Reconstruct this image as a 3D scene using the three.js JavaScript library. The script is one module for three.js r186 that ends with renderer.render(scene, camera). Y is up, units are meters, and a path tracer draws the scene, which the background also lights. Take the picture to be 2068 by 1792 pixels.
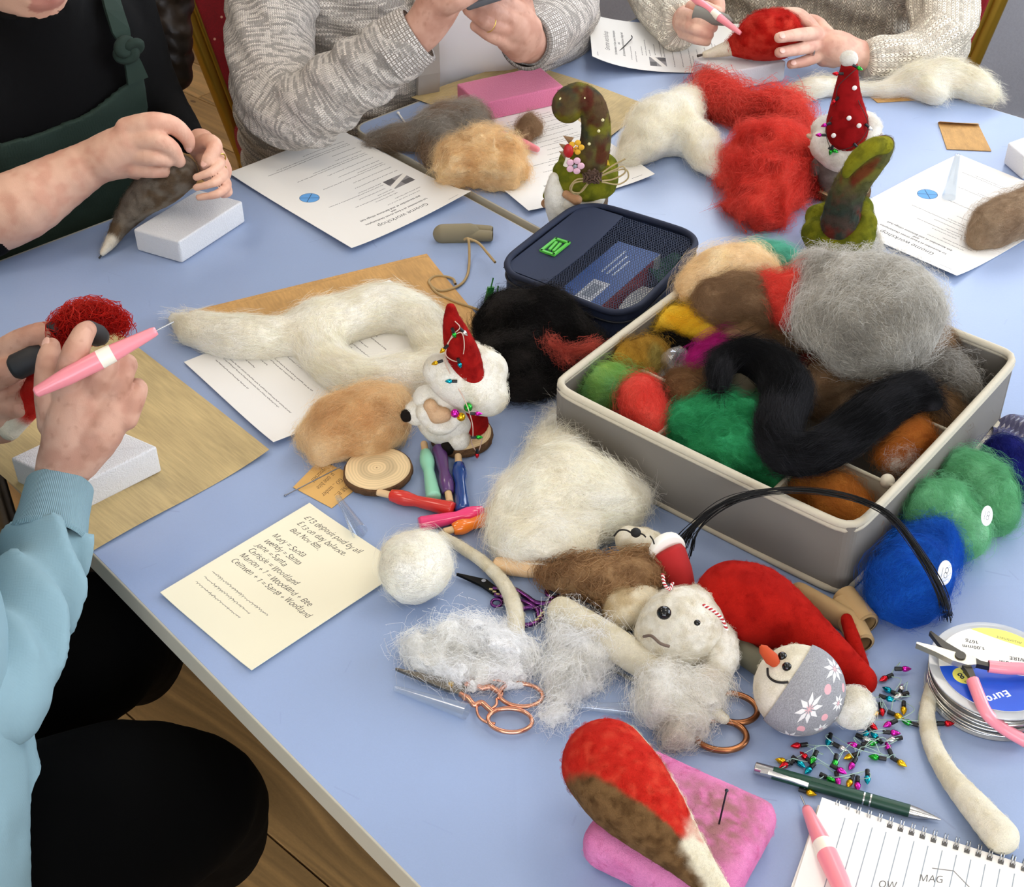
import * as THREE from 'three';
import { RoundedBoxGeometry } from 'three/addons/geometries/RoundedBoxGeometry.js';
import { mergeGeometries } from 'three/addons/utils/BufferGeometryUtils.js';
import { RectAreaLightUniformsLib } from 'three/addons/lights/RectAreaLightUniformsLib.js';

// ------------------------------------------------------------------ camera, sky, large lights, exposure
const scene = new THREE.Scene();
const renderer = new THREE.WebGLRenderer({ antialias: true });
renderer.toneMapping = THREE.LinearToneMapping;
renderer.toneMappingExposure = 0.86;
renderer.shadowMap.enabled = true;
RectAreaLightUniformsLib.init();
const V3 = (x, y, z) => new THREE.Vector3(x, y, z);
const TY = 0.74, FPX = 2862.7, PITCH = 0.66495, ROLL = -0.0125, CAMY = TY + 0.9682;   // table top height; focal length in photograph pixels
const FWD = V3(0, -Math.sin(PITCH), -Math.cos(PITCH)), UP0 = V3(0, Math.cos(PITCH), -Math.sin(PITCH));
const CX = V3(1, 0, 0).multiplyScalar(Math.cos(ROLL)).addScaledVector(UP0, Math.sin(ROLL));
const CU = UP0.clone().multiplyScalar(Math.cos(ROLL)).addScaledVector(V3(1, 0, 0), -Math.sin(ROLL));
const camera = new THREE.PerspectiveCamera(2 * Math.atan(896 / FPX) * 180 / Math.PI, 2068 / 1792, 0.05, 60);
camera.position.set(0, CAMY, 0);
camera.quaternion.setFromRotationMatrix(new THREE.Matrix4().makeBasis(CX, CU, FWD.clone().negate()));
scene.background = new THREE.Color(2.6, 2.9, 3.3);      // overcast daylight outside the windows
function areaLight(color, intensity, w, h, pos, look, name) {
  const l = new THREE.RectAreaLight(color, intensity, w, h); l.name = name; l.position.copy(pos); l.lookAt(look); scene.add(l); return l;
}
areaLight(0xeaf2ff, 8.0, 2.6, 1.3, V3(3.05, 1.75, -1.6), V3(0, 1.2, -1.6), 'daylight_side_window');
areaLight(0xf0f4ff, 5.0, 3.4, 1.3, V3(-0.2, 1.75, 2.26), V3(-0.2, 1.3, 0), 'daylight_front_window');
areaLight(0xeaf2ff, 7.0, 1.5, 0.9, V3(0.75, 1.8, -3.28), V3(0.75, 1.5, 0), 'daylight_back_window');

// ------------------------------------------------------------------ pixel to place
const rayOf = (px, py) => FWD.clone().addScaledVector(CX, (px - 1034) / FPX).addScaledVector(CU, -(py - 896) / FPX);
const P = (px, py, h = 0) => { const d = rayOf(px, py); return V3(0, CAMY, 0).addScaledVector(d, (TY + h - CAMY) / d.y); };      // on the level h above the table
const C = (px, py, depth) => V3(0, CAMY, 0).addScaledVector(rayOf(px, py), depth);
function upright(bx, by, h = 0) {                    // points of the upright plane that stands on the table at (bx, by) and faces the viewer
  const b = P(bx, by, h), n = V3(-b.x, 0, -b.z).normalize();
  const q = (px, py, off = 0) => { const d = rayOf(px, py), o = V3(0, CAMY, 0); return o.addScaledVector(d, b.clone().sub(o).dot(n) / d.dot(n)).addScaledVector(n, off); };
  q.base = b; q.n = n; q.side = V3(-n.z, 0, n.x).negate(); return q;
}

// ------------------------------------------------------------------ numbers
const mulberry = (a) => () => { a |= 0; a = a + 0x6D2B79F5 | 0; let t = Math.imul(a ^ a >>> 15, 1 | a); t = t + Math.imul(t ^ t >>> 7, 61 | t) ^ t; return ((t ^ t >>> 14) >>> 0) / 4294967296; };
const hash3 = (x, y, z) => { let h = Math.imul(x, 374761393) + Math.imul(y, 668265263) + Math.imul(z, 2147483647 - 1640531527) | 0; h = Math.imul(h ^ h >>> 13, 1274126177); return ((h ^ h >>> 16) >>> 0) / 4294967296; };
const fade = (t) => t * t * (3 - 2 * t), lerp = (a, b, t) => a + (b - a) * t, clamp = (x, a = 0, b = 1) => Math.min(b, Math.max(a, x)), smooth = (a, b, x) => fade(clamp((x - a) / (b - a)));
function noise(x, y, z) {
  const i = Math.floor(x), j = Math.floor(y), k = Math.floor(z), u = fade(x - i), v = fade(y - j), w = fade(z - k);
  return lerp(lerp(lerp(hash3(i, j, k), hash3(i + 1, j, k), u), lerp(hash3(i, j + 1, k), hash3(i + 1, j + 1, k), u), v), lerp(lerp(hash3(i, j, k + 1), hash3(i + 1, j, k + 1), u), lerp(hash3(i, j + 1, k + 1), hash3(i + 1, j + 1, k + 1), u), v), w) * 2 - 1;
}
const fbm = (x, y, z, n = 3) => { let s = 0, a = 0.5, f = 1; for (let i = 0; i < n; i++) { s += a * noise(x * f + i * 7.1, y * f, z * f); a *= 0.5; f *= 2.03; } return s; };
const lin = (c) => { const k = new THREE.Color(c); return [k.r, k.g, k.b]; };
const mix3 = (a, b, t) => [lerp(a[0], b[0], t), lerp(a[1], b[1], t), lerp(a[2], b[2], t)];

// ------------------------------------------------------------------ textures
function canvasTex(w, h, draw, srgb = true) {
  const c = document.createElement('canvas'); c.width = w; c.height = h; const g = c.getContext('2d'); draw(g, w, h);
  const t = new THREE.CanvasTexture(c); if (srgb) t.colorSpace = THREE.SRGBColorSpace; t.anisotropy = 8; return t;
}
const rep = (t, x, y = x) => { const k = t.clone(); k.wrapS = k.wrapT = THREE.RepeatWrapping; k.repeat.set(x, y); return k; };
const fibreTex = (srgb, lo, hi, count, seed, curl = 1, len = 50) => canvasTex(512, 512, (g) => {           // matted fibres
  const r = mulberry(seed); g.fillStyle = `rgb(${(lo + hi) / 2},${(lo + hi) / 2},${(lo + hi) / 2})`; g.fillRect(0, 0, 512, 512);
  for (let i = 0; i < count; i++) {
    const v = Math.round(lerp(lo, hi, r())), x = r() * 512, y = r() * 512, a = r() * 6.283, l = len * (0.4 + r()), b = a + (r() - 0.5) * 2.4 * curl;
    g.strokeStyle = `rgba(${v},${v},${v},0.55)`; g.lineWidth = 0.8 + r() * 2;
    for (const ox of [-512, 0, 512]) for (const oy of [-512, 0, 512]) {
      if (x + ox < -120 || x + ox > 632 || y + oy < -120 || y + oy > 632) continue;
      g.beginPath(); g.moveTo(x + ox, y + oy); g.quadraticCurveTo(x + ox + Math.cos(a) * l * 0.6, y + oy + Math.sin(a) * l * 0.6, x + ox + Math.cos(a) * l * 0.5 + Math.cos(b) * l * 0.5, y + oy + Math.sin(a) * l * 0.5 + Math.sin(b) * l * 0.5); g.stroke();
    }
  }
}, srgb);
const T = {
  fibre: fibreTex(true, 218, 255, 5200, 5), fibreBump: fibreTex(false, 20, 255, 4200, 6), roving: fibreTex(false, 20, 255, 3200, 8, 0.3, 110),
};
T.grain = canvasTex(512, 512, (g) => {
  const im = g.createImageData(512, 512);
  for (let y = 0; y < 512; y++) for (let x = 0; x < 512; x++) { const v = 128 + 60 * (hash3(x, y, 3) - 0.5) + 90 * noise(x / 5, y / 5, 2) * 0.5; const i = (y * 512 + x) * 4; im.data[i] = im.data[i + 1] = im.data[i + 2] = v; im.data[i + 3] = 255; }
  g.putImageData(im, 0, 0);
}, false);
T.weave = canvasTex(256, 256, (g) => {
  const im = g.createImageData(256, 256);
  for (let y = 0; y < 256; y++) for (let x = 0; x < 256; x++) { const a = Math.sin(x / 256 * Math.PI * 64), b = Math.sin(y / 256 * Math.PI * 64), v = 128 + 70 * (((x >> 3) + (y >> 3)) % 2 ? a * a - 0.5 : b * b - 0.5) + 20 * (hash3(x, y, 9) - 0.5); const i = (y * 256 + x) * 4; im.data[i] = im.data[i + 1] = im.data[i + 2] = v; im.data[i + 3] = 255; }
  g.putImageData(im, 0, 0);
}, false);

// ------------------------------------------------------------------ materials
const mat = (color, roughness = 0.6, o = {}) => new THREE.MeshPhysicalMaterial({ color, roughness, ...o });
const vmat = (roughness = 0.95, o = {}) => new THREE.MeshPhysicalMaterial({ color: 0xffffff, roughness, vertexColors: true, ...o });
const M = {
  felt: vmat(0.95, { map: rep(T.fibre, 22), bumpMap: rep(T.fibreBump, 22), bumpScale: 0.0007, specularIntensity: 0.2 }),
  wool: vmat(1, { map: rep(T.fibre, 9), bumpMap: rep(T.fibreBump, 9), bumpScale: 0.0022, specularIntensity: 0.15 }),
  skin: vmat(0.55, { bumpMap: rep(T.grain, 12), bumpScale: 0.00025, specularIntensity: 0.5 }),
  fibre: mat(0xffffff, 1, { side: THREE.DoubleSide, specularIntensity: 0.1, transmission: 0.6, thickness: 0 }),
  paper: mat(0xf3f1ec, 0.75), black: mat(0x0b0b0b, 0.5), gloss: mat(0x050505, 0.12), steel: mat(0xb9bcc0, 0.25, { metalness: 1 }),
  clear: mat(0xffffff, 0.05, { transmission: 1, thickness: 0, ior: 1.45 }), tube: mat(0xf4f7fa, 0.04, { transmission: 0.95, thickness: 0, ior: 1.6, clearcoat: 0.6, clearcoatRoughness: 0.05 }), wire: mat(0x9fbcae, 0.4), cord: mat(0xa88e62, 0.85), brass: mat(0xd8b45a, 0.3, { metalness: 1 }),
};

// ------------------------------------------------------------------ things and parts
const used = {};
const numbered = (n) => { used[n] = (used[n] ?? -1) + 1; return used[n] ? `${n}_${String(used[n]).padStart(3, '0')}` : n; };
function thing(name, label, category, base, group) {
  const o = new THREE.Group(); o.name = numbered(name); o.position.copy(base); o.userData = { label, category }; if (group) o.userData.group = group; scene.add(o); return o;
}
function part(parent, name, geo, material, label, rotBase) {          // geo in world coordinates
  const m = new THREE.Mesh(geo, material); m.name = name; m.castShadow = m.receiveShadow = true; if (label) m.userData.label = label;
  const w = parent.isScene ? V3(0, 0, 0) : parent.userData.origin ?? parent.position; geo.translate(-w.x, -w.y, -w.z);
  m.userData.origin = w.clone(); parent.add(m); return m;
}
function solo(name, label, category, geo, material, group) {          // a thing of one mesh
  geo.computeBoundingBox(); const b = geo.boundingBox, base = V3((b.min.x + b.max.x) / 2, b.min.y, (b.min.z + b.max.z) / 2);
  geo.translate(-base.x, -base.y, -base.z);
  const m = new THREE.Mesh(geo, material); m.name = numbered(name); m.position.copy(base); m.castShadow = m.receiveShadow = true; m.userData = { label, category }; if (group) m.userData.group = group;
  m.userData.origin = base.clone(); scene.add(m); return m;
}
function struct(name, geo, material, parent) {
  const m = new THREE.Mesh(geo, material); m.name = name; m.castShadow = m.receiveShadow = true; m.userData.kind = 'structure'; m.userData.origin = V3(0, 0, 0); (parent ?? scene).add(m); return m;
}
const clean = () => scene.traverse((o) => { delete o.userData.origin; });

// ------------------------------------------------------------------ shapes
const merged = (list) => mergeGeometries(list.map((g) => { const k = g.index ? g.toNonIndexed() : g; for (const n of Object.keys(k.attributes)) if (!['position', 'normal', 'uv'].includes(n)) k.deleteAttribute(n); if (!k.attributes.uv) k.setAttribute('uv', new THREE.BufferAttribute(new Float32Array(k.attributes.position.count * 2), 2)); return k; }));
const box = (w, h, d, at, ry = 0, r = 0) => { const g = r ? new RoundedBoxGeometry(w, h, d, 2, r) : new THREE.BoxGeometry(w, h, d); g.rotateY(ry); g.translate(at.x, at.y, at.z); return g; };
const tube = (pts, r, seg = 40, rad = 8, closed = false) => new THREE.TubeGeometry(new THREE.CatmullRomCurve3(pts, closed, 'centripetal'), seg, r, rad, closed);
const ball = (c, rx, ry = rx, rz = rx, n = 20) => new THREE.SphereGeometry(1, n, Math.round(n * 0.7)).scale(rx, ry, rz).translate(c.x, c.y, c.z);
const orient = (geo, from, dir) => { geo.applyQuaternion(new THREE.Quaternion().setFromUnitVectors(V3(0, 1, 0), dir.clone().normalize())); geo.translate(from.x, from.y, from.z); return geo; };
const lathe = (prof, from, to, seg = 24) => { const L = from.distanceTo(to); return orient(new THREE.LatheGeometry(prof.map(([t, r]) => new THREE.Vector2(Math.max(r, 1e-5), t * L)), seg), from, to.clone().sub(from)); };   // profile along from -> to
function ribbon(pts, widths, thick, up = V3(0, 1, 0)) {                // flat bar along points with a width at each
  const L = [], n = pts.length;
  for (let i = 0; i < n; i++) {
    const d = pts[Math.min(n - 1, i + 1)].clone().sub(pts[Math.max(0, i - 1)]).normalize(), s = d.clone().cross(up).normalize(), w = Array.isArray(widths) ? widths[i] : widths, k = s.clone().cross(d).normalize();
    L.push([[1, 1], [-1, 1], [-1, -1], [1, -1]].map(([a, b]) => pts[i].clone().addScaledVector(s, a * w / 2).addScaledVector(k, b * thick / 2)));
  }
  const v = [], quad = (a, b, c, d) => v.push(a, b, c, a, c, d);
  for (let i = 0; i < n - 1; i++) for (let k = 0; k < 4; k++) quad(L[i][k], L[i][(k + 1) % 4], L[i + 1][(k + 1) % 4], L[i + 1][k]);
  quad(L[0][3], L[0][2], L[0][1], L[0][0]); quad(...L[n - 1]);
  const g = new THREE.BufferGeometry().setFromPoints(v); g.computeVertexNormals(); return g;
}
function sheet(c, thick, lift, mu = 18, mv = 24) {                     // c: four corners (uv 0,0 / 1,0 / 1,1 / 0,1); lift(u, v) raises a point
  const pos = [], uv = [], idx = [], N = (mu + 1) * (mv + 1);
  for (const s of [1, 0]) for (let j = 0; j <= mv; j++) for (let i = 0; i <= mu; i++) {
    const u = i / mu, v = j / mv, p = c[0].clone().lerp(c[1], u).lerp(c[3].clone().lerp(c[2], u), v);
    pos.push(p.x, p.y + (lift ? lift(u, v) : 0) + s * thick, p.z); uv.push(u, v);
  }
  const q = (a, b, d, e) => idx.push(a, b, d, a, d, e);
  for (let j = 0; j < mv; j++) for (let i = 0; i < mu; i++) { const a = j * (mu + 1) + i; q(a, a + 1, a + mu + 2, a + mu + 1); q(N + a, N + a + mu + 1, N + a + mu + 2, N + a + 1); }
  for (let i = 0; i < mu; i++) { q(N + i, N + i + 1, i + 1, i); const a = mv * (mu + 1) + i; q(a, a + 1, N + a + 1, N + a); }
  for (let j = 0; j < mv; j++) { const a = j * (mu + 1), b = a + mu; q(a, a + mu + 1, N + a + mu + 1, N + a); q(N + b, N + b + mu + 1, b + mu + 1, b); }
  const g = new THREE.BufferGeometry(); g.setAttribute('position', new THREE.Float32BufferAttribute(pos, 3)); g.setAttribute('uv', new THREE.Float32BufferAttribute(uv, 2)); g.setIndex(idx);
  const k = g.toNonIndexed(); k.computeVertexNormals();
  // face the top upwards
  const a = k.attributes.normal; if (a.getY(0) < 0) { const p = k.attributes.position.array, w = k.attributes.uv.array; for (let t = 0; t < p.length / 9; t++) { for (let c2 = 0; c2 < 3; c2++) { const s = p[t * 9 + 3 + c2]; p[t * 9 + 3 + c2] = p[t * 9 + 6 + c2]; p[t * 9 + 6 + c2] = s; } for (let c2 = 0; c2 < 2; c2++) { const s = w[t * 6 + 2 + c2]; w[t * 6 + 2 + c2] = w[t * 6 + 4 + c2]; w[t * 6 + 4 + c2] = s; } } k.computeVertexNormals(); }
  return k;
}
function slab(pts, y0, y1, bevel = 0) {                                // outline (array of Vector3, xz used) extruded upward from y0 to y1
  const s = new THREE.Shape(pts.map((p) => new THREE.Vector2(p.x, -p.z)));
  const g = new THREE.ExtrudeGeometry(s, { depth: y1 - y0 - 2 * bevel, bevelEnabled: bevel > 0, bevelThickness: bevel, bevelSize: bevel, bevelOffset: -bevel, bevelSegments: 3, curveSegments: 8 });
  g.rotateX(-Math.PI / 2); g.translate(0, y0 + bevel, 0); return g;
}
function roundPoly(pts, r, n = 6) {                                    // rounded corners of an outline
  const out = [], N = pts.length;
  for (let i = 0; i < N; i++) {
    const p = pts[i], a = pts[(i + N - 1) % N].clone().sub(p), b = pts[(i + 1) % N].clone().sub(p), ra = Math.min(r, a.length() * 0.45), rb = Math.min(r, b.length() * 0.45), A = p.clone().addScaledVector(a.normalize(), ra), B = p.clone().addScaledVector(b.normalize(), rb);
    for (let k = 0; k <= n; k++) { const t = k / n; out.push(A.clone().lerp(p, t).lerp(p.clone().lerp(B, t), t)); }
  }
  return out;
}

// ------------------------------------------------------------------ soft shapes: a distance field meshed with surface nets
const smin = (a, b, k) => { const h = Math.max(k - Math.abs(a - b), 0) / k; return Math.min(a, b) - h * h * k * 0.25; };
function cap(x, y, z, a, b, ra, rb) {
  const bx = b.x - a.x, by = b.y - a.y, bz = b.z - a.z, l = bx * bx + by * by + bz * bz || 1e-9, t = clamp(((x - a.x) * bx + (y - a.y) * by + (z - a.z) * bz) / l);
  return Math.hypot(x - a.x - bx * t, y - a.y - by * t, z - a.z - bz * t) - (ra + (rb - ra) * t);
}
function ell(x, y, z, c, r) { const u = (x - c.x) / r.x, v = (y - c.y) / r.y, w = (z - c.z) / r.z, k = Math.sqrt(u * u + v * v + w * w); return (k - 1) * Math.min(r.x, r.y, r.z) * (k < 1 ? 1 : 1.0); }
function field(f, lo, hi, cell, color, o = {}) {                       // o.uv: 'box' or a function (centroid, vertex) -> [u, v]
  const nx = Math.ceil((hi.x - lo.x) / cell) + 2, ny = Math.ceil((hi.y - lo.y) / cell) + 2, nz = Math.ceil((hi.z - lo.z) / cell) + 2, v = new Float32Array(nx * ny * nz), at = (i, j, k) => i + nx * (j + ny * k);
  const BS = 5, far = BS * cell * 0.87 * 1.35 + 0.006;                    // whole blocks far from the surface are filled with one value
  for (let K = 0; K < nz; K += BS) for (let J = 0; J < ny; J += BS) for (let I = 0; I < nx; I += BS) {
    const m = f(lo.x + (I + BS / 2 - 1) * cell, lo.y + (J + BS / 2 - 1) * cell, lo.z + (K + BS / 2 - 1) * cell), skip = Math.abs(m) > far;
    for (let k = K; k < Math.min(nz, K + BS); k++) for (let j = J; j < Math.min(ny, J + BS); j++) for (let i = I; i < Math.min(nx, I + BS); i++) { const d = skip ? m : f(lo.x + (i - 0.5) * cell, lo.y + (j - 0.5) * cell, lo.z + (k - 0.5) * cell); v[at(i, j, k)] = i === 0 || j === 0 || k === 0 || i === nx - 1 || j === ny - 1 || k === nz - 1 ? Math.max(1e-4, d) : d; }
  }
  const id = new Int32Array(nx * ny * nz).fill(-1), pos = [], quads = [], E = [[0, 1], [2, 3], [4, 5], [6, 7], [0, 2], [1, 3], [4, 6], [5, 7], [0, 4], [1, 5], [2, 6], [3, 7]];
  for (let k = 0; k < nz - 1; k++) for (let j = 0; j < ny - 1; j++) for (let i = 0; i < nx - 1; i++) {
    const c = [v[at(i, j, k)], v[at(i + 1, j, k)], v[at(i, j + 1, k)], v[at(i + 1, j + 1, k)], v[at(i, j, k + 1)], v[at(i + 1, j, k + 1)], v[at(i, j + 1, k + 1)], v[at(i + 1, j + 1, k + 1)]];
    let m = 0; for (let q = 0; q < 8; q++) if (c[q] < 0) m |= 1 << q;
    if (m === 0 || m === 255) continue;
    let x = 0, y = 0, z = 0, n = 0;
    for (const [a, b] of E) if ((c[a] < 0) !== (c[b] < 0)) { const t = c[a] / (c[a] - c[b]); x += (a & 1) + ((b & 1) - (a & 1)) * t; y += (a >> 1 & 1) + ((b >> 1 & 1) - (a >> 1 & 1)) * t; z += (a >> 2) + ((b >> 2) - (a >> 2)) * t; n++; }
    id[at(i, j, k)] = pos.length / 3; pos.push(lo.x + (i - 0.5 + x / n) * cell, lo.y + (j - 0.5 + y / n) * cell, lo.z + (k - 0.5 + z / n) * cell);
  }
  for (let k = 1; k < nz - 1; k++) for (let j = 1; j < ny - 1; j++) for (let i = 1; i < nx - 1; i++) {
    const a = v[at(i, j, k)] < 0;
    if (a !== v[at(i + 1, j, k)] < 0) { const q = [id[at(i, j - 1, k - 1)], id[at(i, j, k - 1)], id[at(i, j, k)], id[at(i, j - 1, k)]]; quads.push(a ? q : q.reverse()); }
    if (a !== v[at(i, j + 1, k)] < 0) { const q = [id[at(i - 1, j, k - 1)], id[at(i - 1, j, k)], id[at(i, j, k)], id[at(i, j, k - 1)]]; quads.push(a ? q : q.reverse()); }
    if (a !== v[at(i, j, k + 1)] < 0) { const q = [id[at(i - 1, j - 1, k)], id[at(i, j - 1, k)], id[at(i, j, k)], id[at(i - 1, j, k)]]; quads.push(a ? q : q.reverse()); }
  }
  const idx = []; for (const [a, b, c, d] of quads) idx.push(a, b, c, a, c, d);
  const g = new THREE.BufferGeometry(); g.setAttribute('position', new THREE.Float32BufferAttribute(pos, 3)); g.setIndex(idx); g.computeVertexNormals();
  if (color) { const n = g.attributes.normal.array, col = new Float32Array(pos.length); for (let i = 0; i < pos.length; i += 3) { const c = color(pos[i], pos[i + 1], pos[i + 2], n[i], n[i + 1], n[i + 2]); col[i] = c[0]; col[i + 1] = c[1]; col[i + 2] = c[2]; } g.setAttribute('color', new THREE.BufferAttribute(col, 3)); }
  const k = g.toNonIndexed(), p = k.attributes.position.array, uv = new Float32Array(p.length / 3 * 2);
  for (let t = 0; t < p.length / 9; t++) {
    const b = t * 9;
    if (typeof o.uv === 'function') { const w = o.uv(V3((p[b] + p[b + 3] + p[b + 6]) / 3, (p[b + 1] + p[b + 4] + p[b + 7]) / 3, (p[b + 2] + p[b + 5] + p[b + 8]) / 3)); for (let q = 0; q < 3; q++) { const [a, c] = w(p[b + q * 3], p[b + q * 3 + 1], p[b + q * 3 + 2]); uv[t * 6 + q * 2] = a; uv[t * 6 + q * 2 + 1] = c; } continue; }
    const ux = p[b + 3] - p[b], uy = p[b + 4] - p[b + 1], uz = p[b + 5] - p[b + 2], wx = p[b + 6] - p[b], wy = p[b + 7] - p[b + 1], wz = p[b + 8] - p[b + 2];
    const nx2 = Math.abs(uy * wz - uz * wy), ny2 = Math.abs(uz * wx - ux * wz), nz2 = Math.abs(ux * wy - uy * wx);
    for (let q = 0; q < 3; q++) { const x = p[b + q * 3], y = p[b + q * 3 + 1], z = p[b + q * 3 + 2]; uv[t * 6 + q * 2] = nx2 > ny2 && nx2 > nz2 ? z : x; uv[t * 6 + q * 2 + 1] = ny2 >= nx2 && ny2 >= nz2 ? z : y; }
  }
  k.setAttribute('uv', new THREE.BufferAttribute(uv, 2)); return k;
}
function fit(pts, pad) { const lo = V3(9e9, 9e9, 9e9), hi = V3(-9e9, -9e9, -9e9); for (const [p, r] of pts) { lo.min(V3(p.x - r, p.y - r, p.z - r)); hi.max(V3(p.x + r, p.y + r, p.z + r)); } return [lo.subScalar(pad), hi.addScalar(pad)]; }
function resample(c, m) {                                               // a smooth run of [Vector3, radius] through the given ones
  if (c.length < 3) return c;
  const cv = new THREE.CatmullRomCurve3(c.map((q) => q[0]), false, 'centripetal'), rv = new THREE.CatmullRomCurve3(c.map((q, i) => V3(i * 0.01, q[1], 0))), out = [], n = (c.length - 1) * m;
  for (let i = 0; i <= n; i++) out.push([cv.getPoint(i / n), Math.max(1e-4, rv.getPoint(i / n).y)]); return out;
}
const chainField = (chains, k, m = 3) => {                               // chains of [Vector3, radius]; each runs smoothly, and they blend with one another over k
  const sets = chains.map((c0) => { const c = resample(c0, m), B = []; if (c.length === 1) B.push([c[0][0], c[0][0].clone().add(V3(1e-5, 0, 0)), c[0][1], c[0][1]]); else for (let i = 0; i < c.length - 1; i++) B.push([c[i][0], c[i + 1][0], c[i][1], c[i + 1][1]]); return B; });
  return (x, y, z) => { let d = 1e3; for (const B of sets) { let e = 1e3; for (let i = 0; i < B.length; i++) { const q = B[i], w = cap(x, y, z, q[0], q[1], q[2], q[3]); if (w < e) e = w; } d = smin(d, e, k); } return d; };
};

// ------------------------------------------------------------------ loose fibres
function tuft(seed, n, curl, width) {                                  // fibres of unit length that lie along x on a surface whose normal is y
  const r = mulberry(seed), v = [];
  for (let f = 0; f < n; f++) {
    const oz = (r() - 0.5) * 0.7, ox = (r() - 0.5) * 0.7, turn = (r() - 0.5) * 1.1 * curl, rise = r() < 0.3 ? 0.16 + r() * 0.25 : 0.03 + r() * 0.1, up = r() < 0.5 ? rise : -0.05, ph = r() * 6.28, amp = 0.05 * curl * (0.4 + r()), S = 6, pts = [];
    for (let s = 0; s <= S; s++) { const t = s / S - 0.5, a = turn + t * (r() - 0.3) * 0.9 * curl; pts.push([ox + t * Math.cos(a) + amp * Math.sin(ph + t * 11), Math.sin((t + 0.5) * Math.PI) * rise * 0.6 + (t + 0.5) * up - 0.02, oz + t * Math.sin(a) + amp * Math.cos(ph + t * 9)]); }
    const k = r() * 3.14, wy = Math.sin(k) * width, wz = Math.cos(k) * width;
    for (let s = 0; s < S; s++) { const [a, b, c] = pts[s], [d, e, h] = pts[s + 1], w0 = s === 0 ? 0.3 : 1, w1 = s === S - 1 ? 0.3 : 1; const A = [a, b - wy * w0, c - wz * w0], B = [a, b + wy * w0, c + wz * w0], D = [d, e + wy * w1, h + wz * w1], G = [d, e - wy * w1, h - wz * w1]; v.push(...A, ...B, ...D, ...A, ...D, ...G); }
  }
  const g = new THREE.BufferGeometry(); g.setAttribute('position', new THREE.Float32BufferAttribute(v, 3)); g.computeVertexNormals(); return g;
}
const TUFT = { soft: tuft(3, 12, 1, 0.0036), curly: tuft(4, 13, 2.2, 0.0034), straight: tuft(5, 14, 0.3, 0.0036), short: tuft(6, 5, 1.4, 0.012) };
function fuzz(parent, geo, count, len, colors, o = {}) {                 // geo in the parent's own coordinates; colors: function(x, y, z, rnd) -> linear rgb
  const r = mulberry(o.seed ?? 11), p = geo.attributes.position.array, n = geo.attributes.normal.array, T3 = p.length / 9, cum = new Float32Array(T3); let s = 0;
  for (let t = 0; t < T3; t++) { const b = t * 9, ux = p[b + 3] - p[b], uy = p[b + 4] - p[b + 1], uz = p[b + 5] - p[b + 2], wx = p[b + 6] - p[b], wy = p[b + 7] - p[b + 1], wz = p[b + 8] - p[b + 2]; s += Math.hypot(uy * wz - uz * wy, uz * wx - ux * wz, ux * wy - uy * wx); cum[t] = s; }
  const mesh = new THREE.InstancedMesh(o.tuft ?? TUFT.soft, M.fibre, count), m = new THREE.Matrix4(), q = new THREE.Color();
  const own = parent.userData.origin ?? parent.position, floorY = (o.floor ?? -9) - own.y;
  for (let i = 0; i < count; i++) {
    let at, nn, tries = 0;
    do { const w = r() * s; let lo = 0, hi = T3 - 1; while (lo < hi) { const k = lo + hi >> 1; if (cum[k] < w) lo = k + 1; else hi = k; } const b = lo * 9; at = V3((p[b] + p[b + 3] + p[b + 6]) / 3, (p[b + 1] + p[b + 4] + p[b + 7]) / 3, (p[b + 2] + p[b + 5] + p[b + 8]) / 3); nn = V3(n[b], n[b + 1], n[b + 2]); } while (tries++ < 4 && nn.y < -0.35);
    const flow = o.flow ? o.flow(at.x + own.x, at.y + own.y, at.z + own.z) : V3(r() - 0.5, r() - 0.5, r() - 0.5);
    const jit = o.jitter ?? 0.7; const x = flow.clone().normalize().add(V3(r() - 0.5, r() - 0.5, r() - 0.5).multiplyScalar(jit)); if (r() < 0.5) x.negate();
    x.addScaledVector(nn, -x.dot(nn)).normalize(); const z = x.clone().cross(nn).normalize(), L = len * (0.55 + r() * 0.9);
    m.makeBasis(x.multiplyScalar(L), nn.clone().multiplyScalar(L * (o.lift ?? 1)), z.multiplyScalar(L)); m.setPosition(at.x, Math.max(at.y, floorY + 0.001), at.z); mesh.setMatrixAt(i, m);
    const c = colors(at.x + own.x, at.y + own.y, at.z + own.z, r()); mesh.setColorAt(i, q.setRGB(c[0], c[1], c[2]));
  }
  mesh.name = 'loose_fibres'; mesh.userData.kind = 'stuff'; mesh.castShadow = mesh.receiveShadow = true; parent.add(mesh); return mesh;
}
const depthOf = (p) => p.clone().sub(V3(0, CAMY, 0)).dot(FWD);
function W(px, py, rpx, hk = 0.8, level = 0) { let r = 0.01, p; for (let i = 0; i < 4; i++) { p = P(px, py, level + hk * r); r = rpx * depthOf(p) / FPX; } return [p, r]; }   // a ball of rpx photograph pixels that rests on the level
const zone = (q) => { const c = q.reduce((a, b) => a.clone().add(b), V3(0, 0, 0)).multiplyScalar(0.25), E = q.map((a, i) => { const b = q[(i + 1) % 4], d = b.clone().sub(a).normalize(), n = V3(d.z, 0, -d.x); if (n.dot(c.clone().sub(a)) > 0) n.negate(); return [a, n]; }); return (x, z) => Math.max(...E.map(([a, n]) => (x - a.x) * n.x + (z - a.z) * n.z)); };   // signed distance to a level quad
const BX = [V3(0.0445, 0, -1.225), V3(0.317, 0, -0.986), V3(0.552, 0, -1.268), V3(0.2795, 0, -1.507)], BH = 0.086, boxZone = zone(BX);   // footprint and height of the fabric box
const BAGH = 0.056, BAG = [P(1000, 545, BAGH), P(1268, 648, BAGH), P(1424, 482, BAGH), P(1180, 405, BAGH)], bagZone = zone(BAG);
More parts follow.
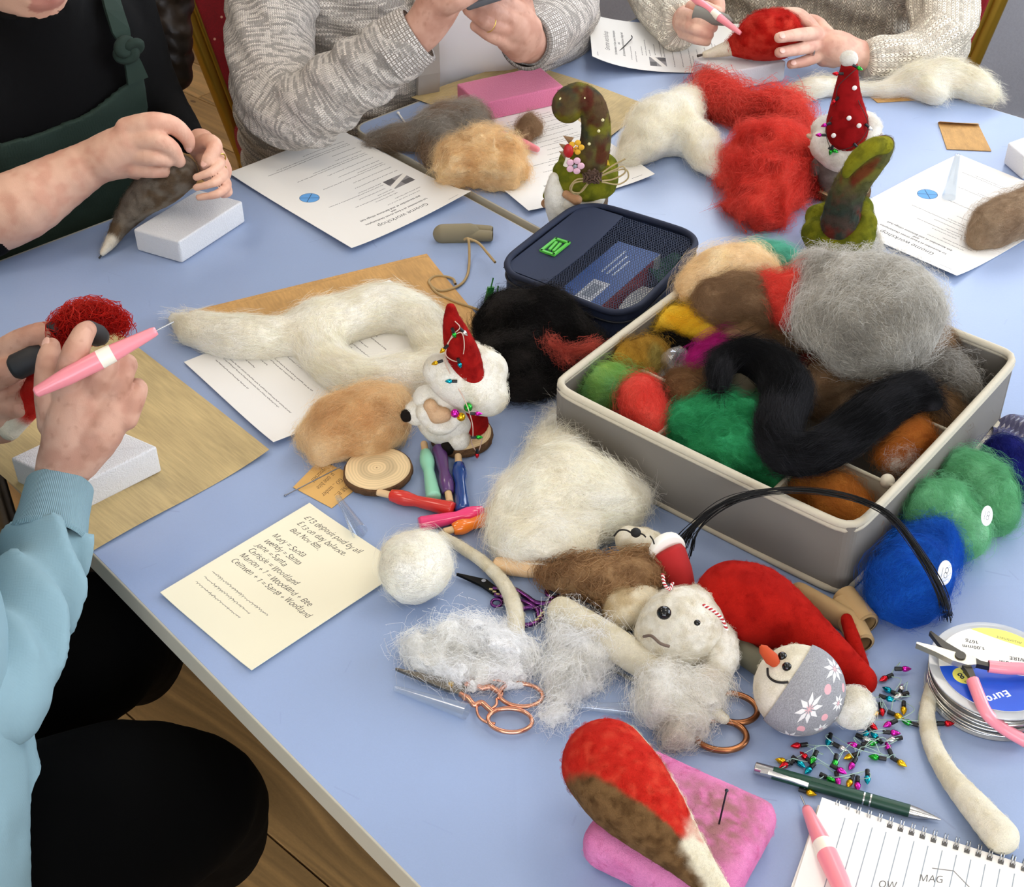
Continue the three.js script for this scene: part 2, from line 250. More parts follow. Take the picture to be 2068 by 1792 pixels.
// a clump of carded wool: chains of [px, py, radius in photograph pixels, height of the centre in radii]
function wool(name, label, group, chains, colors, o = {}) {
  const level = o.level ?? 0, floor = o.floor ?? TY + 0.0008, R = chains.map((c) => c.map(([x, y, r, hk]) => W(x, y, r * (o.grow ?? 1.05), hk ?? (o.hk ?? 0.7), level)));
  const all = R.flat(), [lo, hi] = fit(all, (o.pad ?? 0.012)), big = Math.max(...all.map((a) => a[1])), base = chainField(R, (o.blend ?? 0.8) * big), fq = (o.freq ?? 0.75) / big, amp = (o.amp ?? 0.28) * big, s0 = (o.seed ?? 1) * 3.7;
  const cols = colors.map((c) => { const k = lin(c); return k[0] + k[1] + k[2] < 0.03 ? k : k.map((q) => Math.pow(q, 0.74)); }), dir = R[0].length > 1 ? R[0][R[0].length - 1][0].clone().sub(R[0][0][0]).normalize() : V3(1, 0, 0);
  // streaks that run along the clump, folds where the fibres turn
  const f = (x, y, z) => { let d = base(x, y * 1, z); if (d > amp * 1.6 + 0.01) return d; const n1 = fbm(x * fq + s0, y * fq, z * fq, 3), fold = 1 - Math.abs(noise(x * fq * 1.7 + s0, y * fq * 1.7 + 5, z * fq * 1.7)) * 2; d -= amp * (n1 * 1.3 + (o.fold ?? 0.25) * Math.max(0, fold) - 0.1) + 0.0012 * fbm(x * 260, y * 260, z * 260, 2); d = Math.max(d, floor - y); if (o.free) return d; if (o.inside) { if (y < TY + BH + 0.004) d = Math.max(d, boxZone(x, z) + 0.006); } else { if (y < TY + BH + 0.008) d = Math.max(d, 0.007 - boxZone(x, z)); if (y < TY + BAGH + 0.006) d = Math.max(d, 0.005 - bagZone(x, z)); } return d; };
  const tone = (x, y, z) => { let c = cols[0]; if (cols.length > 1) { const k = smooth(-0.12, 0.22, fbm(x * 34 + s0, y * 34, z * 34, 3)); c = mix3(cols[0], cols[1], k); if (cols.length > 2) c = mix3(c, cols[2], smooth(0.1, 0.35, fbm(x * 24 + 9 + s0, y * 24, z * 24, 2))); } return c; };
  const paint = o.paint ? (x, y, z) => o.paint(x, y, z, tone(x, y, z)) : tone;
  const cell = o.cell ?? clamp(big / 9, 0.0022, 0.0045), geo = field(f, V3(lo.x, Math.max(lo.y, floor - cell), lo.z), hi, cell, paint);
  const m = solo(name, label, 'wool', geo, M.wool, group);
  const flow = (x, y, z) => { const best = { d: 9 }; for (const c of R) for (let i = 0; i < c.length - 1; i++) { const d = cap(x, y, z, c[i][0], c[i + 1][0], c[i][1], c[i + 1][1]); if (d < best.d) { best.d = d; best.v = c[i + 1][0].clone().sub(c[i][0]); } } return (best.v ?? V3(1, 0, 0)).normalize().add(V3(fbm(x * 40, y * 40, z * 40, 2), 0, fbm(x * 40 + 9, y * 40, z * 40, 2)).multiplyScalar(o.swirl ?? 2.2)); };
  geo.computeBoundingBox(); const bb = geo.boundingBox.getSize(V3(0, 0, 0)), area = bb.x * bb.z + bb.y * (bb.x + bb.z);
  fuzz(m, geo, Math.round(area * (o.density ?? 42000) * 0.62), o.len ?? 0.022, (x, y, z, k) => { const c = paint(x, y, z), b = 0.8 + 0.35 * k; return [Math.min(0.95, c[0] * b), Math.min(0.95, c[1] * b), Math.min(0.95, c[2] * b)]; }, { flow, tuft: o.tuft ?? TUFT.soft, lift: o.lift ?? 1, floor, seed: (o.seed ?? 1) * 13 + 1, jitter: o.jitter });
  return m;
}
// needle-felted piece: smooth field with a short nap
function felted(f, lo, hi, cell, paint, parent, name, o = {}) {
  const g = field((x, y, z) => f(x, y, z) - (o.rough ?? 0.0006) * fbm(x * 190, y * 190, z * 190, 2), lo, hi, cell, paint), m = part(parent, name, g, M.felt, o.label);
  if (o.nap) fuzz(m, g, Math.round(o.nap * 0.6), o.len ?? 0.006, (x, y, z, k) => { const c = paint(x, y, z), b = 0.85 + 0.3 * k; return [c[0] * b, c[1] * b, c[2] * b].map((q) => Math.min(q, 0.95)); }, { tuft: TUFT.short, lift: o.lift ?? 0.8, seed: o.seed ?? 5, flow: o.flow });
  return m;
}

// ================================================================== the room
const wallTex = canvasTex(512, 512, (g) => { const im = g.createImageData(512, 512); for (let y = 0; y < 512; y++) for (let x = 0; x < 512; x++) { const v = 236 + 10 * noise(x / 40, y / 40, 1) + 8 * (hash3(x, y, 4) - 0.5); const i = (y * 512 + x) * 4; im.data[i] = im.data[i + 1] = im.data[i + 2] = v; im.data[i + 3] = 255; } g.putImageData(im, 0, 0); });
const wallM = mat(0xa4a4ab, 0.85, { map: rep(wallTex, 1), bumpMap: rep(T.grain, 3), bumpScale: 0.0006 }), creamM = mat(0xd9d4c8, 0.9, { map: rep(wallTex, 1) }), ceilM = mat(0xe6e3dc, 0.95), frameM = mat(0xe8e6e0, 0.4);
const wallBox = (x0, x1, y0, y1, z0, z1) => box(x1 - x0, y1 - y0, z1 - z0, V3((x0 + x1) / 2, (y0 + y1) / 2, (z0 + z1) / 2));
const RX = 3.2, LX = -3.6, FZ = 2.4, BZ = -3.4, BZ2 = -5.6, HX = 2.75, JX = -0.45;
// grey wall behind the far table end, with a window opening
const WB = [0.0, 1.5, 1.35, 2.25], WR = [-2.9, -0.3, 1.1, 2.4];
struct('wall_back', merged([wallBox(JX, WB[0], 0, HX, BZ - 0.15, BZ), wallBox(WB[1], RX, 0, HX, BZ - 0.15, BZ), wallBox(WB[0], WB[1], 0, WB[2], BZ - 0.15, BZ), wallBox(WB[0], WB[1], WB[3], HX, BZ - 0.15, BZ)]), wallM);
struct('wall_corner', wallBox(JX, JX + 0.15, 0, HX, BZ2, BZ - 0.15), wallM);
struct('wall_far', wallBox(LX - 0.15, JX + 0.15, 0, HX, BZ2 - 0.15, BZ2), creamM);
struct('wall_left', wallBox(LX - 0.15, LX, 0, HX, BZ2, FZ), creamM);
struct('wall_right', merged([wallBox(RX, RX + 0.15, 0, HX, BZ - 0.15, WR[0]), wallBox(RX, RX + 0.15, 0, HX, WR[1], FZ), wallBox(RX, RX + 0.15, 0, WR[2], WR[0], WR[1]), wallBox(RX, RX + 0.15, WR[3], HX, WR[0], WR[1])]), creamM);
const WF = [-1.9, 1.5, 1.1, 2.4];
struct('wall_front', merged([wallBox(LX - 0.15, WF[0], 0, HX, FZ, FZ + 0.15), wallBox(WF[1], RX + 0.15, 0, HX, FZ, FZ + 0.15), wallBox(WF[0], WF[1], 0, WF[2], FZ, FZ + 0.15), wallBox(WF[0], WF[1], WF[3], HX, FZ, FZ + 0.15)]), creamM);
struct('ceiling', wallBox(LX - 0.15, RX + 0.15, HX, HX + 0.15, BZ2 - 0.15, FZ + 0.15), ceilM);
function windowIn(name, w, h, place) {                                    // frame and panes, built flat in x/y and placed
  const f = struct(name, place(merged([box(w, 0.05, 0.07, V3(0, h / 2 - 0.025, 0)), box(w, 0.05, 0.07, V3(0, -h / 2 + 0.025, 0)), box(0.05, h, 0.07, V3(-w / 2 + 0.025, 0, 0)), box(0.05, h, 0.07, V3(w / 2 - 0.025, 0, 0)), box(0.05, h, 0.06, V3(0, 0, 0))])), frameM);
  for (const s of [-1, 1]) part(f, 'pane', place(box(w / 2 - 0.07, h - 0.1, 0.005, V3(s * w / 4, 0, 0))), M.clear);
  part(f, 'window_sill', place(box(w + 0.1, 0.03, 0.2, V3(0, -h / 2 - 0.01, 0.1))), frameM);
}
windowIn('window_1', WB[1] - WB[0], WB[3] - WB[2], (g) => g.translate((WB[0] + WB[1]) / 2, (WB[2] + WB[3]) / 2, BZ - 0.07));
windowIn('window_2', WR[1] - WR[0], WR[3] - WR[2], (g) => g.rotateY(-Math.PI / 2).translate(RX + 0.07, (WR[2] + WR[3]) / 2, (WR[0] + WR[1]) / 2));
windowIn('window_3', WF[1] - WF[0], WF[3] - WF[2], (g) => g.rotateY(Math.PI).translate((WF[0] + WF[1]) / 2, (WF[2] + WF[3]) / 2, FZ + 0.07));
struct('baseboard_back', wallBox(JX, RX, 0, 0.1, BZ, BZ + 0.018), mat(0x8d8d92, 0.5));

// floor: a screed with oak planks laid on the slant
const oak = [0, 1, 2, 3].map((s) => canvasTex(512, 128, (g, w, h) => {
  const r = mulberry(40 + s), b = [[190, 150, 96], [178, 138, 86], [200, 160, 106], [168, 128, 78]][s]; const im = g.createImageData(w, h);
  for (let y = 0; y < h; y++) for (let x = 0; x < w; x++) { const n = fbm(x / 160 + s * 9, y / 9 + 2 * noise(x / 120, y / 50, s), s, 4), k = 1 + 0.26 * n + 0.05 * (hash3(x >> 1, y, s) - 0.5); const i = (y * w + x) * 4; for (let c = 0; c < 3; c++) im.data[i + c] = b[c] * k; im.data[i + 3] = 255; }
  g.putImageData(im, 0, 0); g.fillStyle = 'rgba(70,44,20,0.55)'; for (let k = 0; k < 2; k++) { g.beginPath(); g.ellipse(r() * w, r() * h, 5 + r() * 7, 2 + r() * 3, 0, 0, 7); g.fill(); }
}));
const oakM = oak.map((t) => mat(0xffffff, 0.42, { map: t }));
const floorS = struct('floor', wallBox(LX, RX, -0.1, -0.012, BZ2, FZ), mat(0x3a2a1a, 0.9));
{
  const PW = 0.15, PL = 1.15, pg = new RoundedBoxGeometry(PL - 0.003, 0.012, PW - 0.003, 1, 0.0015), d = V3(0.735, 0, 0.678), n = V3(-0.678, 0, 0.735), r = mulberry(77);
  const puv = pg.attributes.uv, pp = pg.attributes.position; for (let i = 0; i < puv.count; i++) puv.setXY(i, pp.getX(i) / PL + 0.5, pp.getZ(i) / PW * 0.9 + 0.5);
  const spots = []; for (let j = -40; j < 40; j++) for (let i = -6; i < 6; i++) { const c = V3(-0.6, -0.006, -2).addScaledVector(n, j * PW).addScaledVector(d, (i + (j % 3) * 0.37) * PL); spots.push([c, c.distanceTo(V3(-0.5, 0, -2.2))]); }
  const inside = spots.filter(([c]) => c.x > LX + 0.3 && c.x < 0.5 && c.z > BZ2 + 0.1 && c.z < 0.9).sort((a, b) => a[1] - b[1]).slice(0, 290);
  for (const [c] of inside) { const m = new THREE.Mesh(pg, oakM[Math.floor(r() * 4)]); m.name = 'plank'; m.position.copy(c); m.rotation.y = Math.atan2(-d.z, d.x); m.receiveShadow = m.castShadow = true; floorS.add(m); }
}
// ceiling light panels
const glow = mat(0xffffff, 0.5, { emissive: 0xfff4e2, emissiveIntensity: 3.0 });
for (const [x, z] of [[-1.2, -1.2], [0.9, -1.2], [-1.2, -2.9], [0.9, -2.6], [-1.2, 0.7], [0.9, 0.7]]) {
  const t = thing('ceiling_light', 'square white light panel set flush in the ceiling', 'ceiling light', V3(x, HX - 0.03, z), 'light panels in the ceiling');
  part(t, 'frame', merged([box(0.64, 0.03, 0.03, V3(x, HX - 0.015, z - 0.305)), box(0.64, 0.03, 0.03, V3(x, HX - 0.015, z + 0.305)), box(0.03, 0.03, 0.58, V3(x - 0.305, HX - 0.015, z)), box(0.03, 0.03, 0.58, V3(x + 0.305, HX - 0.015, z))]), frameM);
  part(t, 'diffuser', box(0.58, 0.01, 0.58, V3(x, HX - 0.012, z)), glow);
  areaLight(0xfff1dc, 6.0, 0.56, 0.56, V3(x, HX - 0.035, z), V3(x, 0, z + 0.0001), 'panel_light');
}

// ================================================================== tables
const tableTex = canvasTex(1024, 1024, (g, w, h) => {
  const im = g.createImageData(w, h); for (let y = 0; y < h; y++) for (let x = 0; x < w; x++) { const k = 1 + 0.025 * fbm(x / 120, y / 120, 1, 3) + 0.012 * (hash3(x, y, 1) - 0.5); const i = (y * w + x) * 4; im.data[i] = 146 * k; im.data[i + 1] = 164 * k; im.data[i + 2] = 198 * k; im.data[i + 3] = 255; } g.putImageData(im, 0, 0);
  const r = mulberry(3); for (let i = 0; i < 90; i++) { g.strokeStyle = `rgba(90,100,140,${0.1 + r() * 0.15})`; g.lineWidth = 0.6 + r(); const x = r() * w, y = r() * h; g.beginPath(); g.moveTo(x, y); g.lineTo(x + (r() - 0.5) * 60, y + (r() - 0.5) * 40); g.stroke(); }
});
const topM = mat(0xffffff, 0.34, { map: rep(tableTex, 1), bumpMap: rep(T.grain, 4), bumpScale: 0.00008, specularIntensity: 0.7 }), edgeM = mat(0xb9b3a2, 0.5), legM = mat(0x55585c, 0.35, { metalness: 0.9 });
const U = V3(0.66, 0, 0.751), VV = V3(0.75, 0, -0.661);
function table(label, corners, rounds) {
  const c = corners.reduce((a, b) => a.add(b), V3(0, 0, 0)).multiplyScalar(0.25); c.y = 0;
  const t = thing('folding_table', label, 'table', c, 'blue tables pushed together');
  const outer = roundPoly(corners, 0.03), mid = (p, k) => { const q = p.clone().sub(V3(c.x, p.y, c.z)); const l = q.length(); return V3(c.x, p.y, c.z).addScaledVector(q, (l - k) / l); };
  part(t, 'tabletop', slab(outer.map((p) => mid(p, 0.004)), TY - 0.027, TY, 0.0006), topM, 'pale blue laminate top');
  const s = new THREE.Shape(outer.map((p) => new THREE.Vector2(p.x, -p.z))); s.holes.push(new THREE.Path(outer.map((p) => mid(p, 0.0045)).map((p) => new THREE.Vector2(p.x, -p.z))));
  const e = new THREE.ExtrudeGeometry(s, { depth: 0.026, bevelEnabled: true, bevelThickness: 0.0012, bevelSize: 0.0012, bevelOffset: -0.001, bevelSegments: 2 }); e.rotateX(-Math.PI / 2); e.translate(0, TY - 0.0275, 0);
  part(t, 'edging', e, edgeM, 'pale grey plastic edging');
  for (const q of corners) { const f = q.clone().lerp(V3(c.x, q.y, c.z), 0.16); part(t, 'leg', merged([tube([V3(f.x, 0, f.z), V3(f.x, TY - 0.03, f.z)], 0.014, 4, 10), new THREE.CylinderGeometry(0.018, 0.02, 0.025, 12).translate(f.x, 0.0125, f.z)]), legM); }
}
const A0 = V3(-0.826, TY, -1.518), A1 = A0.clone().addScaledVector(VV, 0.766);
table('blue laminate table carrying the open box of coloured wool', [A0, A1, A1.clone().addScaledVector(U, 1.83), A0.clone().addScaledVector(U, 1.83)]);
const B0 = P(702, 258), B1 = P(1336, 16), BD = P(2068, 241).sub(P(1740, 141)).normalize();
B0.addScaledVector(VV, 0.006);
table('blue laminate table carrying the red wool and moss green gnome', [B0, B1, B1.clone().addScaledVector(BD, 1.83), B0.clone().addScaledVector(U, 1.83)]);

// ================================================================== paper
const inkLines = (g, x, y, n, w, step, r, dark = 'rgba(52,48,46,0.9)', size = 9) => { g.fillStyle = dark; for (let i = 0; i < n; i++) { let q = x; const end = x + w * (i === n - 1 ? 0.35 + r() * 0.5 : 0.9 + r() * 0.1); while (q < end) { const l = 8 + r() * 26; for (let k = q; k < Math.min(q + l, end); k += 4.2) g.fillRect(k, y + i * step - size * (0.45 + 0.25 * (r() > 0.6)), 2.6, size * 0.55); q += l + 5; } } };
const handout = canvasTex(840, 1188, (g, w, h) => {
  const r = mulberry(12); g.fillStyle = '#e6e4df'; g.fillRect(0, 0, w, h); g.fillStyle = '#1c1a18'; g.textAlign = 'center';
  g.font = '44px sans-serif'; g.fillText('Gnome workshop', 400, 128);
  g.font = 'bold 21px sans-serif'; g.fillText('1st November at 9 East street Okehampton', 400, 176); g.fillText('and', 400, 204); g.fillText('8th November at and Belstone village hall', 400, 232); g.textAlign = 'left';
  inkLines(g, 150, 276, 1, 470, 20, r); inkLines(g, 120, 306, 1, 520, 20, r); inkLines(g, 250, 352, 1, 430, 20, r); inkLines(g, 250, 380, 1, 520, 20, r); inkLines(g, 250, 404, 1, 220, 20, r); inkLines(g, 270, 440, 1, 300, 20, r);
  // the pencil-grey picture of two hands
  g.fillStyle = '#8d8a8a'; g.fillRect(84, 392, 150, 112); g.fillStyle = '#5d5a5b'; g.fillRect(84, 392, 70, 46); g.fillRect(170, 450, 64, 54); g.fillStyle = '#e6e2da'; g.beginPath(); g.moveTo(84, 470); g.lineTo(150, 440); g.lineTo(234, 400); g.lineTo(234, 434); g.lineTo(170, 466); g.lineTo(84, 504); g.fill();
  inkLines(g, 250, 480, 2, 420, 22, r); for (let k = 0; k < 10; k++) inkLines(g, 84, 560 + k * 56, k % 3 === 2 ? 2 : 1, 620 - (k % 4) * 60, 21, r, 'rgba(58,54,50,0.88)');
  g.fillStyle = '#5f9fdc'; g.strokeStyle = '#16283c'; g.lineWidth = 3; g.beginPath(); g.arc(655, 640, 56, 0, 7); g.fill(); g.lineWidth = 2; g.stroke(); g.lineWidth = 3; g.beginPath(); g.moveTo(610, 606); g.lineTo(700, 674); g.moveTo(612, 676); g.lineTo(698, 606); g.stroke();
  g.fillStyle = '#555'; g.fillRect(60, 40, 70, 3);
});
const handoutM = mat(0xffffff, 0.7, { map: handout });
const GP = 'printed gnome workshop handouts';
const a4 = (tl, ang) => { const e = V3(Math.cos(ang), 0, Math.sin(ang)), f = V3(-e.z, 0, e.x), tr = tl.clone().addScaledVector(e, 0.21); return [tl.clone().addScaledVector(f, 0.297), tr.clone().addScaledVector(f, 0.297), tr, tl]; };   // corners bottom-left, bottom-right, top-right, top-left of the page
const up = (c, h) => c.map((p) => V3(p.x, TY + h, p.z));
const lie = 0.0004;
solo('handout', 'printed handout beside the white foam block, blue circle near its edge', 'handout', sheet(up([P(692, 272), P(462, 356), P(711, 513), P(952, 404)], 0.0006), lie, (u, v) => 0.005 * Math.pow(1 - v, 3) + 0.006 * Math.pow(u, 6) * v + 0.012 * Math.pow(v, 8) * (1 - u) + 0.0012 * Math.sin(u * 5 + v * 3) + 0.0012), handoutM, GP);
{ const b = P(1045, 440), rr = P(1322, 362), e = b.clone().sub(rr).normalize(), c = a4(rr, Math.atan2(e.z, e.x));
  solo('handout', 'printed handout half covered by the moss green gnome and tan wool', 'handout', sheet(up(c, 0.0022), lie, (u, v) => 0.004 * Math.pow(u, 5) * v + 0.006 * Math.pow(1 - u, 6) * v), handoutM, GP); }
{ const tl = P(1195, 150), c = a4(tl, -Math.PI / 2 + 0.02); solo('handout', 'printed handout under the cream sleeve, with a thick pencil tick', 'handout', sheet(up(c, 0.0006), lie, (u, v) => 0.03 * Math.pow(v, 5) * (1 - u * 0.3) + 0.0006), handoutM, GP);
  solo('felting_needle', 'dark felting needle with a bent end lying on a handout', 'needle', tube([P(1249, 105, 0.012), P(1270, 84, 0.012), P(1277, 76, 0.014), P(1275, 72, 0.014)], 0.0009, 12, 6), mat(0x2a2a2c, 0.35, { metalness: 0.8 })); }
{ const tl = P(1930, 567), br = P(1935, 305), D = br.clone().sub(tl), a = Math.atan2(D.z, D.x) - Math.atan2(0.297, 0.21); solo('handout', 'printed handout under the clear tube and brown wool roll', 'handout', sheet(up(a4(tl, a), 0.0006), lie, (u, v) => 0.006 * Math.pow(v, 7) * (1 - u) + 0.001 * Math.sin(v * 6)  + 0.001), handoutM, GP); }
{ const bl = P(372, 735), brr = P(535, 888), e = brr.clone().sub(bl).normalize(), f = V3(-e.z, 0, e.x), tl = bl.clone().addScaledVector(f, -0.297); solo('handout', 'printed handout lying on the brown envelope under white roving', 'handout', sheet(up(a4(tl, Math.atan2(e.z, e.x)), 0.0024), lie, (u, v) => 0.007 * Math.pow(u, 4) * Math.pow(1 - v, 3) + 0.001 * Math.sin(u * 4)), handoutM, GP); }
const kraftTex = canvasTex(512, 512, (g) => { const im = g.createImageData(512, 512); for (let y = 0; y < 512; y++) for (let x = 0; x < 512; x++) { const k = 1 + 0.10 * fbm(x / 50, y / 70, 3, 4) + 0.05 * noise(x / 2.5, y / 24, 8) + 0.03 * (hash3(x, y, 2) - 0.5); const i = (y * 512 + x) * 4; im.data[i] = 212 * k; im.data[i + 1] = 174 * k; im.data[i + 2] = 116 * k; im.data[i + 3] = 255; } g.putImageData(im, 0, 0); });
const kraft = mat(0xe2d6c4, 0.8, { map: kraftTex }), kraft2 = mat(0xdff0ff, 0.75, { map: kraftTex });
{ // wide envelope
  const a = P(383, 634), b = P(862, 517), e = b.clone().sub(a), f = V3(-e.z, 0, e.x).normalize(), c = [a.clone().addScaledVector(f, 0.228), b.clone().addScaledVector(f, 0.228), b, a], t = thing('brown_envelope', 'large brown paper envelope under the handout and white roving', 'envelope', a.clone());
  part(t, 'envelope_body', sheet(up(c, 0.0004), 0.0012, (u, v) => 0.002 * Math.pow(v, 6)), kraft);
  part(t, 'flap', sheet([c[3].clone().lerp(c[0], 0.02), c[2].clone().lerp(c[1], 0.02), c[2].clone().lerp(c[1], 0.16), c[3].clone().lerp(c[0], 0.16)].map((p) => V3(p.x, TY + 0.0018, p.z)), 0.0003, (u, v) => 0.0016 * Math.pow(1 - v, 3), 12, 4), kraft);
}
solo('brown_paper_sheet', 'sheet of brown paper under the foam block beside the blue sleeve', 'paper', sheet(up([P(184, 1118), P(545, 918), P(212, 655), P(-190, 800)], 0.0006), 0.0004, (u, v) => 0.004 * Math.pow(u, 8) + 0.0012 * Math.sin(u * 7 + v * 4) + 0.0012), kraft2);
solo('brown_paper_sheet', 'sheet of brown paper under the smooth pink foam block', 'paper', sheet(up([P(830, 199), P(1170, 330), P(1312, 214), P(1052, 124)], 0.0006), 0.0004, (u, v) => 0.0012 * Math.sin(u * 7 + v * 4) + 0.0012), kraft2);
{ const t = thing('small_envelope', 'small brown envelope lying alone near the table edge', 'envelope', P(1945, 280)); const c = [P(1912, 302, 0.0005), P(2002, 306, 0.0005), P(1975, 251, 0.0005), P(1894, 248, 0.0005)];
  part(t, 'envelope_body', sheet(c, 0.001, null, 6, 6), kraft); part(t, 'flap', sheet([c[3].clone().lerp(c[0], 0.12), c[2].clone().lerp(c[1], 0.12), c[2], c[3]].map((p) => V3(p.x, p.y + 0.0012, p.z)), 0.0003, (u, v) => 0.006 * Math.pow(1 - v, 1.5) * (1 - u * 0.4), 6, 4), kraft); }
solo('small_envelope', 'small brown envelope half hidden under the long white roving', 'envelope', sheet([P(1772, 208, 0.0005), P(1850, 203, 0.0005), P(1855, 172, 0.0005), P(1752, 192, 0.0005)], 0.001, null, 6, 6), kraft);
const noteTex = canvasTex(400, 340, (g, w, h) => { g.fillStyle = '#d9ac66'; g.fillRect(0, 0, w, h); g.strokeStyle = '#4d3a20'; g.fillStyle = '#4d3a20'; g.font = 'italic 44px serif'; g.fillText('USE B...', 120, 70); g.fillText('GO .. under', 90, 140); g.fillText('u  one bite', 70, 210); g.fillText('-yourself-', 60, 280); });
solo('kraft_note', 'small brown note with handwriting under the bare wood slice', 'note', sheet([P(670, 1027, 0.0005), P(592, 985, 0.0005), P(646, 930, 0.0005), P(740, 972, 0.0005)].reverse().map((p, i, a) => a[(i + 1) % 4]), 0.0006, null, 6, 6), mat(0xffffff, 0.8, { map: noteTex }));
{ // cream card with a handwritten list; the private payment lines stay a scribble
  const cardTex = canvasTex(760, 980, (g, w, h) => {
    g.fillStyle = '#e8e1c6'; g.fillRect(0, 0, w, h); g.fillStyle = '#3f3a32'; g.font = 'italic 47px serif';
    const L = [['£13 deposit paid by all', 70, 100], ['£13 on day balance.', 80, 160], ['But Nov 8th.', 90, 218], ['Mary = Santa', 60, 312], ['Wendy = Santa', 60, 366], ['Jane = Santa', 60, 420], ['Chrissie = Woodland', 60, 474], ['Marion + 1 = Woodland + Bee', 60, 528], ['Ceinwen + 1 = Santa + Woodland', 60, 582]];
    const r = mulberry(5); g.font = 'italic 45px sans-serif'; for (const [s, x0, y] of L) { let x = x0; for (const ch of s) { g.save(); g.translate(x, y + (r() - 0.5) * 7 - (x - x0) * 0.012); g.rotate((r() - 0.5) * 0.22); g.scale(0.86 + r() * 0.16, 0.88 + r() * 0.26); g.fillText(ch, 0, 0); g.restore(); x += g.measureText(ch).width * 0.93; } }
    g.strokeStyle = '#6a655a'; g.lineWidth = 2.4; for (const [y, n] of [[700, 26], [752, 22], [804, 20]]) { g.beginPath(); let x = 60; g.moveTo(x, y); for (let i = 0; i < n; i++) { x += 14 + r() * 8; g.quadraticCurveTo(x - 8, y - 22 * r(), x - 5, y + 6 * r()); g.quadraticCurveTo(x - 3, y - 14 * r(), x, y); } g.stroke(); }
  });
  // page turned: its top edge faces the scissors side
  solo('handwritten_card', 'cream card with a handwritten list of names and gnome kinds', 'card', sheet(up([P(325, 1203), P(509, 1360), P(822, 1152), P(626, 1022)], 0.0006), 0.0008, (u, v) => 0.001 + 0.002 * Math.pow(Math.abs(u - 0.5) * 2, 4)), mat(0xffffff, 0.75, { map: cardTex }));
}

// ================================================================== loose wool on the tables
const WHITE = [0xfaf1da, 0xfff9e8], G_W = 'loose wool on the tables';
wool('white_wool_roving', 'long white roving looped over the handout on the brown envelope', G_W, [[[352, 645, 12], [395, 668, 36], [460, 682, 44], [540, 684, 46], [620, 672, 44], [700, 645, 52], [780, 628, 52], [850, 648, 46], [885, 710, 38]], [[640, 665, 44], [655, 725, 40], [720, 768, 44], [800, 770, 50], [870, 760, 46]]], WHITE, { seed: 2, hk: 0.55, amp: 0.16, fold: 0.2, density: 18000, len: 0.03, swirl: 0.7, lift: 0.4, tuft: TUFT.straight });
wool('tan_wool', 'fluffy tan wool clump beside the bare wood slice', G_W, [[[630, 885, 34], [690, 862, 56], [755, 845, 58], [800, 830, 34]], [[665, 905, 40], [740, 880, 50]]], [0xf2d2a0, 0xe6bd84, 0xcf9f66], { seed: 3, density: 60000, len: 0.02, tuft: TUFT.curly });
wool('tan_wool', 'smooth tan wool bundle with rolled folds beside the grey brown wool', G_W, [[[935, 335, 42], [985, 322, 52], [1010, 345, 40]]], [0xf4cf98, 0xe8bd80], { seed: 4, freq: 1.5, fold: 1.1, density: 70000, len: 0.02 });
wool('grey_brown_wool', 'grey brown wool tapering to a wisp behind the tan bundle', G_W, [[[752, 292, 8], [800, 280, 24], [865, 275, 38], [925, 262, 42], [975, 290, 30]], [[880, 315, 24], [905, 290, 34]], [[910, 240, 22], [950, 245, 30]]], [0xaaa092, 0x9a8068, 0x86694c], { seed: 5, density: 80000, len: 0.024, tuft: TUFT.curly });
wool('brown_wool_tuft', 'small brown wool tuft near the pink pen end', G_W, [[[1070, 258, 24], [1058, 276, 18]]], [0x8a6444, 0x9c7a58], { seed: 6, density: 80000, len: 0.02, tuft: TUFT.curly, amp: 0.4 });
wool('white_wool', 'white wool clump between the moss gnome and red wool', G_W, [[[1275, 310, 32], [1320, 262, 58], [1375, 228, 42], [1400, 192, 20]], [[1385, 275, 34], [1425, 318, 30], [1445, 350, 20]]], WHITE, { seed: 7, lift: 0.45, density: 32000, len: 0.026, fold: 0.35 });
wool('red_wool_wisp', 'thin wispy red wool stretching toward the white foam block', G_W, [[[1425, 178, 12, 0.4], [1465, 215, 28, 0.4], [1520, 242, 30, 0.4], [1580, 235, 32, 0.4], [1600, 270, 26, 0.4]]], [0xdc3a2e, 0xe84c3c], { seed: 8, amp: 0.5, density: 90000, len: 0.034, lift: 1.6, tuft: TUFT.curly });
wool('red_wool', 'folded bright red wool pad between the gnomes', G_W, [[[1545, 320, 60, 0.35], [1560, 370, 66, 0.35], [1540, 425, 40, 0.35], [1530, 455, 16, 0.35]], [[1590, 320, 44, 0.4], [1600, 380, 36, 0.4]], [[1500, 340, 34, 0.5], [1498, 400, 30, 0.5]]], [0xe03a2e, 0xea4636, 0xcc281e], { seed: 9, amp: 0.26, fold: 1.3, blend: 0.35, freq: 1.0, density: 60000, len: 0.026 });
wool('white_wool_roving', 'long white roving along the far table edge over a small envelope', G_W, [[[1588, 190, 14], [1625, 186, 22], [1670, 178, 22], [1730, 182, 16], [1790, 180, 20], [1850, 166, 32], [1915, 162, 36], [1960, 175, 30], [1990, 190, 22]], [[1870, 180, 26], [1885, 192, 22]]], WHITE, { seed: 10, lift: 0.45, density: 26000, len: 0.03, swirl: 0.8, amp: 0.2, tuft: TUFT.straight });
wool('brown_wool_roll', 'fuzzy light brown wool roll on the handout with the clear tube', G_W, [[[1978, 480, 26], [2010, 455, 44], [2068, 430, 46], [2130, 405, 44]]], [0xa58a6c, 0x94775a, 0xb79c7e], { seed: 11, amp: 0.14, density: 60000, len: 0.016 });
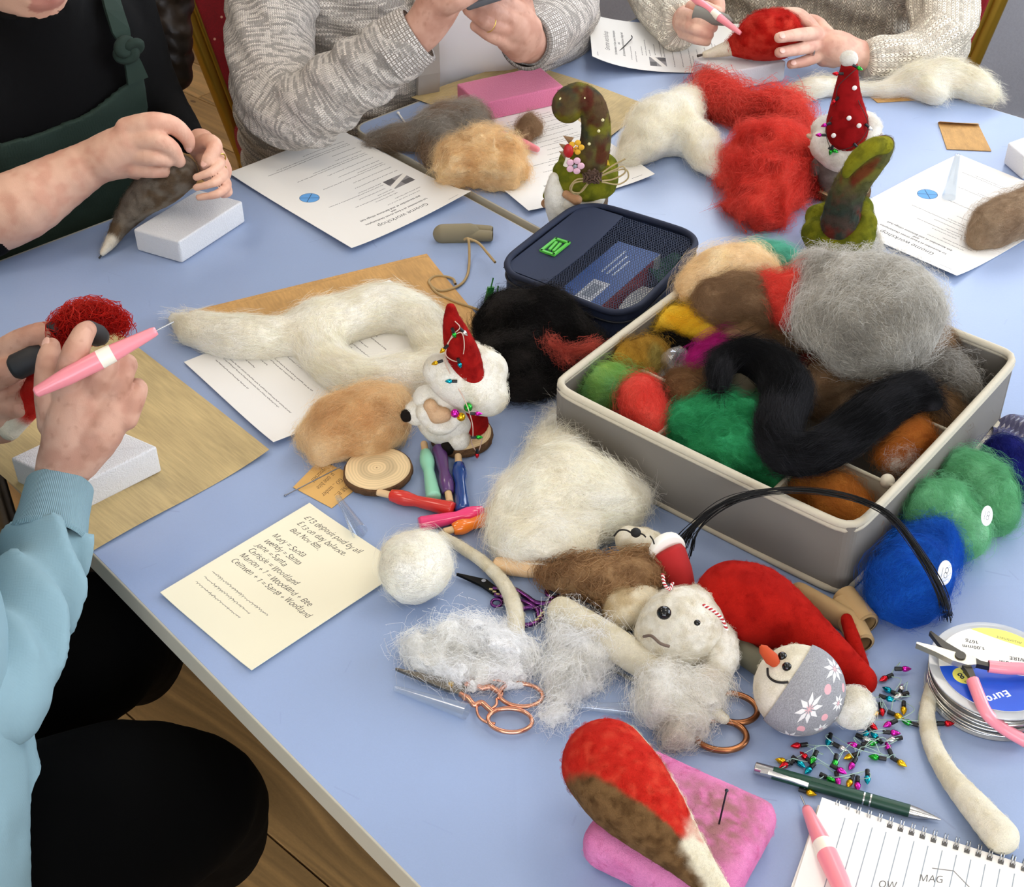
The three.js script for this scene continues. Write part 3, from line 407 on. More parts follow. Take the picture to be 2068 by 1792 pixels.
wool('black_wool', 'big black wool pile between the navy bag and the box', G_W, [[[1005, 672, 42], [1050, 668, 66], [1110, 672, 72], [1165, 700, 48]], [[1005, 735, 48], [1060, 745, 64], [1120, 745, 50]], [[1040, 640, 40], [1120, 650, 46]]], [0x191716, 0x26221f], { seed: 12, density: 60000, len: 0.024, tuft: TUFT.curly, paint: (x, y, z, c) => c });
wool('red_wool_wisp', 'dull red wisp caught on the black wool and box rim', G_W, [[[1108, 690, 3, 1], [1135, 710, 4, 1], [1165, 714, 4, 1], [1200, 704, 5, 1]], [[1135, 712, 3, 1], [1150, 735, 3, 1]]], [0x8e2a1e, 0xa83a2a], { seed: 13, free: true, level: 0.075, floor: TY + 0.06, amp: 0.5, density: 50000, len: 0.022, lift: 1.2, tuft: TUFT.curly, cell: 0.0018 });
wool('white_wool', 'large white wool heap against the front of the box', G_W, [[[1040, 1060, 52], [1080, 1020, 72], [1140, 1000, 78], [1215, 1020, 66], [1275, 1015, 30]], [[1120, 950, 52], [1130, 900, 40], [1125, 862, 24], [1120, 838, 8]], [[1060, 1100, 46], [1150, 1090, 50]]], WHITE, { seed: 14, density: 20000, lift: 0.45, len: 0.034, fold: 0.7, blend: 0.45, amp: 0.24 });
wool('white_wool_ball', 'round white wool ball resting on the handwritten card', G_W, [[[838, 1145, 72, 0.95]]], WHITE, { seed: 15, lift: 0.6, amp: 0.1, fold: 0.3, density: 24000, len: 0.02, freq: 1.2 });
wool('white_wool_wisp', 'thin teased white wool above the rose gold scissors', G_W, [[[860, 1325, 22, 0.4], [905, 1312, 30, 0.4], [965, 1300, 34, 0.4], [1020, 1315, 34, 0.4], [1060, 1340, 22, 0.4]], [[880, 1350, 20, 0.4], [950, 1365, 20, 0.4], [1030, 1365, 22, 0.4]]], [0xfbf9f2, 0xffffff], { seed: 16, amp: 0.8, fold: 0.7, density: 36000, len: 0.026, lift: 1.5, tuft: TUFT.curly });
wool('white_wool_wisp', 'thin teased white wool trailing below the thick felted stick end', G_W, [[[1160, 1285, 28, 0.4], [1165, 1330, 32, 0.4], [1150, 1375, 26, 0.4], [1135, 1415, 16, 0.4], [1125, 1445, 12, 0.4]], [[1200, 1330, 28, 0.4], [1190, 1370, 20, 0.4]]], [0xfbf9f2, 0xffffff], { seed: 17, amp: 0.8, fold: 0.7, density: 36000, len: 0.026, lift: 1.6, tuft: TUFT.curly });
wool('white_wool_wisp', 'matted off white wool over the copper scissors handles', G_W, [[[1330, 1370, 34, 0.9], [1345, 1425, 46, 0.7], [1385, 1455, 40, 0.6], [1360, 1490, 26, 0.5]], [[1400, 1400, 38, 0.9], [1425, 1380, 26, 0.9]]], [0xf6f1e6, 0xfffcf4, 0xe2d8c8], { seed: 18, amp: 0.5, fold: 0.6, density: 36000, len: 0.024, lift: 1.3, tuft: TUFT.curly });
wool('blue_wool_ball', 'bright royal blue wool ball beside the box with a paper sticker', 'wool balls beside the box', [[[1825, 1190, 72, 0.9], [1850, 1160, 70, 0.9]], [[1880, 1112, 58, 0.9], [1830, 1095, 40, 0.9]]], [0x0a47b4, 0x0b3fa2, 0x1556c4], { seed: 19, blend: 0.3, amp: 0.14, fold: 0.7, density: 52000, len: 0.018 });
wool('green_wool_ball', 'sea green wool ball beside the box with a paper sticker', 'wool balls beside the box', [[[1895, 1045, 70, 0.9], [1935, 1080, 52, 0.9]], [[1925, 965, 52, 0.9], [1985, 985, 56, 0.9], [2010, 1035, 40, 0.9]]], [0x64b27a, 0x52a066, 0x78c08a], { seed: 20, blend: 0.3, amp: 0.12, fold: 0.7, density: 52000, len: 0.018 });
wool('navy_wool_ball', 'dark navy wool ball beside the sea green ball', 'wool balls beside the box', [[[2030, 930, 46, 0.9], [2060, 970, 48, 0.9]]], [0x0b1060, 0x0a0c4c], { seed: 21, amp: 0.12, density: 52000, len: 0.018 });
// stickers on the balls
const stickerTex = canvasTex(128, 128, (g) => { g.fillStyle = '#f4f4f2'; g.fillRect(0, 0, 128, 128); g.strokeStyle = '#555'; g.lineWidth = 4; g.beginPath(); g.arc(50, 50, 14, 0, 7); g.stroke(); g.beginPath(); g.arc(76, 56, 14, 0, 7); g.stroke(); g.beginPath(); g.moveTo(40, 88); g.lineTo(92, 92); g.stroke(); });
const sticker = (px, py, h, rpx, label) => { const c = P(px, py, h), r = rpx * depthOf(c) / FPX, n = V3(0.45, 0.55, 0.7).normalize(), g = new THREE.CircleGeometry(1, 24).scale(r * 0.8, r, 1); const b = new THREE.CylinderGeometry(r, r, 0.0006, 24); b.scale(0.85, 1, 1.15); b.applyQuaternion(new THREE.Quaternion().setFromUnitVectors(V3(0, 1, 0), n)); b.translate(c.x, c.y, c.z); solo('paper_sticker', label, 'sticker', b, mat(0xffffff, 0.6, { map: stickerTex })); };
sticker(1908, 1157, 0.062, 22, 'white paper sticker on the bright royal blue wool ball'); sticker(1993, 1042, 0.062, 18, 'white paper sticker on the sea green wool ball');

// ================================================================== the open fabric box and its dividers
const boxM = mat(0x746f67, 0.75, { bumpMap: rep(T.weave, 8), bumpScale: 0.0004 }), bindM = mat(0xcfc6b0, 0.8, { bumpMap: rep(T.weave, 10), bumpScale: 0.0004 }), divM = mat(0xbab29c, 0.8);
{
  const c = BX.reduce((a, b) => a.clone().add(b), V3(0, 0, 0)).multiplyScalar(0.25), t = thing('storage_box', 'grey fabric storage box with cream binding, filled with coloured wool', 'box', V3(c.x, TY, c.z));
  const r0 = roundPoly(BX, 0.018, 6), inn = r0.map((p) => p.clone().lerp(c, 0.016));
  part(t, 'base', slab(r0, TY + 0.001, TY + 0.004), boxM);
  for (let i = 0; i < 4; i++) {
    const a = BX[i], b = BX[(i + 1) % 4], d = b.clone().sub(a).normalize(), n = V3(d.z, 0, -d.x); if (n.dot(c.clone().sub(a)) < 0) n.negate();
    const pts = []; for (let k = 0; k <= 10; k++) { const s = k / 10, p = a.clone().addScaledVector(d, 0.012).lerp(b.clone().addScaledVector(d, -0.012), s); p.addScaledVector(n, -0.003 * Math.sin(Math.PI * s) + 0.001); p.y = TY + BH / 2 + 0.001; pts.push(p); }
    part(t, 'wall_panel', ribbon(pts, BH - 0.002, 0.0026, n), boxM);
    // rounded corner piece
    const cp = []; for (let k = 0; k <= 6; k++) { const A = b.clone().addScaledVector(d, -0.0125), d2 = BX[(i + 2) % 4].clone().sub(b).normalize(), B = b.clone().addScaledVector(d2, 0.0125), s = k / 6, p = A.clone().lerp(b, s).lerp(b.clone().lerp(B, s), s); p.y = TY + BH / 2 + 0.001; cp.push(p.lerp(V3(c.x, p.y, c.z), 0.004)); }
    part(t, 'corner', ribbon(cp, BH - 0.002, 0.0026, n.clone().add(V3(-d.x, 0, -d.z)).normalize()), boxM);
  }
  const ring = (y, k, r) => tube(roundPoly(BX, 0.02, 5).map((p, i) => { const q = p.clone().lerp(c, k); q.y = y + 0.0012 * noise(i * 0.6, 3, 1); return q; }), r, 160, 8, true);
  part(t, 'rim_binding', merged([ring(TY + BH, 0.004, 0.0042), ring(TY + BH - 0.005, 0.0, 0.0034)]), bindM, 'cream woven binding around the rim');
  part(t, 'base_binding', ring(TY + 0.0045, -0.004, 0.0038), bindM, 'cream woven binding around the base');
  const at = (u, v) => BX[0].clone().lerp(BX[1], v).lerp(BX[3].clone().lerp(BX[2], v), u);          // u to the back right, v along the front
  for (const [u0, v0, u1, v1] of [[0.3, 0.02, 0.3, 0.98], [0.62, 0.02, 0.62, 0.98], [0.02, 0.33, 0.98, 0.33], [0.02, 0.72, 0.98, 0.72]]) {
    const a = at(u0, v0), b = at(u1, v1), pts = [0, 0.25, 0.5, 0.75, 1].map((s) => { const p = a.clone().lerp(b, s); p.y = TY + 0.034; return p; }), d = b.clone().sub(a).normalize();
    part(t, 'divider', merged([ribbon(pts, 0.056, 0.002, V3(d.z, 0, -d.x)), tube(pts.map((p) => V3(p.x, TY + 0.0625, p.z)), 0.0022, 12, 6)]), divM, 'cream fabric divider');
  }
}
const inBox = (name, label, chains, colors, o = {}) => wool(name, label, 'wool in the fabric box', chains, colors, { floor: TY + 0.0048, inside: true, grow: 1.16, hk: 0.15, density: 52000, len: 0.018, amp: 0.2, ...o });
inBox('cream_tan_wool', 'pale cream tan wool at the back of the box', [[[1405, 578, 34], [1450, 560, 48], [1505, 548, 46], [1540, 560, 30]]], [0xf6d8a8, 0xecc890], { level: 0.09, seed: 31 });
inBox('teal_wool', 'flat teal green wool behind the cream tan wool', [[[1510, 520, 22], [1560, 530, 36], [1600, 545, 20]]], [0x56b394, 0x4aa585], { level: 0.085, seed: 32, amp: 0.12 });
inBox('brown_wool', 'dark brown wool between the cream tan and bright red wool', [[[1455, 620, 46], [1500, 615, 52], [1545, 640, 34]], [[1520, 562, 22], [1500, 590, 30]]], [0x7d5c3e, 0x8e6c4a, 0x6a4c32], { level: 0.08, seed: 33, tuft: TUFT.curly });
inBox('red_wool', 'bright red wool tucked under the big grey wool clump', [[[1545, 580, 26], [1580, 605, 38], [1620, 590, 40], [1660, 560, 30]], [[1600, 640, 26], [1625, 650, 22]]], [0xe03a2e, 0xe84636], { level: 0.095, seed: 34 });
inBox('grey_wool', 'big fluffy grey wool clump heaped highest in the box', [[[1650, 545, 26], [1700, 580, 62], [1760, 610, 82], [1800, 655, 66]], [[1690, 640, 60], [1740, 680, 52], [1830, 630, 40]]], [0xc6c1b6, 0xd2cdc2, 0xaaa498], { level: 0.115, seed: 35, floor: TY + 0.06, density: 90000, len: 0.022, lift: 1.4, tuft: TUFT.curly, amp: 0.25 });
inBox('yellow_wool', 'bright yellow wool roll in its own compartment', [[[1340, 650, 28], [1385, 655, 32], [1425, 668, 26]]], [0xe8b21a, 0xf0c22c], { level: 0.062, seed: 36, amp: 0.1 });
inBox('mustard_wool_ball', 'mustard brown wool ball split by a groove', [[[1250, 722, 36], [1262, 730, 34]], [[1305, 722, 36], [1300, 735, 30]]], [0xa8791e, 0x96691a, 0x7c6a2a], { level: 0.056, seed: 37, amp: 0.08, blend: 0.3 });
inBox('black_wool', 'small black wool piece beside the bright yellow roll', [[[1345, 700, 24], [1385, 715, 20]]], [0x0c0b0a, 0x15120f], { level: 0.052, seed: 38, tuft: TUFT.curly });
inBox('magenta_wool', 'magenta pink wool beside the thick black roving', [[[1410, 735, 22], [1445, 715, 28], [1485, 692, 20]]], [0xc0157a, 0xa8106a], { level: 0.06, seed: 39, amp: 0.14 });
inBox('light_green_wool', 'light green wool in the corner of the box', [[[1185, 785, 26], [1230, 785, 38], [1270, 780, 26]]], [0x74ad4e, 0x5a9a54, 0x96b84a], { level: 0.05, seed: 40, len: 0.022 });
inBox('red_wool', 'bright red wool pad beside the light green wool', [[[1290, 800, 36], [1305, 835, 38], [1318, 865, 22]]], [0xe03a2e, 0xe84636], { level: 0.058, seed: 41, amp: 0.1 });
inBox('brown_wool', 'chocolate brown wool between the bright red pad and black roving', [[[1375, 790, 36], [1400, 810, 38], [1430, 780, 30]]], [0x5a3a20, 0x6a4526], { level: 0.05, seed: 42 });
inBox('green_wool', 'emerald green wool bundle with rolled folds under the black roving', [[[1405, 870, 44], [1450, 850, 44], [1510, 855, 36]], [[1450, 910, 44], [1510, 930, 46], [1570, 955, 30]]], [0x1f8a4c, 0x259a58, 0x177a40], { level: 0.05, seed: 43, fold: 1.0, blend: 0.35, freq: 1.1 });
inBox('tan_brown_roving', 'tan brown roving curving behind the thick black roving', [[[1480, 690, 20], [1540, 668, 26], [1610, 680, 28], [1680, 705, 24], [1720, 730, 20]]], [0x8f6d4a, 0x7d5c3c], { level: 0.068, seed: 44, swirl: 0.8 });
inBox('tan_brown_roving', 'tan brown roving running below the big grey clump', [[[1610, 790, 24], [1680, 765, 34], [1750, 745, 34], [1830, 715, 36], [1900, 690, 34], [1935, 690, 20]]], [0x8a6848, 0x9a7a58], { level: 0.066, seed: 45, swirl: 0.8 });
inBox('brown_wool', 'mid brown wool filling the far side of the box', [[[1720, 800, 34], [1790, 770, 40], [1860, 740, 40], [1930, 730, 30]], [[1640, 820, 26], [1700, 830, 28]]], [0x7a5c40, 0x8c6c4c, 0x684c34], { level: 0.04, seed: 53 });
inBox('dark_red_wool', 'dark red wool piece hidden below the tan brown roving', [[[1640, 728, 22], [1680, 740, 22]]], [0x5a0e0c, 0x6a1512], { level: 0.052, seed: 46 });
inBox('grey_wool_wisp', 'thin grey wool wisp at the end of the tan roving', [[[1860, 770, 28], [1910, 760, 34], [1940, 790, 22]]], [0x8f887c, 0x9c968c], { level: 0.052, seed: 47, density: 80000, lift: 1.6, tuft: TUFT.curly, len: 0.026 });
inBox('dark_brown_wool', 'dark brown wool near the corner with the orange wool', [[[1850, 815, 34], [1895, 830, 34], [1920, 870, 24]]], [0x5c4026, 0x6c4c2c], { level: 0.045, seed: 48 });
inBox('orange_wool', 'rust orange wool clump beside the little white bead', [[[1820, 890, 34], [1845, 880, 36], [1800, 930, 26]]], [0xb5601c, 0xa34f14], { level: 0.056, seed: 49 });
inBox('orange_wool', 'rust orange wool lying under the thin black strand', [[[1630, 985, 32], [1680, 1000, 40], [1720, 1025, 30]], [[1680, 1035, 26], [1730, 1050, 20]]], [0xb0621e, 0x9c5214], { level: 0.045, seed: 50 });
inBox('white_wool_tuft', 'tiny white wool tuft beside the rust orange clump', [[[1805, 935, 14], [1825, 925, 14]]], [0xe6e0d6, 0xd8d0c4], { level: 0.06, seed: 51, tuft: TUFT.curly });
solo('felt_bead', 'little white felt bead in the corner compartment of the box', 'bead', ball(P(1792, 972, 0.062), 0.0075), mat(0xe2dac6, 0.95));
inBox('black_roving', 'thick glossy black roving snaking over the box contents', [[[1452, 775, 22], [1460, 735, 30], [1505, 720, 36], [1560, 745, 46], [1590, 800, 50], [1572, 865, 46], [1590, 915, 44], [1650, 915, 42], [1720, 870, 46], [1790, 820, 46], [1850, 795, 38], [1888, 815, 16]]], [0x131315, 0x1c1c1f], { grow: 1.0, level: 0.09, seed: 52, floor: TY + 0.035, amp: 0.06, fold: 0.4, swirl: 0.15, jitter: 0.12, lift: 0.18, tuft: TUFT.straight, len: 0.032, density: 30000, blend: 0.3 });
{ // crumpled clear bag
  const q = P(1350, 745, 0.05), g = new THREE.IcosahedronGeometry(0.022, 4), p = g.attributes.position; for (let i = 0; i < p.count; i++) { const x = p.getX(i), y = p.getY(i), z = p.getZ(i), k = 1 + 0.45 * noise(x * 90, y * 90, z * 90); p.setXYZ(i, x * k, y * k * 1.1, z * k); } g.computeVertexNormals(); g.translate(q.x, q.y, q.z); solo('plastic_bag', 'crumpled clear plastic bag between the mustard ball and magenta wool', 'bag', g, mat(0xffffff, 0.12, { transmission: 0.9, thickness: 0 }));
}
{ // thin black strand that hangs over the rim
  const r = mulberry(91), K = [[1368, 1118, 0.012], [1398, 1068, 0.05], [1470, 1014, 0.088], [1560, 992, 0.096], [1680, 997, 0.098], [1785, 1033, 0.098], [1850, 1108, 0.092], [1895, 1185, 0.07], [1912, 1250, 0.004]], L = [];
  for (let s = 0; s < 36; s++) { const a = (r() - 0.5), b = (r() - 0.5); L.push(tube(K.map(([x, y, h], i) => { const w = 11 + 12 * Math.pow(Math.abs(i - 5) / 5, 2) + (i === 0 ? 16 : 0); return P(x + a * w * 1.6 + (r() - 0.5) * 5, y + b * w + (r() - 0.5) * 4, Math.max(0.002, h + (r() - 0.5) * 0.006)); }), 0.00042, 44, 4)); }
  solo('black_wool_strand', 'thin black wool strand draped over the front corner of the box', 'wool', merged(L), mat(0x0b0b0c, 0.9));
}

// ================================================================== foam blocks
const foamM = (c) => mat(c, 0.85, { bumpMap: rep(T.grain, 10), bumpScale: 0.0012, transmission: 0.3, thickness: 0 });
function block(label, cs, h, y0, material, r = 0.004, name = 'foam_block') { const g = slab(roundPoly(cs, r), TY + y0, TY + y0 + h, Math.min(r * 0.6, 0.003)); return solo(name, label, 'foam block', g, material); }
const quad = (a, b, c, h) => { const A = P(...a, h), B = P(...b, h), D = P(...c, h); return [A, B, D, A.clone().add(D).sub(B)]; };          // three top corners of a level block
const whiteFoam = foamM(0xf2f3f5), pinkFoam = foamM(0xec84ac);
block('white foam block under the grey felted cone, beside the handout', quad([268, 462], [360, 488], [490, 405], 0.034), 0.032, 0.001, whiteFoam);
block('smooth pink foam block standing on brown paper', quad([922, 168], [968, 210], [1138, 172], 0.034), 0.03, 0.003, pinkFoam);
block('white foam block under the red felted cone of the cream sweater', quad([1400, 122], [1460, 152], [1588, 128], 0.034), 0.033, 0.0045, whiteFoam);
block('white foam block on brown paper under the blue sleeve', quad([20, 925], [150, 985], [318, 902], 0.036), 0.034, 0.002, whiteFoam);
block('white foam block at the table edge past the small envelope', quad([2035, 288], [2075, 322], [2190, 280], 0.034), 0.033, 0.001, whiteFoam);
{ // thick felt-like pink pad with a fibre-stained middle
  const T0 = P(1325, 1500, 0.042), R0 = P(1622, 1632, 0.042), L0 = P(1128, 1672, 0.042), c = L0.clone().add(R0).multiplyScalar(0.5), e = R0.clone().sub(T0), f = L0.clone().sub(T0), hw = e.length() / 2, hl = f.length() / 2; e.normalize(); f.sub(e.clone().multiplyScalar(f.dot(e))).normalize();
  const pink = lin(0xe488b8), pink2 = lin(0xdc7cae), dirt = lin(0x9a7462), cy = TY + 0.022, hh = 0.0205, rr = 0.018, stain = P(1450, 1650, 0.042);
  const t = thing('felting_pad', 'thick pink felted pad under the robin coloured cone, stained brown', 'pad', V3(c.x, TY, c.z));
  const fn = (x, y, z) => { const dx = Math.abs((x - c.x) * e.x + (z - c.z) * e.z) - hw + rr, dz = Math.abs((x - c.x) * f.x + (z - c.z) * f.z) - hl + rr, dy = Math.abs(y - cy) - hh + rr * 0.9; return Math.hypot(Math.max(dx, 0), Math.max(dy, 0), Math.max(dz, 0)) + Math.min(0, Math.max(dx, dy, dz)) - rr * 0.9; };
  felted((x, y, z) => fn(x, y, z), V3(c.x - 0.17, TY, c.z - 0.17), V3(c.x + 0.17, TY + 0.05, c.z + 0.17), 0.0032, (x, y, z) => { const k = smooth(-0.2, 0.3, fbm(x * 60, y * 60, z * 60, 3)), d = Math.hypot(x - stain.x, z - stain.z), s = smooth(0.055, 0.012, d + 0.03 * fbm(x * 50, 1, z * 50, 3)) * smooth(-0.5, 0.3, fbm(x * 160, y * 160, z * 160, 3)) * 0.8; return mix3(mix3(pink, pink2, k), dirt, s); }, t, 'pad_body', { nap: 500, len: 0.005, rough: 0.0008 });
  const n = P(1452, 1665, 0.042), tip = n.clone().add(V3(0.004, 0.034, -0.006)); solo('felting_needle', 'felting needle stuck upright in the stained pink pad', 'needle', merged([tube([n, tip], 0.0008, 4, 6), ball(tip, 0.0016, 0.0012, 0.0016, 10)]), mat(0x3a3c44, 0.3, { metalness: 0.9 }));
  // robin-coloured cone
  const K = [[1226, 1545, 92], [1262, 1590, 92], [1315, 1648, 76], [1372, 1712, 52], [1428, 1776, 33], [1478, 1838, 22]], ax = K.map(([x, y, r]) => W(x, y, r, 0.96, 0.0405)), fld = chainField([ax], 0.03), A = ax[0][0], B = ax[5][0], D = B.clone().sub(A), side = V3(0, 1, 0).cross(D).normalize(); const L = D.length(); D.normalize();
  const red = lin(0xc5271c), red2 = lin(0xd84a34), br = lin(0x7b5c3a), br2 = lin(0x5f4428), cr = lin(0xe9e0c6), [lo, hi] = fit(ax, 0.006);
  const tc = thing('robin_cone', 'felted cone in red, brown and cream lying on the stained pink pad', 'felted cone', V3(A.x, TY + 0.041, A.z));
  const coneR = (tt) => { const k = clamp(tt) * 5, i = Math.min(4, Math.floor(k)); return lerp(ax[i][1], ax[i + 1][1], k - i); };
  felted((x, y, z) => Math.max(fld(x, y, z), TY + 0.0415 - y), lo, hi, 0.0028, (x, y, z) => {
    const tt = ((x - A.x) * D.x + (y - A.y) * D.y + (z - A.z) * D.z) / L, s = ((x - A.x) * side.x + (z - A.z) * side.z - 0) / coneR(tt), n = fbm(x * 70, y * 70, z * 70, 3) * 0.4, m = smooth(-0.1, 0.35, fbm(x * 160, y * 160, z * 160, 2));
    const redK = smooth(0.66, 0.52, tt + n * 0.5) * smooth(-0.08, 0.05, s + 0.92 - 1.2 * tt + n * 0.35) * smooth(0.82, 0.72, s + n * 0.2), crK = Math.max(smooth(0.74, 0.84, s + n * 0.2), smooth(0.48, 0.62, tt + n * 0.5 + s * 0.32));
    return mix3(mix3(mix3(br, br2, m), cr, crK), mix3(red, red2, m * 0.6), redK);
  }, tc, 'cone_body', { nap: 900, len: 0.006 });
}

// ================================================================== felted sticks, cones and small creatures
const chainPart = (t, name, chain, paint, o = {}) => { const [lo, hi] = fit(chain.flat(1).length && Array.isArray(chain[0][0]) ? chain.flat() : chain, 0.006), ch = Array.isArray(chain[0][0]) ? chain : [chain], f = chainField(ch, o.k ?? 0.012), fl = o.floor ?? TY + 0.0008; return felted((x, y, z) => Math.max(f(x, y, z), fl - y), V3(lo.x, Math.max(lo.y, fl - 0.003), lo.z), hi, o.cell ?? 0.0022, paint, t, name, { nap: o.nap ?? 250, len: o.len ?? 0.005, ...o }); };
const two = (a, b, fq = 70, lo = -0.15, hi = 0.3) => { const A = lin(a), B = lin(b); return (x, y, z) => mix3(A, B, smooth(lo, hi, fbm(x * fq, y * fq, z * fq, 3))); };
const creamP = two(0xefe8d2, 0xe2d8bc);
function stick(label, pts, o = {}) { const ch = pts.map(([x, y, r, hk]) => W(x, y, r, hk ?? 1.0)), t = thing('felted_stick', label, 'felted stick', V3(ch[0][0].x, TY, ch[0][0].z)); chainPart(t, 'stick_body', ch, creamP, { nap: 300, ...o }); return t; }
stick('thick cream felted stick with a rounded end beside the white dog head', [[1135, 1235, 30, 1.3], [1240, 1300, 34, 1.3], [1340, 1368, 30, 1.3], [1410, 1415, 22, 1.6], [1462, 1452, 12, 2]]);
stick('cream felted stick widening to a club beside the wire spool', [[1882, 1388, 14], [1872, 1440, 16], [1880, 1495, 19], [1912, 1560, 22], [1965, 1625, 30], [2022, 1690, 36]]);
{ const t = thing('felted_rope', 'narrow cream felted rope curving from the white wool ball', 'felted rope', P(1020, 1180)); chainPart(t, 'rope_body', [[893, 1082, 10], [930, 1105, 12], [975, 1135, 13], [1018, 1180, 15], [1038, 1225, 17], [1042, 1275, 18], [1035, 1300, 14]].map(([x, y, r]) => W(x, y, r, 1.5)), creamP, { nap: 260 }); }
{ // tall red hat shape with a hook
  const ch = [W(1482, 1212, 80, 0.98), W(1522, 1222, 82, 0.98), W(1588, 1256, 64, 1), W(1660, 1306, 44, 1.2), W(1738, 1375, 33, 1.1)], hook = [W(1740, 1345, 16, 2.2), W(1722, 1290, 15, 3), W(1710, 1252, 13, 3.4)], t = thing('red_felted_cone', 'big red felted cone with a short hook lying beside the box', 'felted cone', V3(ch[0][0].x, TY, ch[0][0].z));
  chainPart(t, 'cone_body', ch, two(0xb81d14, 0xa3140d, 50), { nap: 700, cell: 0.0028, k: 0.03 }); chainPart(t, 'hook', hook, two(0xb0180f, 0x9c120b), { nap: 80 });
}
{ // white dog head
  const c = W(1385, 1268, 78, 0.9), mz = W(1352, 1262, 56, 1.4), t = thing('felted_dog_head', 'white felted dog head with black nose and floppy ear', 'felted dog', V3(c[0].x, TY, c[0].z));
  const dark = lin(0x5a4c40), mouth = [P(1302, 1290, 0.062), P(1318, 1292, 0.067), P(1345, 1308, 0.066)];
  chainPart(t, 'head', [[c], [mz], [W(1330, 1300, 40, 1.2), W(1350, 1310, 40, 1.2)], [W(1420, 1235, 50, 1.2)]], two(0xf0ebdc, 0xe4dcc8, 120), { nap: 900, len: 0.007, k: 0.02, rough: 0.0016 });
  chainPart(t, 'ear', [W(1425, 1232, 26, 2.6), W(1452, 1280, 34, 1.8), W(1458, 1335, 34, 1.3), W(1440, 1380, 22, 1.2)], two(0xf4f0e4, 0xe6dfce, 130), { nap: 400, len: 0.008, rough: 0.0016 });
  const nz = P(1341, 1238, 0.083); part(t, 'nose', ball(nz, 0.0065, 0.0058, 0.0065), M.gloss, 'shiny black nose');
  part(t, 'mouth', tube([P(1300, 1286, 0.064), P(1316, 1285, 0.073), P(1334, 1300, 0.073), P(1352, 1306, 0.07)], 0.0014, 16, 6), mat(0x6a5a4e, 0.9));
  part(t, 'eye', ball(P(1408, 1258, 0.078), 0.003, 0.0025, 0.003, 12), M.gloss);
}
{ // sleepy sloth with cream face
  const t = thing('felted_sloth', 'brown fluffy felted sloth with cream face and red hat', 'felted sloth', P(1220, 1190));
  const body = chainPart(t, 'body', [[W(1115, 1165, 28, 1), W(1170, 1168, 42, 1), W(1235, 1172, 48, 1), W(1300, 1160, 46, 1.1)], [W(1260, 1215, 40, 0.9), W(1240, 1205, 34, 0.9)]], two(0x9c7a58, 0xb8966e, 60), { nap: 900, len: 0.016, k: 0.02, rough: 0.002, lift: 1.2 });
  chainPart(t, 'head', [[W(1272, 1092, 30, 2.2), W(1310, 1108, 38, 1.6), W(1330, 1130, 30, 1.6)]], two(0xf1ead6, 0xe3d8bd, 90), { nap: 300, k: 0.016 });
  chainPart(t, 'belly', [[W(1262, 1232, 44, 1.05), W(1300, 1222, 40, 1.1)]], two(0xe8dcc0, 0xc9b48e, 60), { nap: 300, len: 0.009 });
  part(t, 'nose', ball(P(1284, 1076, 0.062), 0.0052, 0.0046, 0.0052, 12), mat(0x0c0b0a, 0.8));
  part(t, 'mouth', tube([P(1240, 1083, 0.05), P(1250, 1072, 0.056), P(1264, 1071, 0.06), P(1276, 1077, 0.062)], 0.0009, 14, 6), mat(0x1a1512, 0.9));
  for (const [a, b, c2] of [[[1294, 1078], [1299, 1080], [1304, 1085]], [[1313, 1083], [1318, 1090], [1321, 1099]]]) part(t, 'eyelid', tube([a, b, c2].map(([x, y]) => P(x, y, 0.064)), 0.0008, 8, 5), mat(0x1a1512, 0.9));
  const red = mat(0xa80d0e, 0.8, { sheen: 1, sheenColor: new THREE.Color(0.5, 0.1, 0.1) });
  part(t, 'hat', lathe([[0, 0], [0, 0.017], [0.1, 0.018], [0.5, 0.014], [0.85, 0.008], [1, 0.003], [1, 0]], P(1346, 1116, 0.042), P(1398, 1208, 0.018), 20), red, 'red velvet hat'); part(t, 'hat_band', lathe([[0, 0], [0, 0.016], [0.3, 0.019], [0.8, 0.019], [1, 0.017], [1, 0]], P(1340, 1106, 0.043), P(1352, 1118, 0.045), 20), mat(0xf2eee4, 0.95));
}
{ // twisted red and white hanging string
  const str = (pts, label) => { const cv = new THREE.CatmullRomCurve3(pts), n = 60, A = [], B = []; for (let i = 0; i <= n; i++) { const p = cv.getPoint(i / n), tg = cv.getTangent(i / n), s = tg.clone().cross(V3(0, 1, 0)).normalize(), u = s.clone().cross(tg), w = i * 0.9; A.push(p.clone().addScaledVector(s, Math.cos(w) * 0.0008).addScaledVector(u, Math.sin(w) * 0.0008)); B.push(p.clone().addScaledVector(s, -Math.cos(w) * 0.0008).addScaledVector(u, -Math.sin(w) * 0.0008)); } const t = thing('twisted_string', label, 'string', pts[0].clone()); part(t, 'red_strand', tube(A, 0.0009, 120, 6), mat(0xb5222a, 0.7)); part(t, 'white_strand', tube(B, 0.0009, 120, 6), mat(0xf2efe8, 0.7)); };
  str([P(1420, 1222, 0.086), P(1440, 1234, 0.084), P(1456, 1248, 0.078), P(1468, 1272, 0.06)], 'red and white twisted string on top of the white dog head');
  str([P(1338, 1160, 0.07), P(1342, 1180, 0.075), P(1350, 1190, 0.07), P(1358, 1178, 0.06)], 'red and white twisted string beside the red velvet hat');
}
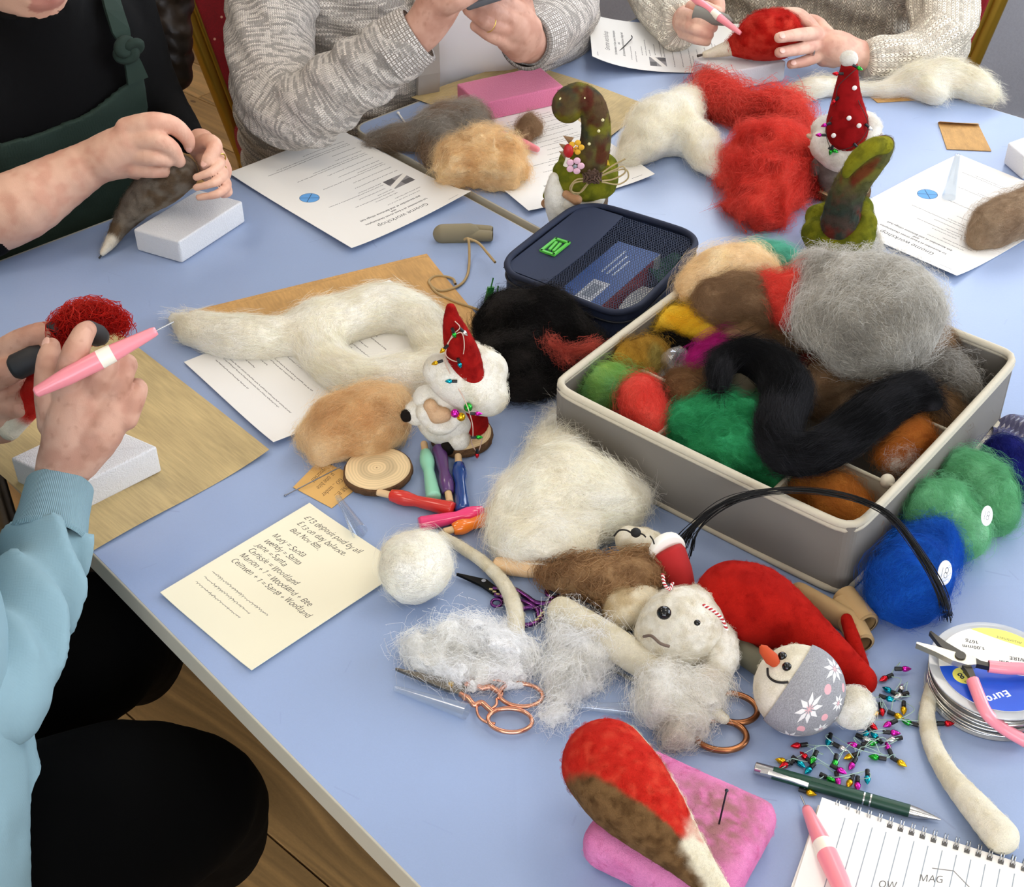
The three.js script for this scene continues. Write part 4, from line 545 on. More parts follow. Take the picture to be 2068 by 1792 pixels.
{ // snowman bauble with a knitted hat
  const [c, r] = W(1612, 1392, 90, 0.97), pom = W(1722, 1432, 42, 1.35), d = pom[0].clone().sub(c).normalize(), t = thing('snowman_bauble', 'felted snowman head in a grey snowflake hat with white pompom', 'bauble', V3(c.x, TY, c.z));
  chainPart(t, 'face', [[c, r]], two(0xf3ecd8, 0xe8dfc6), { nap: 300 });
  const hatTex = canvasTex(1024, 512, (g, w, h) => {
    const rn = mulberry(6), im = g.createImageData(w, h); for (let y = 0; y < h; y++) for (let x = 0; x < w; x++) { const v = 148 + 26 * (hash3(x >> 2, y >> 2, 1) - 0.5) + 14 * Math.sin(x * 0.8) * Math.sin(y * 0.8); const i = (y * w + x) * 4; im.data[i] = v; im.data[i + 1] = v; im.data[i + 2] = v + 3; im.data[i + 3] = 255; } g.putImageData(im, 0, 0);
    const flake = (x, y, s) => { g.fillStyle = '#eceae6'; for (let k = 0; k < 8; k++) { g.save(); g.translate(x, y); g.rotate(k * Math.PI / 4 + 0.2); g.beginPath(); g.moveTo(s * 0.12, 0); g.lineTo(s * 0.5, -s * 0.17); g.lineTo(s, 0); g.lineTo(s * 0.5, s * 0.17); g.fill(); g.restore(); } g.strokeStyle = '#e2aeb2'; g.lineWidth = 4; for (let k = 0; k < 8; k++) { g.beginPath(); g.moveTo(x, y); g.lineTo(x + Math.cos(k * 0.785 + 0.2) * s * 0.3, y + Math.sin(k * 0.785 + 0.2) * s * 0.3); g.stroke(); } };
    const dot = (x, y) => { g.fillStyle = '#e8aab0'; g.beginPath(); g.ellipse(x, y, 20, 26, 0.3, 0, 7); g.fill(); };
    for (let k = 0; k < 5; k++) { flake(90 + k * 205, 330, 74); flake(190 + k * 205, 170, 58); dot(190 + k * 205, 300); dot(95 + k * 205, 205); flake(90 + k * 205, 60, 44); }
  });
  const hat = new THREE.SphereGeometry(r * 1.045, 48, 24, 0, Math.PI * 2, 0, Math.PI * 0.585); hat.rotateY(1.1); hat.applyQuaternion(new THREE.Quaternion().setFromUnitVectors(V3(0, 1, 0), d.clone().add(V3(0.1, -0.12, 0.42)).normalize())); hat.translate(c.x, c.y, c.z);
  part(t, 'hat', hat, mat(0xffffff, 0.95, { map: hatTex, bumpMap: rep(T.weave, 6, 3), bumpScale: 0.0006, side: THREE.DoubleSide }), 'grey knitted hat with white snowflakes and pink hearts');
  chainPart(t, 'pompom', [pom], two(0xf6f3ea, 0xebe6d8), { nap: 500, len: 0.01 });
  const surf = (px, py, k = 1) => { const o = V3(0, CAMY, 0), dr = rayOf(px, py).normalize(), oc = o.clone().sub(c), b = oc.dot(dr), q = b * b - (oc.lengthSq() - r * r * k * k); return o.addScaledVector(dr, -b - Math.sqrt(Math.max(0, q))); };
  part(t, 'nose', lathe([[0, 0.0042], [0.3, 0.0062], [0.8, 0.0045], [1, 0.001]], surf(1568, 1342, 0.95), surf(1564, 1338, 0.95).add(surf(1566, 1338).sub(c).normalize().multiplyScalar(0.024)), 14), mat(0xb5441a, 0.9), 'orange felt nose');
  for (const [x, y] of [[1580, 1326], [1589, 1347]]) part(t, 'eye', ball(surf(x, y), 0.0042, 0.0038, 0.0042, 12), M.gloss);
  part(t, 'mouth', tube([[1550, 1350], [1552, 1366], [1564, 1376], [1580, 1379], [1592, 1378]].map(([x, y]) => surf(x, y, 1.01)), 0.0011, 24, 6), M.black);
}

// ================================================================== wood slices
const ringTex = canvasTex(512, 512, (g) => { const im = g.createImageData(512, 512); for (let y = 0; y < 512; y++) for (let x = 0; x < 512; x++) { const a = (x - 250) / 256, b = (y - 262) / 256, d = Math.hypot(a, b) * (1 + 0.06 * noise(a * 3, b * 3, 1)), k = 0.5 + 0.5 * Math.sin(d * 70), big = smooth(0.25, 0.32, d) * smooth(0.62, 0.5, d), v = 1 - 0.07 * k - 0.10 * big + 0.05 * (hash3(x, y, 5) - 0.5) - 0.12 * smooth(0.9, 1.0, d); const i = (y * 512 + x) * 4; im.data[i] = 232 * v; im.data[i + 1] = 205 * v; im.data[i + 2] = 158 * v; im.data[i + 3] = 255; } g.putImageData(im, 0, 0); g.fillStyle = '#6b4526'; g.beginPath(); g.arc(250, 262, 4, 0, 7); g.fill(); });
const cutM = mat(0xffffff, 0.75, { map: ringTex }), barkM = vmat(0.95, { bumpMap: rep(T.grain, 16), bumpScale: 0.0015 });
function slice(t, c, r, h, tilt = 0) {
  const n = 40, pts = []; for (let i = 0; i < n; i++) { const a = i / n * Math.PI * 2, k = r * (1 + 0.05 * noise(Math.cos(a) * 1.6 + c.x * 9, Math.sin(a) * 1.6, c.z * 9)); pts.push([a, k]); }
  const s = new THREE.Shape(pts.map(([a, k]) => new THREE.Vector2(Math.cos(a) * k * 0.955, Math.sin(a) * k * 0.955))), f = new THREE.ExtrudeGeometry(s, { depth: h - 0.0006, bevelEnabled: false }); f.rotateX(-Math.PI / 2); f.translate(c.x, c.y + 0.0006, c.z);
  const uv = f.attributes.uv, p = f.attributes.position; for (let i = 0; i < uv.count; i++) uv.setXY(i, (p.getX(i) - c.x) / (2 * r) + 0.5, (p.getZ(i) - c.z) / (2 * r) + 0.5);
  part(t, 'wood_face', f, cutM, 'pale cut wood with growth rings');
  const B = [], prof = [[0.96, 0], [1, 0.12], [1.02, 0.5], [1, 0.88], [0.965, 1], [0.945, 0.99]], v = [], col = [], A = lin(0x6a4a2a), A2 = lin(0x4a3018); for (const [a, k] of pts) B.push(prof.map(([q, y]) => { const w = k * (q + 0.03 * (hash3(Math.round(a * 99), Math.round(y * 9), 3) - 0.5)); return V3(c.x + Math.cos(a) * w, c.y + y * h, c.z - Math.sin(a) * w); }));
  for (let i = 0; i < n; i++) for (let j = 0; j < prof.length - 1; j++) { const a = B[i][j], b = B[(i + 1) % n][j], d = B[(i + 1) % n][j + 1], e = B[i][j + 1]; for (const q of [a, b, d, a, d, e]) { v.push(q.x, q.y, q.z); const m = mix3(A, A2, hash3(Math.round(q.x * 900), Math.round(q.y * 700), Math.round(q.z * 900))); col.push(...m); } }
  const g = new THREE.BufferGeometry(); g.setAttribute('position', new THREE.Float32BufferAttribute(v, 3)); g.setAttribute('color', new THREE.Float32BufferAttribute(col, 3)); g.setAttribute('uv', new THREE.Float32BufferAttribute(new Float32Array(v.length / 3 * 2).map((_, i) => v[Math.floor(i / 2) * 3 + (i % 2 ? 1 : 0)]), 2)); g.computeVertexNormals(); part(t, 'bark', g, barkM, 'rough brown bark');
}
{ const c = P(763, 953, 0.006), t = thing('wood_slice', 'bare round wood slice lying on the small brown note', 'wood slice', V3(c.x, TY + 0.002, c.z)); slice(t, V3(c.x, TY + 0.002, c.z), 0.0375, 0.009); }

// ================================================================== coloured wooden tool handles
function handle(label, nub, end, color, gloss = 0.25) {                      // nub, end: [px, py]
  const a = P(...nub, 0.0085), b = P(...end, 0.0085), L = a.distanceTo(b), t = thing('tool_handle', label, 'tool handle', V3((a.x + b.x) / 2, TY, (a.z + b.z) / 2), 'painted wooden tool handles'), s = a.clone().lerp(b, 0.17), k = Math.min(0.0082, L * 0.14);
  part(t, 'handle_body', lathe([[0, k * 0.55], [0.02, k * 0.78], [0.16, k * 0.98], [0.26, k * 0.98], [0.42, k * 0.72], [0.7, k * 0.88], [0.95, k * 1.0], [1, k * 0.86], [1.0, 0]], s, b, 28), mat(color, gloss, { clearcoat: 0.4 }));
  part(t, 'wooden_nub', lathe([[0, 0], [0.0, k * 0.42], [0.08, k * 0.47], [1, k * 0.47]], a, a.clone().lerp(b, 0.2), 18), mat(0xd9b78a, 0.7), 'bare wood end');
}
handle('mint green wooden tool handle', [856, 895], [876, 1008], 0x8fd2b4); handle('purple wooden tool handle with its bare end toward the red one', [909, 1016], [887, 905], 0x59356e); handle('dark blue wooden tool handle', [925, 920], [935, 1034], 0x0f3f86, 0.12);
handle('red wooden tool handle pointing at the wood slice', [762, 994], [917, 1030], 0xcf2f24); handle('bright pink wooden tool handle', [1004, 1028], [846, 1060], 0xee3f7c, 0.12); handle('orange wooden tool handle', [896, 1075], [1003, 1044], 0xee7a1c, 0.12);
solo('wooden_peg', 'plain unpainted wooden handle beside the rainbow scissors', 'wooden handle', lathe([[0, 0], [0, 0.004], [0.04, 0.0075], [0.3, 0.0095], [0.6, 0.0098], [0.9, 0.0085], [1, 0]], P(996, 1140, 0.01), P(1110, 1152, 0.01), 24), mat(0xd8b487, 0.6));
solo('metal_needle', 'long thin steel needle with a tip lying on the small brown note', 'needle', merged([tube([P(576, 1001, 0.0012), P(690, 942, 0.011)], 0.0007, 6, 6), ball(P(576, 1001, 0.0014), 0.0013)]), mat(0x8b8f98, 0.25, { metalness: 1 }));
// clear plastic needle tubes
const clearTube = (label, a, b, r = 0.008, la = 0.35) => { const L = a.distanceTo(b); solo('clear_tube', label, 'plastic tube', lathe([[0, r * la * 0.6], [0.0, r * la], [1, r], [1, r * 0.9], [0.02, r * la * 0.85]], a, b, 28), M.tube, 'clear plastic needle tubes'); };
clearTube('clear tapered plastic tube with open end beside the handwritten card', P(682, 1004, 0.006), P(726, 1074, 0.0085), 0.0088);
clearTube('clear tapered plastic tube under the rose gold scissors', P(797, 1390, 0.004), P(942, 1438, 0.0075), 0.0078);
clearTube('clear tapered plastic tube beside the robin coloured cone', P(1142, 1424, 0.004), P(1300, 1436, 0.0075), 0.0075);
clearTube('clear tapered plastic tube beside the silver wire spool', P(1905, 1448, 0.004), P(1895, 1300, 0.0075), 0.0072);
{ const q = upright(1916, 402); clearTube('clear tapered plastic tube standing on a handout', q(1934, 312), q(1916, 400), 0.0105, 0.35); }

// ================================================================== scissors
function loop(c, rx, ry, ang, r, gap = 0) { const pts = []; for (let i = 0; i < 24; i++) { const a = i / 24 * Math.PI * 2; const x = Math.cos(a) * rx, y = Math.sin(a) * ry; pts.push(V3(c.x + x * Math.cos(ang) - y * Math.sin(ang), c.y, c.z + x * Math.sin(ang) + y * Math.cos(ang))); } return tube(pts, r, 60, 8, true); }
const angOf = (a, b) => Math.atan2(b.z - a.z, b.x - a.x);
{ // rose gold
  const h = 0.006, tip = P(799, 1352, h), pv = P(911, 1386, h), t = thing('embroidery_scissors', 'small rose gold scissors with ornate handles and grey blades', 'scissors', V3(pv.x, TY, pv.z)), rg = mat(0xe2a184, 0.22, { metalness: 1 }), bl = mat(0x8d8578, 0.3, { metalness: 1 });
  for (const s of [1, -1]) part(t, 'blade', ribbon([tip, tip.clone().lerp(pv, 0.5), pv, P(938, s > 0 ? 1398 : 1388, h)].map((p) => V3(p.x, p.y + s * 0.0009, p.z)), [0.0012, 0.0075, 0.0135, 0.010], 0.0014), bl);
  part(t, 'pivot_screw', new THREE.CylinderGeometry(0.0026, 0.0026, 0.005, 16).translate(pv.x, pv.y + 0.001, pv.z), M.brass);
  const c1 = P(1052, 1404, h), c2 = P(1030, 1455, h);
  part(t, 'handle', merged([loop(c1, 0.0195, 0.0135, 0.15, 0.0021), tube([P(938, 1385, h), P(955, 1378, h + 0.001), P(972, 1390, h), P(990, 1388, h), P(1004, 1396, h), P(1014, 1400, h)], 0.0028, 30, 8), tube([P(960, 1384, h), P(985, 1374, h), P(1012, 1376, h), P(1030, 1384, h)], 0.0014, 20, 6), tube([P(1000, 1390, h), P(1014, 1402, h), P(1004, 1412, h)], 0.0016, 14, 6), ball(P(948, 1382, h), 0.0045, 0.003, 0.0035, 12)]), rg);
  part(t, 'handle', merged([loop(c2, 0.0195, 0.0135, 0.15, 0.0021), tube([P(930, 1402, h), P(946, 1412, h + 0.001), P(958, 1424, h), P(972, 1420, h), P(985, 1430, h), P(996, 1440, h)], 0.0028, 30, 8), tube([P(962, 1424, h), P(966, 1446, h), P(980, 1458, h), P(1000, 1462, h)], 0.0014, 20, 6), tube([P(976, 1424, h), P(990, 1432, h), P(1002, 1424, h), P(1003, 1412, h)], 0.0014, 14, 6), ball(P(942, 1410, h), 0.0045, 0.003, 0.0035, 12)]), rg);
}
{ // copper, mostly under wool
  const h = 0.005, t = thing('copper_scissors', 'copper handled scissors half buried under matted white wool', 'scissors', P(1420, 1450)), cu = mat(0xa8714c, 0.28, { metalness: 1 }), cs = loop(P(1478, 1430, h), 0.0225, 0.017, 0.25, 0.0029), c2 = loop(P(1455, 1485, h), 0.0225, 0.017, 0.1, 0.0029);
  part(t, 'handle', merged([cs, tube([P(1440, 1420, h), P(1400, 1405, h), P(1370, 1400, h)], 0.0028, 10, 8)]), cu); part(t, 'handle', merged([c2, tube([P(1415, 1478, h), P(1390, 1450, h), P(1370, 1425, h)], 0.0028, 10, 8)]), cu);
  for (const s of [1, -1]) part(t, 'blade', ribbon([P(1230, 1352, h + s * 0.0008), P(1300, 1384, h + s * 0.0008), P(1372, 1412, h + s * 0.0008)], [0.001, 0.007, 0.012], 0.0014), M.steel);
}
{ // rainbow
  const h = 0.005, tip = P(922, 1160, h), pv = P(977, 1178, h), t = thing('rainbow_scissors', 'dark iridescent purple scissors half under the narrow cream rope', 'scissors', V3(pv.x, TY, pv.z)), rb = mat(0x6c3a78, 0.2, { metalness: 1, iridescence: 1, iridescenceIOR: 1.6, iridescenceThicknessRange: [200, 420] }), dk = mat(0x2a2926, 0.3, { metalness: 1 }), gold = mat(0xc9b684, 0.35, { metalness: 0.8 });
  for (const s of [1, -1]) part(t, 'blade', ribbon([tip, tip.clone().lerp(pv, 0.55), pv, P(1002, 1196, h)].map((p) => V3(p.x, p.y + s * 0.0009, p.z)), [0.001, 0.0055, 0.0095, 0.008], 0.0014), dk);
  part(t, 'pivot_screw', new THREE.CylinderGeometry(0.0022, 0.0022, 0.005, 14).translate(pv.x, pv.y + 0.001, pv.z), M.steel);
  part(t, 'handle', merged([tube([P(995, 1190, h), P(1035, 1190, h), P(1062, 1205, h), P(1082, 1218, h), P(1106, 1219, h), P(1130, 1205, h)], 0.0028, 40, 8), loop(P(1136, 1192, h), 0.016, 0.011, -0.4, 0.0026)]), rb);
  part(t, 'handle', merged([tube([P(1000, 1200, h), P(1030, 1212, h), P(1060, 1217, h), P(1084, 1232, h), P(1088, 1248, h)], 0.0028, 40, 8), loop(P(1066, 1245, h), 0.0145, 0.011, -0.5, 0.0025), loop(P(1003, 1218, h), 0.005, 0.005, 0, 0.0016)]), rb);
  for (let i = 0; i < 3; i++) { part(t, 'twist_inlay', ribbon([P(988 + i * 7, 1190 + i * 5, h + 0.0034), P(995 + i * 7, 1191 + i * 5, h + 0.0034)], 0.0016, 0.0012), gold); part(t, 'twist_inlay', ribbon([P(1080 + i * 6, 1254 - i * 7, h + 0.003), P(1088 + i * 6, 1250 - i * 7, h + 0.003)], 0.0016, 0.0012), gold); }
}

// ================================================================== pens, needle pens
function needlePen(label, a, b, k = 1, o = {}) {                              // a: needle end, b: blunt end (world)
  const d = b.clone().sub(a), t = thing('needle_pen', label, 'needle pen', a.clone()), r = 0.0068 * k, pink = mat(0xf08e98, 0.35, { clearcoat: 0.2 });
  const s = (x) => a.clone().addScaledVector(d, x);
  part(t, 'pen_tip', lathe([[0, 0], [0, r * 0.45], [0.08, r * 0.58], [1, r * 0.98]], s(0), s(0.36), 24), pink); part(t, 'white_band', lathe([[0, r * 1.02], [1, r * 1.08]], s(0.36), s(0.47), 24), mat(0xf1ead8, 0.4), 'white band');
  part(t, 'pen_body', lathe([[0, r * 1.08], [0.5, r], [0.97, r * 0.62], [1, r * 0.4], [1, 0]], s(0.47), s(1), 24), pink);
  if (o.needle) part(t, 'needle', tube([s(0), a.clone().addScaledVector(d.clone().normalize(), -o.needle)], 0.0008, 4, 6), M.steel);
  return t;
}
needlePen('pale pink needle pen lying across the notebook corner', P(1628, 1632, 0.008), P(1722, 1840, 0.022), 1.15, { needle: 0.014 });
needlePen('pale pink needle pen half hidden under brown wool', P(990, 262, 0.01), P(1088, 303, 0.01), 1.0);
{ // green ball pen with silver ends
  const a = P(1524, 1551, 0.0065), b = P(1900, 1656, 0.004), t = thing('ball_pen', 'dark green ball pen with silver clip and tip beside the notebook', 'pen', a.clone()), s = (x) => a.clone().lerp(b, x), chrome = mat(0xc9c7c4, 0.18, { metalness: 1 });
  const penTex = canvasTex(512, 128, (g) => { g.fillStyle = '#0d3a2a'; g.fillRect(0, 0, 512, 128); g.fillStyle = '#9fb0a4'; g.font = '15px sans-serif'; g.save(); g.translate(256, 64); g.rotate(Math.PI / 2); g.fillText('Celebrating 25 years', -58, 4); g.restore(); });
  part(t, 'silver_cap', lathe([[0, 0], [0, 0.0046], [0.05, 0.0052], [1, 0.0054]], s(0), s(0.1), 24), chrome);
  part(t, 'barrel', lathe([[0, 0.0055], [0.5, 0.0056], [1, 0.0053]], s(0.1), s(0.835), 24), mat(0x0d3d2c, 0.4)); part(t, 'print', ribbon([s(0.31), s(0.44)].map((p) => V3(p.x, p.y + 0.0053, p.z)), 0.004, 0.0006), mat(0xffffff, 0.5, { map: penTex }));
  for (const x of [0.59, 0.625]) part(t, 'silver_ring', lathe([[0, 0.0057], [1, 0.0057]], s(x), s(x + 0.008), 24), chrome);
  part(t, 'silver_tip', lathe([[0, 0.0053], [0.3, 0.0045], [0.85, 0.0016], [1, 0.0006]], s(0.835), s(1), 24), chrome);
  part(t, 'clip', ribbon([s(0.04), s(0.08), s(0.2), s(0.3)].map((p, i) => V3(p.x - 0.002, p.y + [0.0062, 0.0072, 0.006, 0.005][i] * 0.7, p.z + 0.0048)), [0.005, 0.005, 0.0035, 0.005], 0.0014), chrome);
}
{ // spiral notebook
  const tl = P(1660, 1612, 0.012), tr0 = P(2068, 1742, 0.012), e = tr0.clone().sub(tl).normalize(), f = V3(-e.z, 0, e.x), W2 = 0.21, H2 = 0.15, pt = (u, v, h) => V3(tl.x + e.x * u + f.x * v, TY + h, tl.z + e.z * u + f.z * v), t = thing('spiral_notebook', 'lined spiral notebook with pencil sketches, under the pink needle pen', 'notebook', V3(tl.x, TY, tl.z));
  const pageTex = canvasTex(1050, 750, (g, w, h) => { g.fillStyle = '#ebe8e2'; g.fillRect(0, 0, w, h); g.strokeStyle = '#8d969e'; g.lineWidth = 4; for (let x = 110; x < w; x += 56) { g.beginPath(); g.moveTo(x, 60); g.lineTo(x - 2, h); g.stroke(); }
    g.strokeStyle = '#6c6a66'; g.fillStyle = '#5c5a56'; g.lineWidth = 4; g.font = 'italic 44px sans-serif'; g.save(); g.translate(440, 240); g.rotate(-0.3); g.fillText('MAG', 0, 0); g.restore(); g.beginPath(); g.moveTo(480, 160); g.lineTo(560, 140); g.lineTo(640, 200); g.lineTo(600, 260); g.lineTo(500, 290); g.stroke(); g.save(); g.translate(540, 330); g.rotate(-0.3); g.fillText('SANTA', 0, 0); g.restore(); g.save(); g.translate(300, 330); g.rotate(-0.3); g.fillText('OW', 0, 0); g.restore(); g.beginPath(); g.moveTo(400, 290); g.lineTo(520, 330); g.moveTo(400, 290); g.lineTo(410, 350); g.stroke(); g.strokeRect(740, 230, 70, 60); g.lineWidth = 9; g.strokeStyle = '#8d8b88'; g.beginPath(); g.moveTo(1010, 40); g.lineTo(970, 240); g.stroke(); });
  part(t, 'back_cover', sheet([pt(-0.002, H2, 0.001), pt(W2, H2, 0.001), pt(W2, 0, 0.001), pt(-0.002, 0, 0.001)], 0.001, null, 4, 4), mat(0xd8d2c6, 0.7)); part(t, 'page_block', sheet([pt(-0.004, H2 + 0.003, 0.0022), pt(W2, H2, 0.0022), pt(W2, 0.002, 0.0022), pt(0, 0.002, 0.0022)], 0.0072, null, 4, 4), mat(0xe9e5da, 0.8));
  part(t, 'top_page', sheet([pt(0, H2, 0.0096), pt(W2, H2, 0.0096), pt(W2, 0, 0.0096), pt(0, 0, 0.0096)], 0.0003, (u, v) => 0.003 * Math.pow(1 - u, 6) * v, 16, 10), mat(0xffffff, 0.75, { map: pageTex }));
  for (let i = 0; i < 22; i++) { const u = 0.012 + i * 0.0088; part(t, 'spiral_ring', merged([0, 0.0022].map((o) => tube(Array.from({ length: 12 }, (_, k) => { const a = k / 12 * Math.PI * 2; return pt(u + o, 0.0005 + Math.cos(a) * 0.006 - 0.001, 0.0062 + Math.sin(a) * 0.0062); }), 0.00055, 24, 5, true))), M.steel); part(t, 'punch_hole', box(0.0042, 0.0003, 0.004, pt(u + 0.001, 0.0052, 0.0103), Math.atan2(-e.z, e.x)), mat(0x55524e, 0.8)); }
}

// ================================================================== felted gnomes
const bulbColors = { red: 0xd8202c, green: 0x2fae3a, blue: 0x0f9fb4, gold: 0xe8b31e, pink: 0xd02aa8, silver: 0xe4e0dc };
const bulbMats = Object.fromEntries(Object.entries(bulbColors).map(([k, c]) => [k, mat(c, 0.16, { metalness: 0.85 })])), socketM = mat(0x0d0d0e, 0.5);
const bulbGeo = new THREE.LatheGeometry([[0.00001, 0], [0.0013, 0], [0.0024, 0.0016], [0.0026, 0.003], [0.0018, 0.0056], [0.0004, 0.0078], [0.00001, 0.0082]].map(([r, y]) => new THREE.Vector2(r, y)), 12), sockGeo = new THREE.CylinderGeometry(0.0018, 0.0018, 0.0055, 10).translate(0, -0.0028, 0);
function bulb(parent, at, dir, color, k = 1) {                                 // a lamp: coloured lens with its black socket
  const m = new THREE.Mesh(bulbGeo, bulbMats[color]); m.name = 'bulb'; m.castShadow = m.receiveShadow = true; m.position.copy(at).sub(parent.position); m.quaternion.setFromUnitVectors(V3(0, 1, 0), dir.clone().normalize()); m.scale.setScalar(k); m.userData.label = `tiny ${color} bulb`;
  const s = new THREE.Mesh(sockGeo, socketM); s.name = 'socket'; s.castShadow = true; m.add(s); parent.add(m);
}
function qChain(q, list) { return list.map(([x, y, r, off = 0]) => { const p = q(x, y, off); return [p, 1.09 * r * depthOf(p) / FPX]; }); }
const gnomePart = (t, name, list, paint, o = {}) => chainPart(t, name, list, paint, { cell: 0.0022, ...o });
{ // Santa gnome with the tall red hat, in front
  const q = upright(930, 884), t = thing('red_hat_gnome', 'felted gnome with white beard, red light-strung hat, on a wood slice', 'gnome', q.base.clone());
  slice(t, V3(q.base.x + 0.002, TY + 0.0008, q.base.z + 0.004), 0.035, 0.011);
  const white = two(0xf4efe2, 0xe8e1cf, 90), red = two(0xa81a16, 0x8e100e, 80);
  gnomePart(t, 'body', [qChain(q, [[948, 862, 36, -0.004], [935, 820, 42, -0.006]])], red, { floor: TY + 0.012 });
  gnomePart(t, 'hat', [qChain(q, [[945, 748, 30, 0.014], [936, 712, 32, 0.01], [922, 672, 26, 0.008], [913, 640, 17, 0.008], [910, 614, 10, 0.008]])], red, { nap: 350 });
  gnomePart(t, 'hat_brim', [qChain(q, [[888, 735, 32, 0.012], [915, 755, 40, 0.014], [958, 776, 42, 0.014], [985, 790, 38, 0.01]]), qChain(q, [[950, 740, 34, -0.012], [990, 760, 34, -0.012]])], white, { nap: 500, len: 0.009 });
  gnomePart(t, 'beard', [qChain(q, [[862, 790, 26, 0.014], [880, 832, 34, 0.018], [893, 860, 24, 0.014]]), qChain(q, [[900, 800, 30, 0.012], [915, 840, 34, 0.012]])], white, { nap: 300 });
  gnomePart(t, 'moustache', [qChain(q, [[858, 800, 18, 0.03], [880, 822, 17, 0.034], [900, 822, 16, 0.034], [918, 812, 14, 0.03]])], white, { nap: 120 });
  gnomePart(t, 'nose', [qChain(q, [[868, 784, 13, 0.032], [880, 800, 15, 0.036]]), qChain(q, [[896, 800, 14, 0.034]])], two(0xd9b48e, 0xcda47a), { nap: 60, k: 0.006 });
  for (const [x, y, r, ox, oy, br, off] of [[842, 812, 24, 822, 810, 12, 0.02], [924, 860, 22, 902, 868, 14, 0.026]]) { gnomePart(t, 'sleeve_cuff', [qChain(q, [[x, y, r, off]])], white, { nap: 120 }); gnomePart(t, 'mitten', [qChain(q, [[ox, oy, br, off + 0.007]])], two(0x151210, 0x221c18), { nap: 40, cell: 0.0016 }); }
  for (const [x, y, c] of [[917, 786, 'pink'], [929, 793, 'gold'], [943, 774, 'green']]) { const p = q(x, y, 0.044); part(t, 'jingle_bell', ball(p, 0.0048, 0.0048, 0.0048, 16), bulbMats[c], `shiny ${c} bell`); }
  const wireP = [[918, 632, 0.016], [928, 640, 0.02], [912, 655, 0.022], [900, 690, 0.026], [925, 702, 0.026], [936, 680, 0.024], [930, 650, 0.02], [905, 665, 0.024], [898, 700, 0.026], [915, 735, 0.03], [938, 762, 0.046], [950, 790, 0.056], [952, 826, 0.05], [950, 850, 0.04], [962, 868, 0.04], [972, 840, 0.04]];
  part(t, 'light_wire', tube(wireP.map(([x, y, o]) => q(x, y, o)), 0.0006, 140, 5), mat(0xc9a896, 0.5));
  for (const [x, y, c, dx, dy, o] of [[915, 648, 'green', 1, 3, 0.022], [934, 650, 'silver', 2, 2, 0.018], [897, 676, 'gold', -2, 2, 0.026], [884, 699, 'gold', -3, 1, 0.03], [926, 702, 'blue', 1, 3, 0.028], [912, 733, 'blue', -3, 0, 0.034], [956, 773, 'pink', 4, 0, 0.056], [958, 827, 'green', 4, 0, 0.05], [961, 868, 'red', 0, 4, 0.042]]) { const a = q(x, y, o); bulb(t, a, q(x + dx * 4, y + dy * 4, o).sub(a), c, 0.95); }
}
const mossP = (() => { const g = lin(0x6d6a38), b = lin(0x5c4630), r = lin(0x5a1e18), t = lin(0x2f4038), y = lin(0x84801e); return (x, y2, z) => { let c = mix3(g, b, smooth(-0.35, 0.25, fbm(x * 55, y2 * 55, z * 55, 4))); c = mix3(c, t, 0.7 * smooth(-0.1, 0.4, fbm(x * 50 + 7, y2 * 50, z * 50, 4))); c = mix3(c, r, 0.8 * smooth(0.02, 0.4, fbm(x * 40 + 3, y2 * 40 + 5, z * 40, 4))); return mix3(c, y, 0.7 * smooth(0.06, 0.42, fbm(x * 44 + 13, y2 * 44, z * 44 + 4, 4))); }; })(), greenP = two(0x7a7a1c, 0x5f6416, 90);
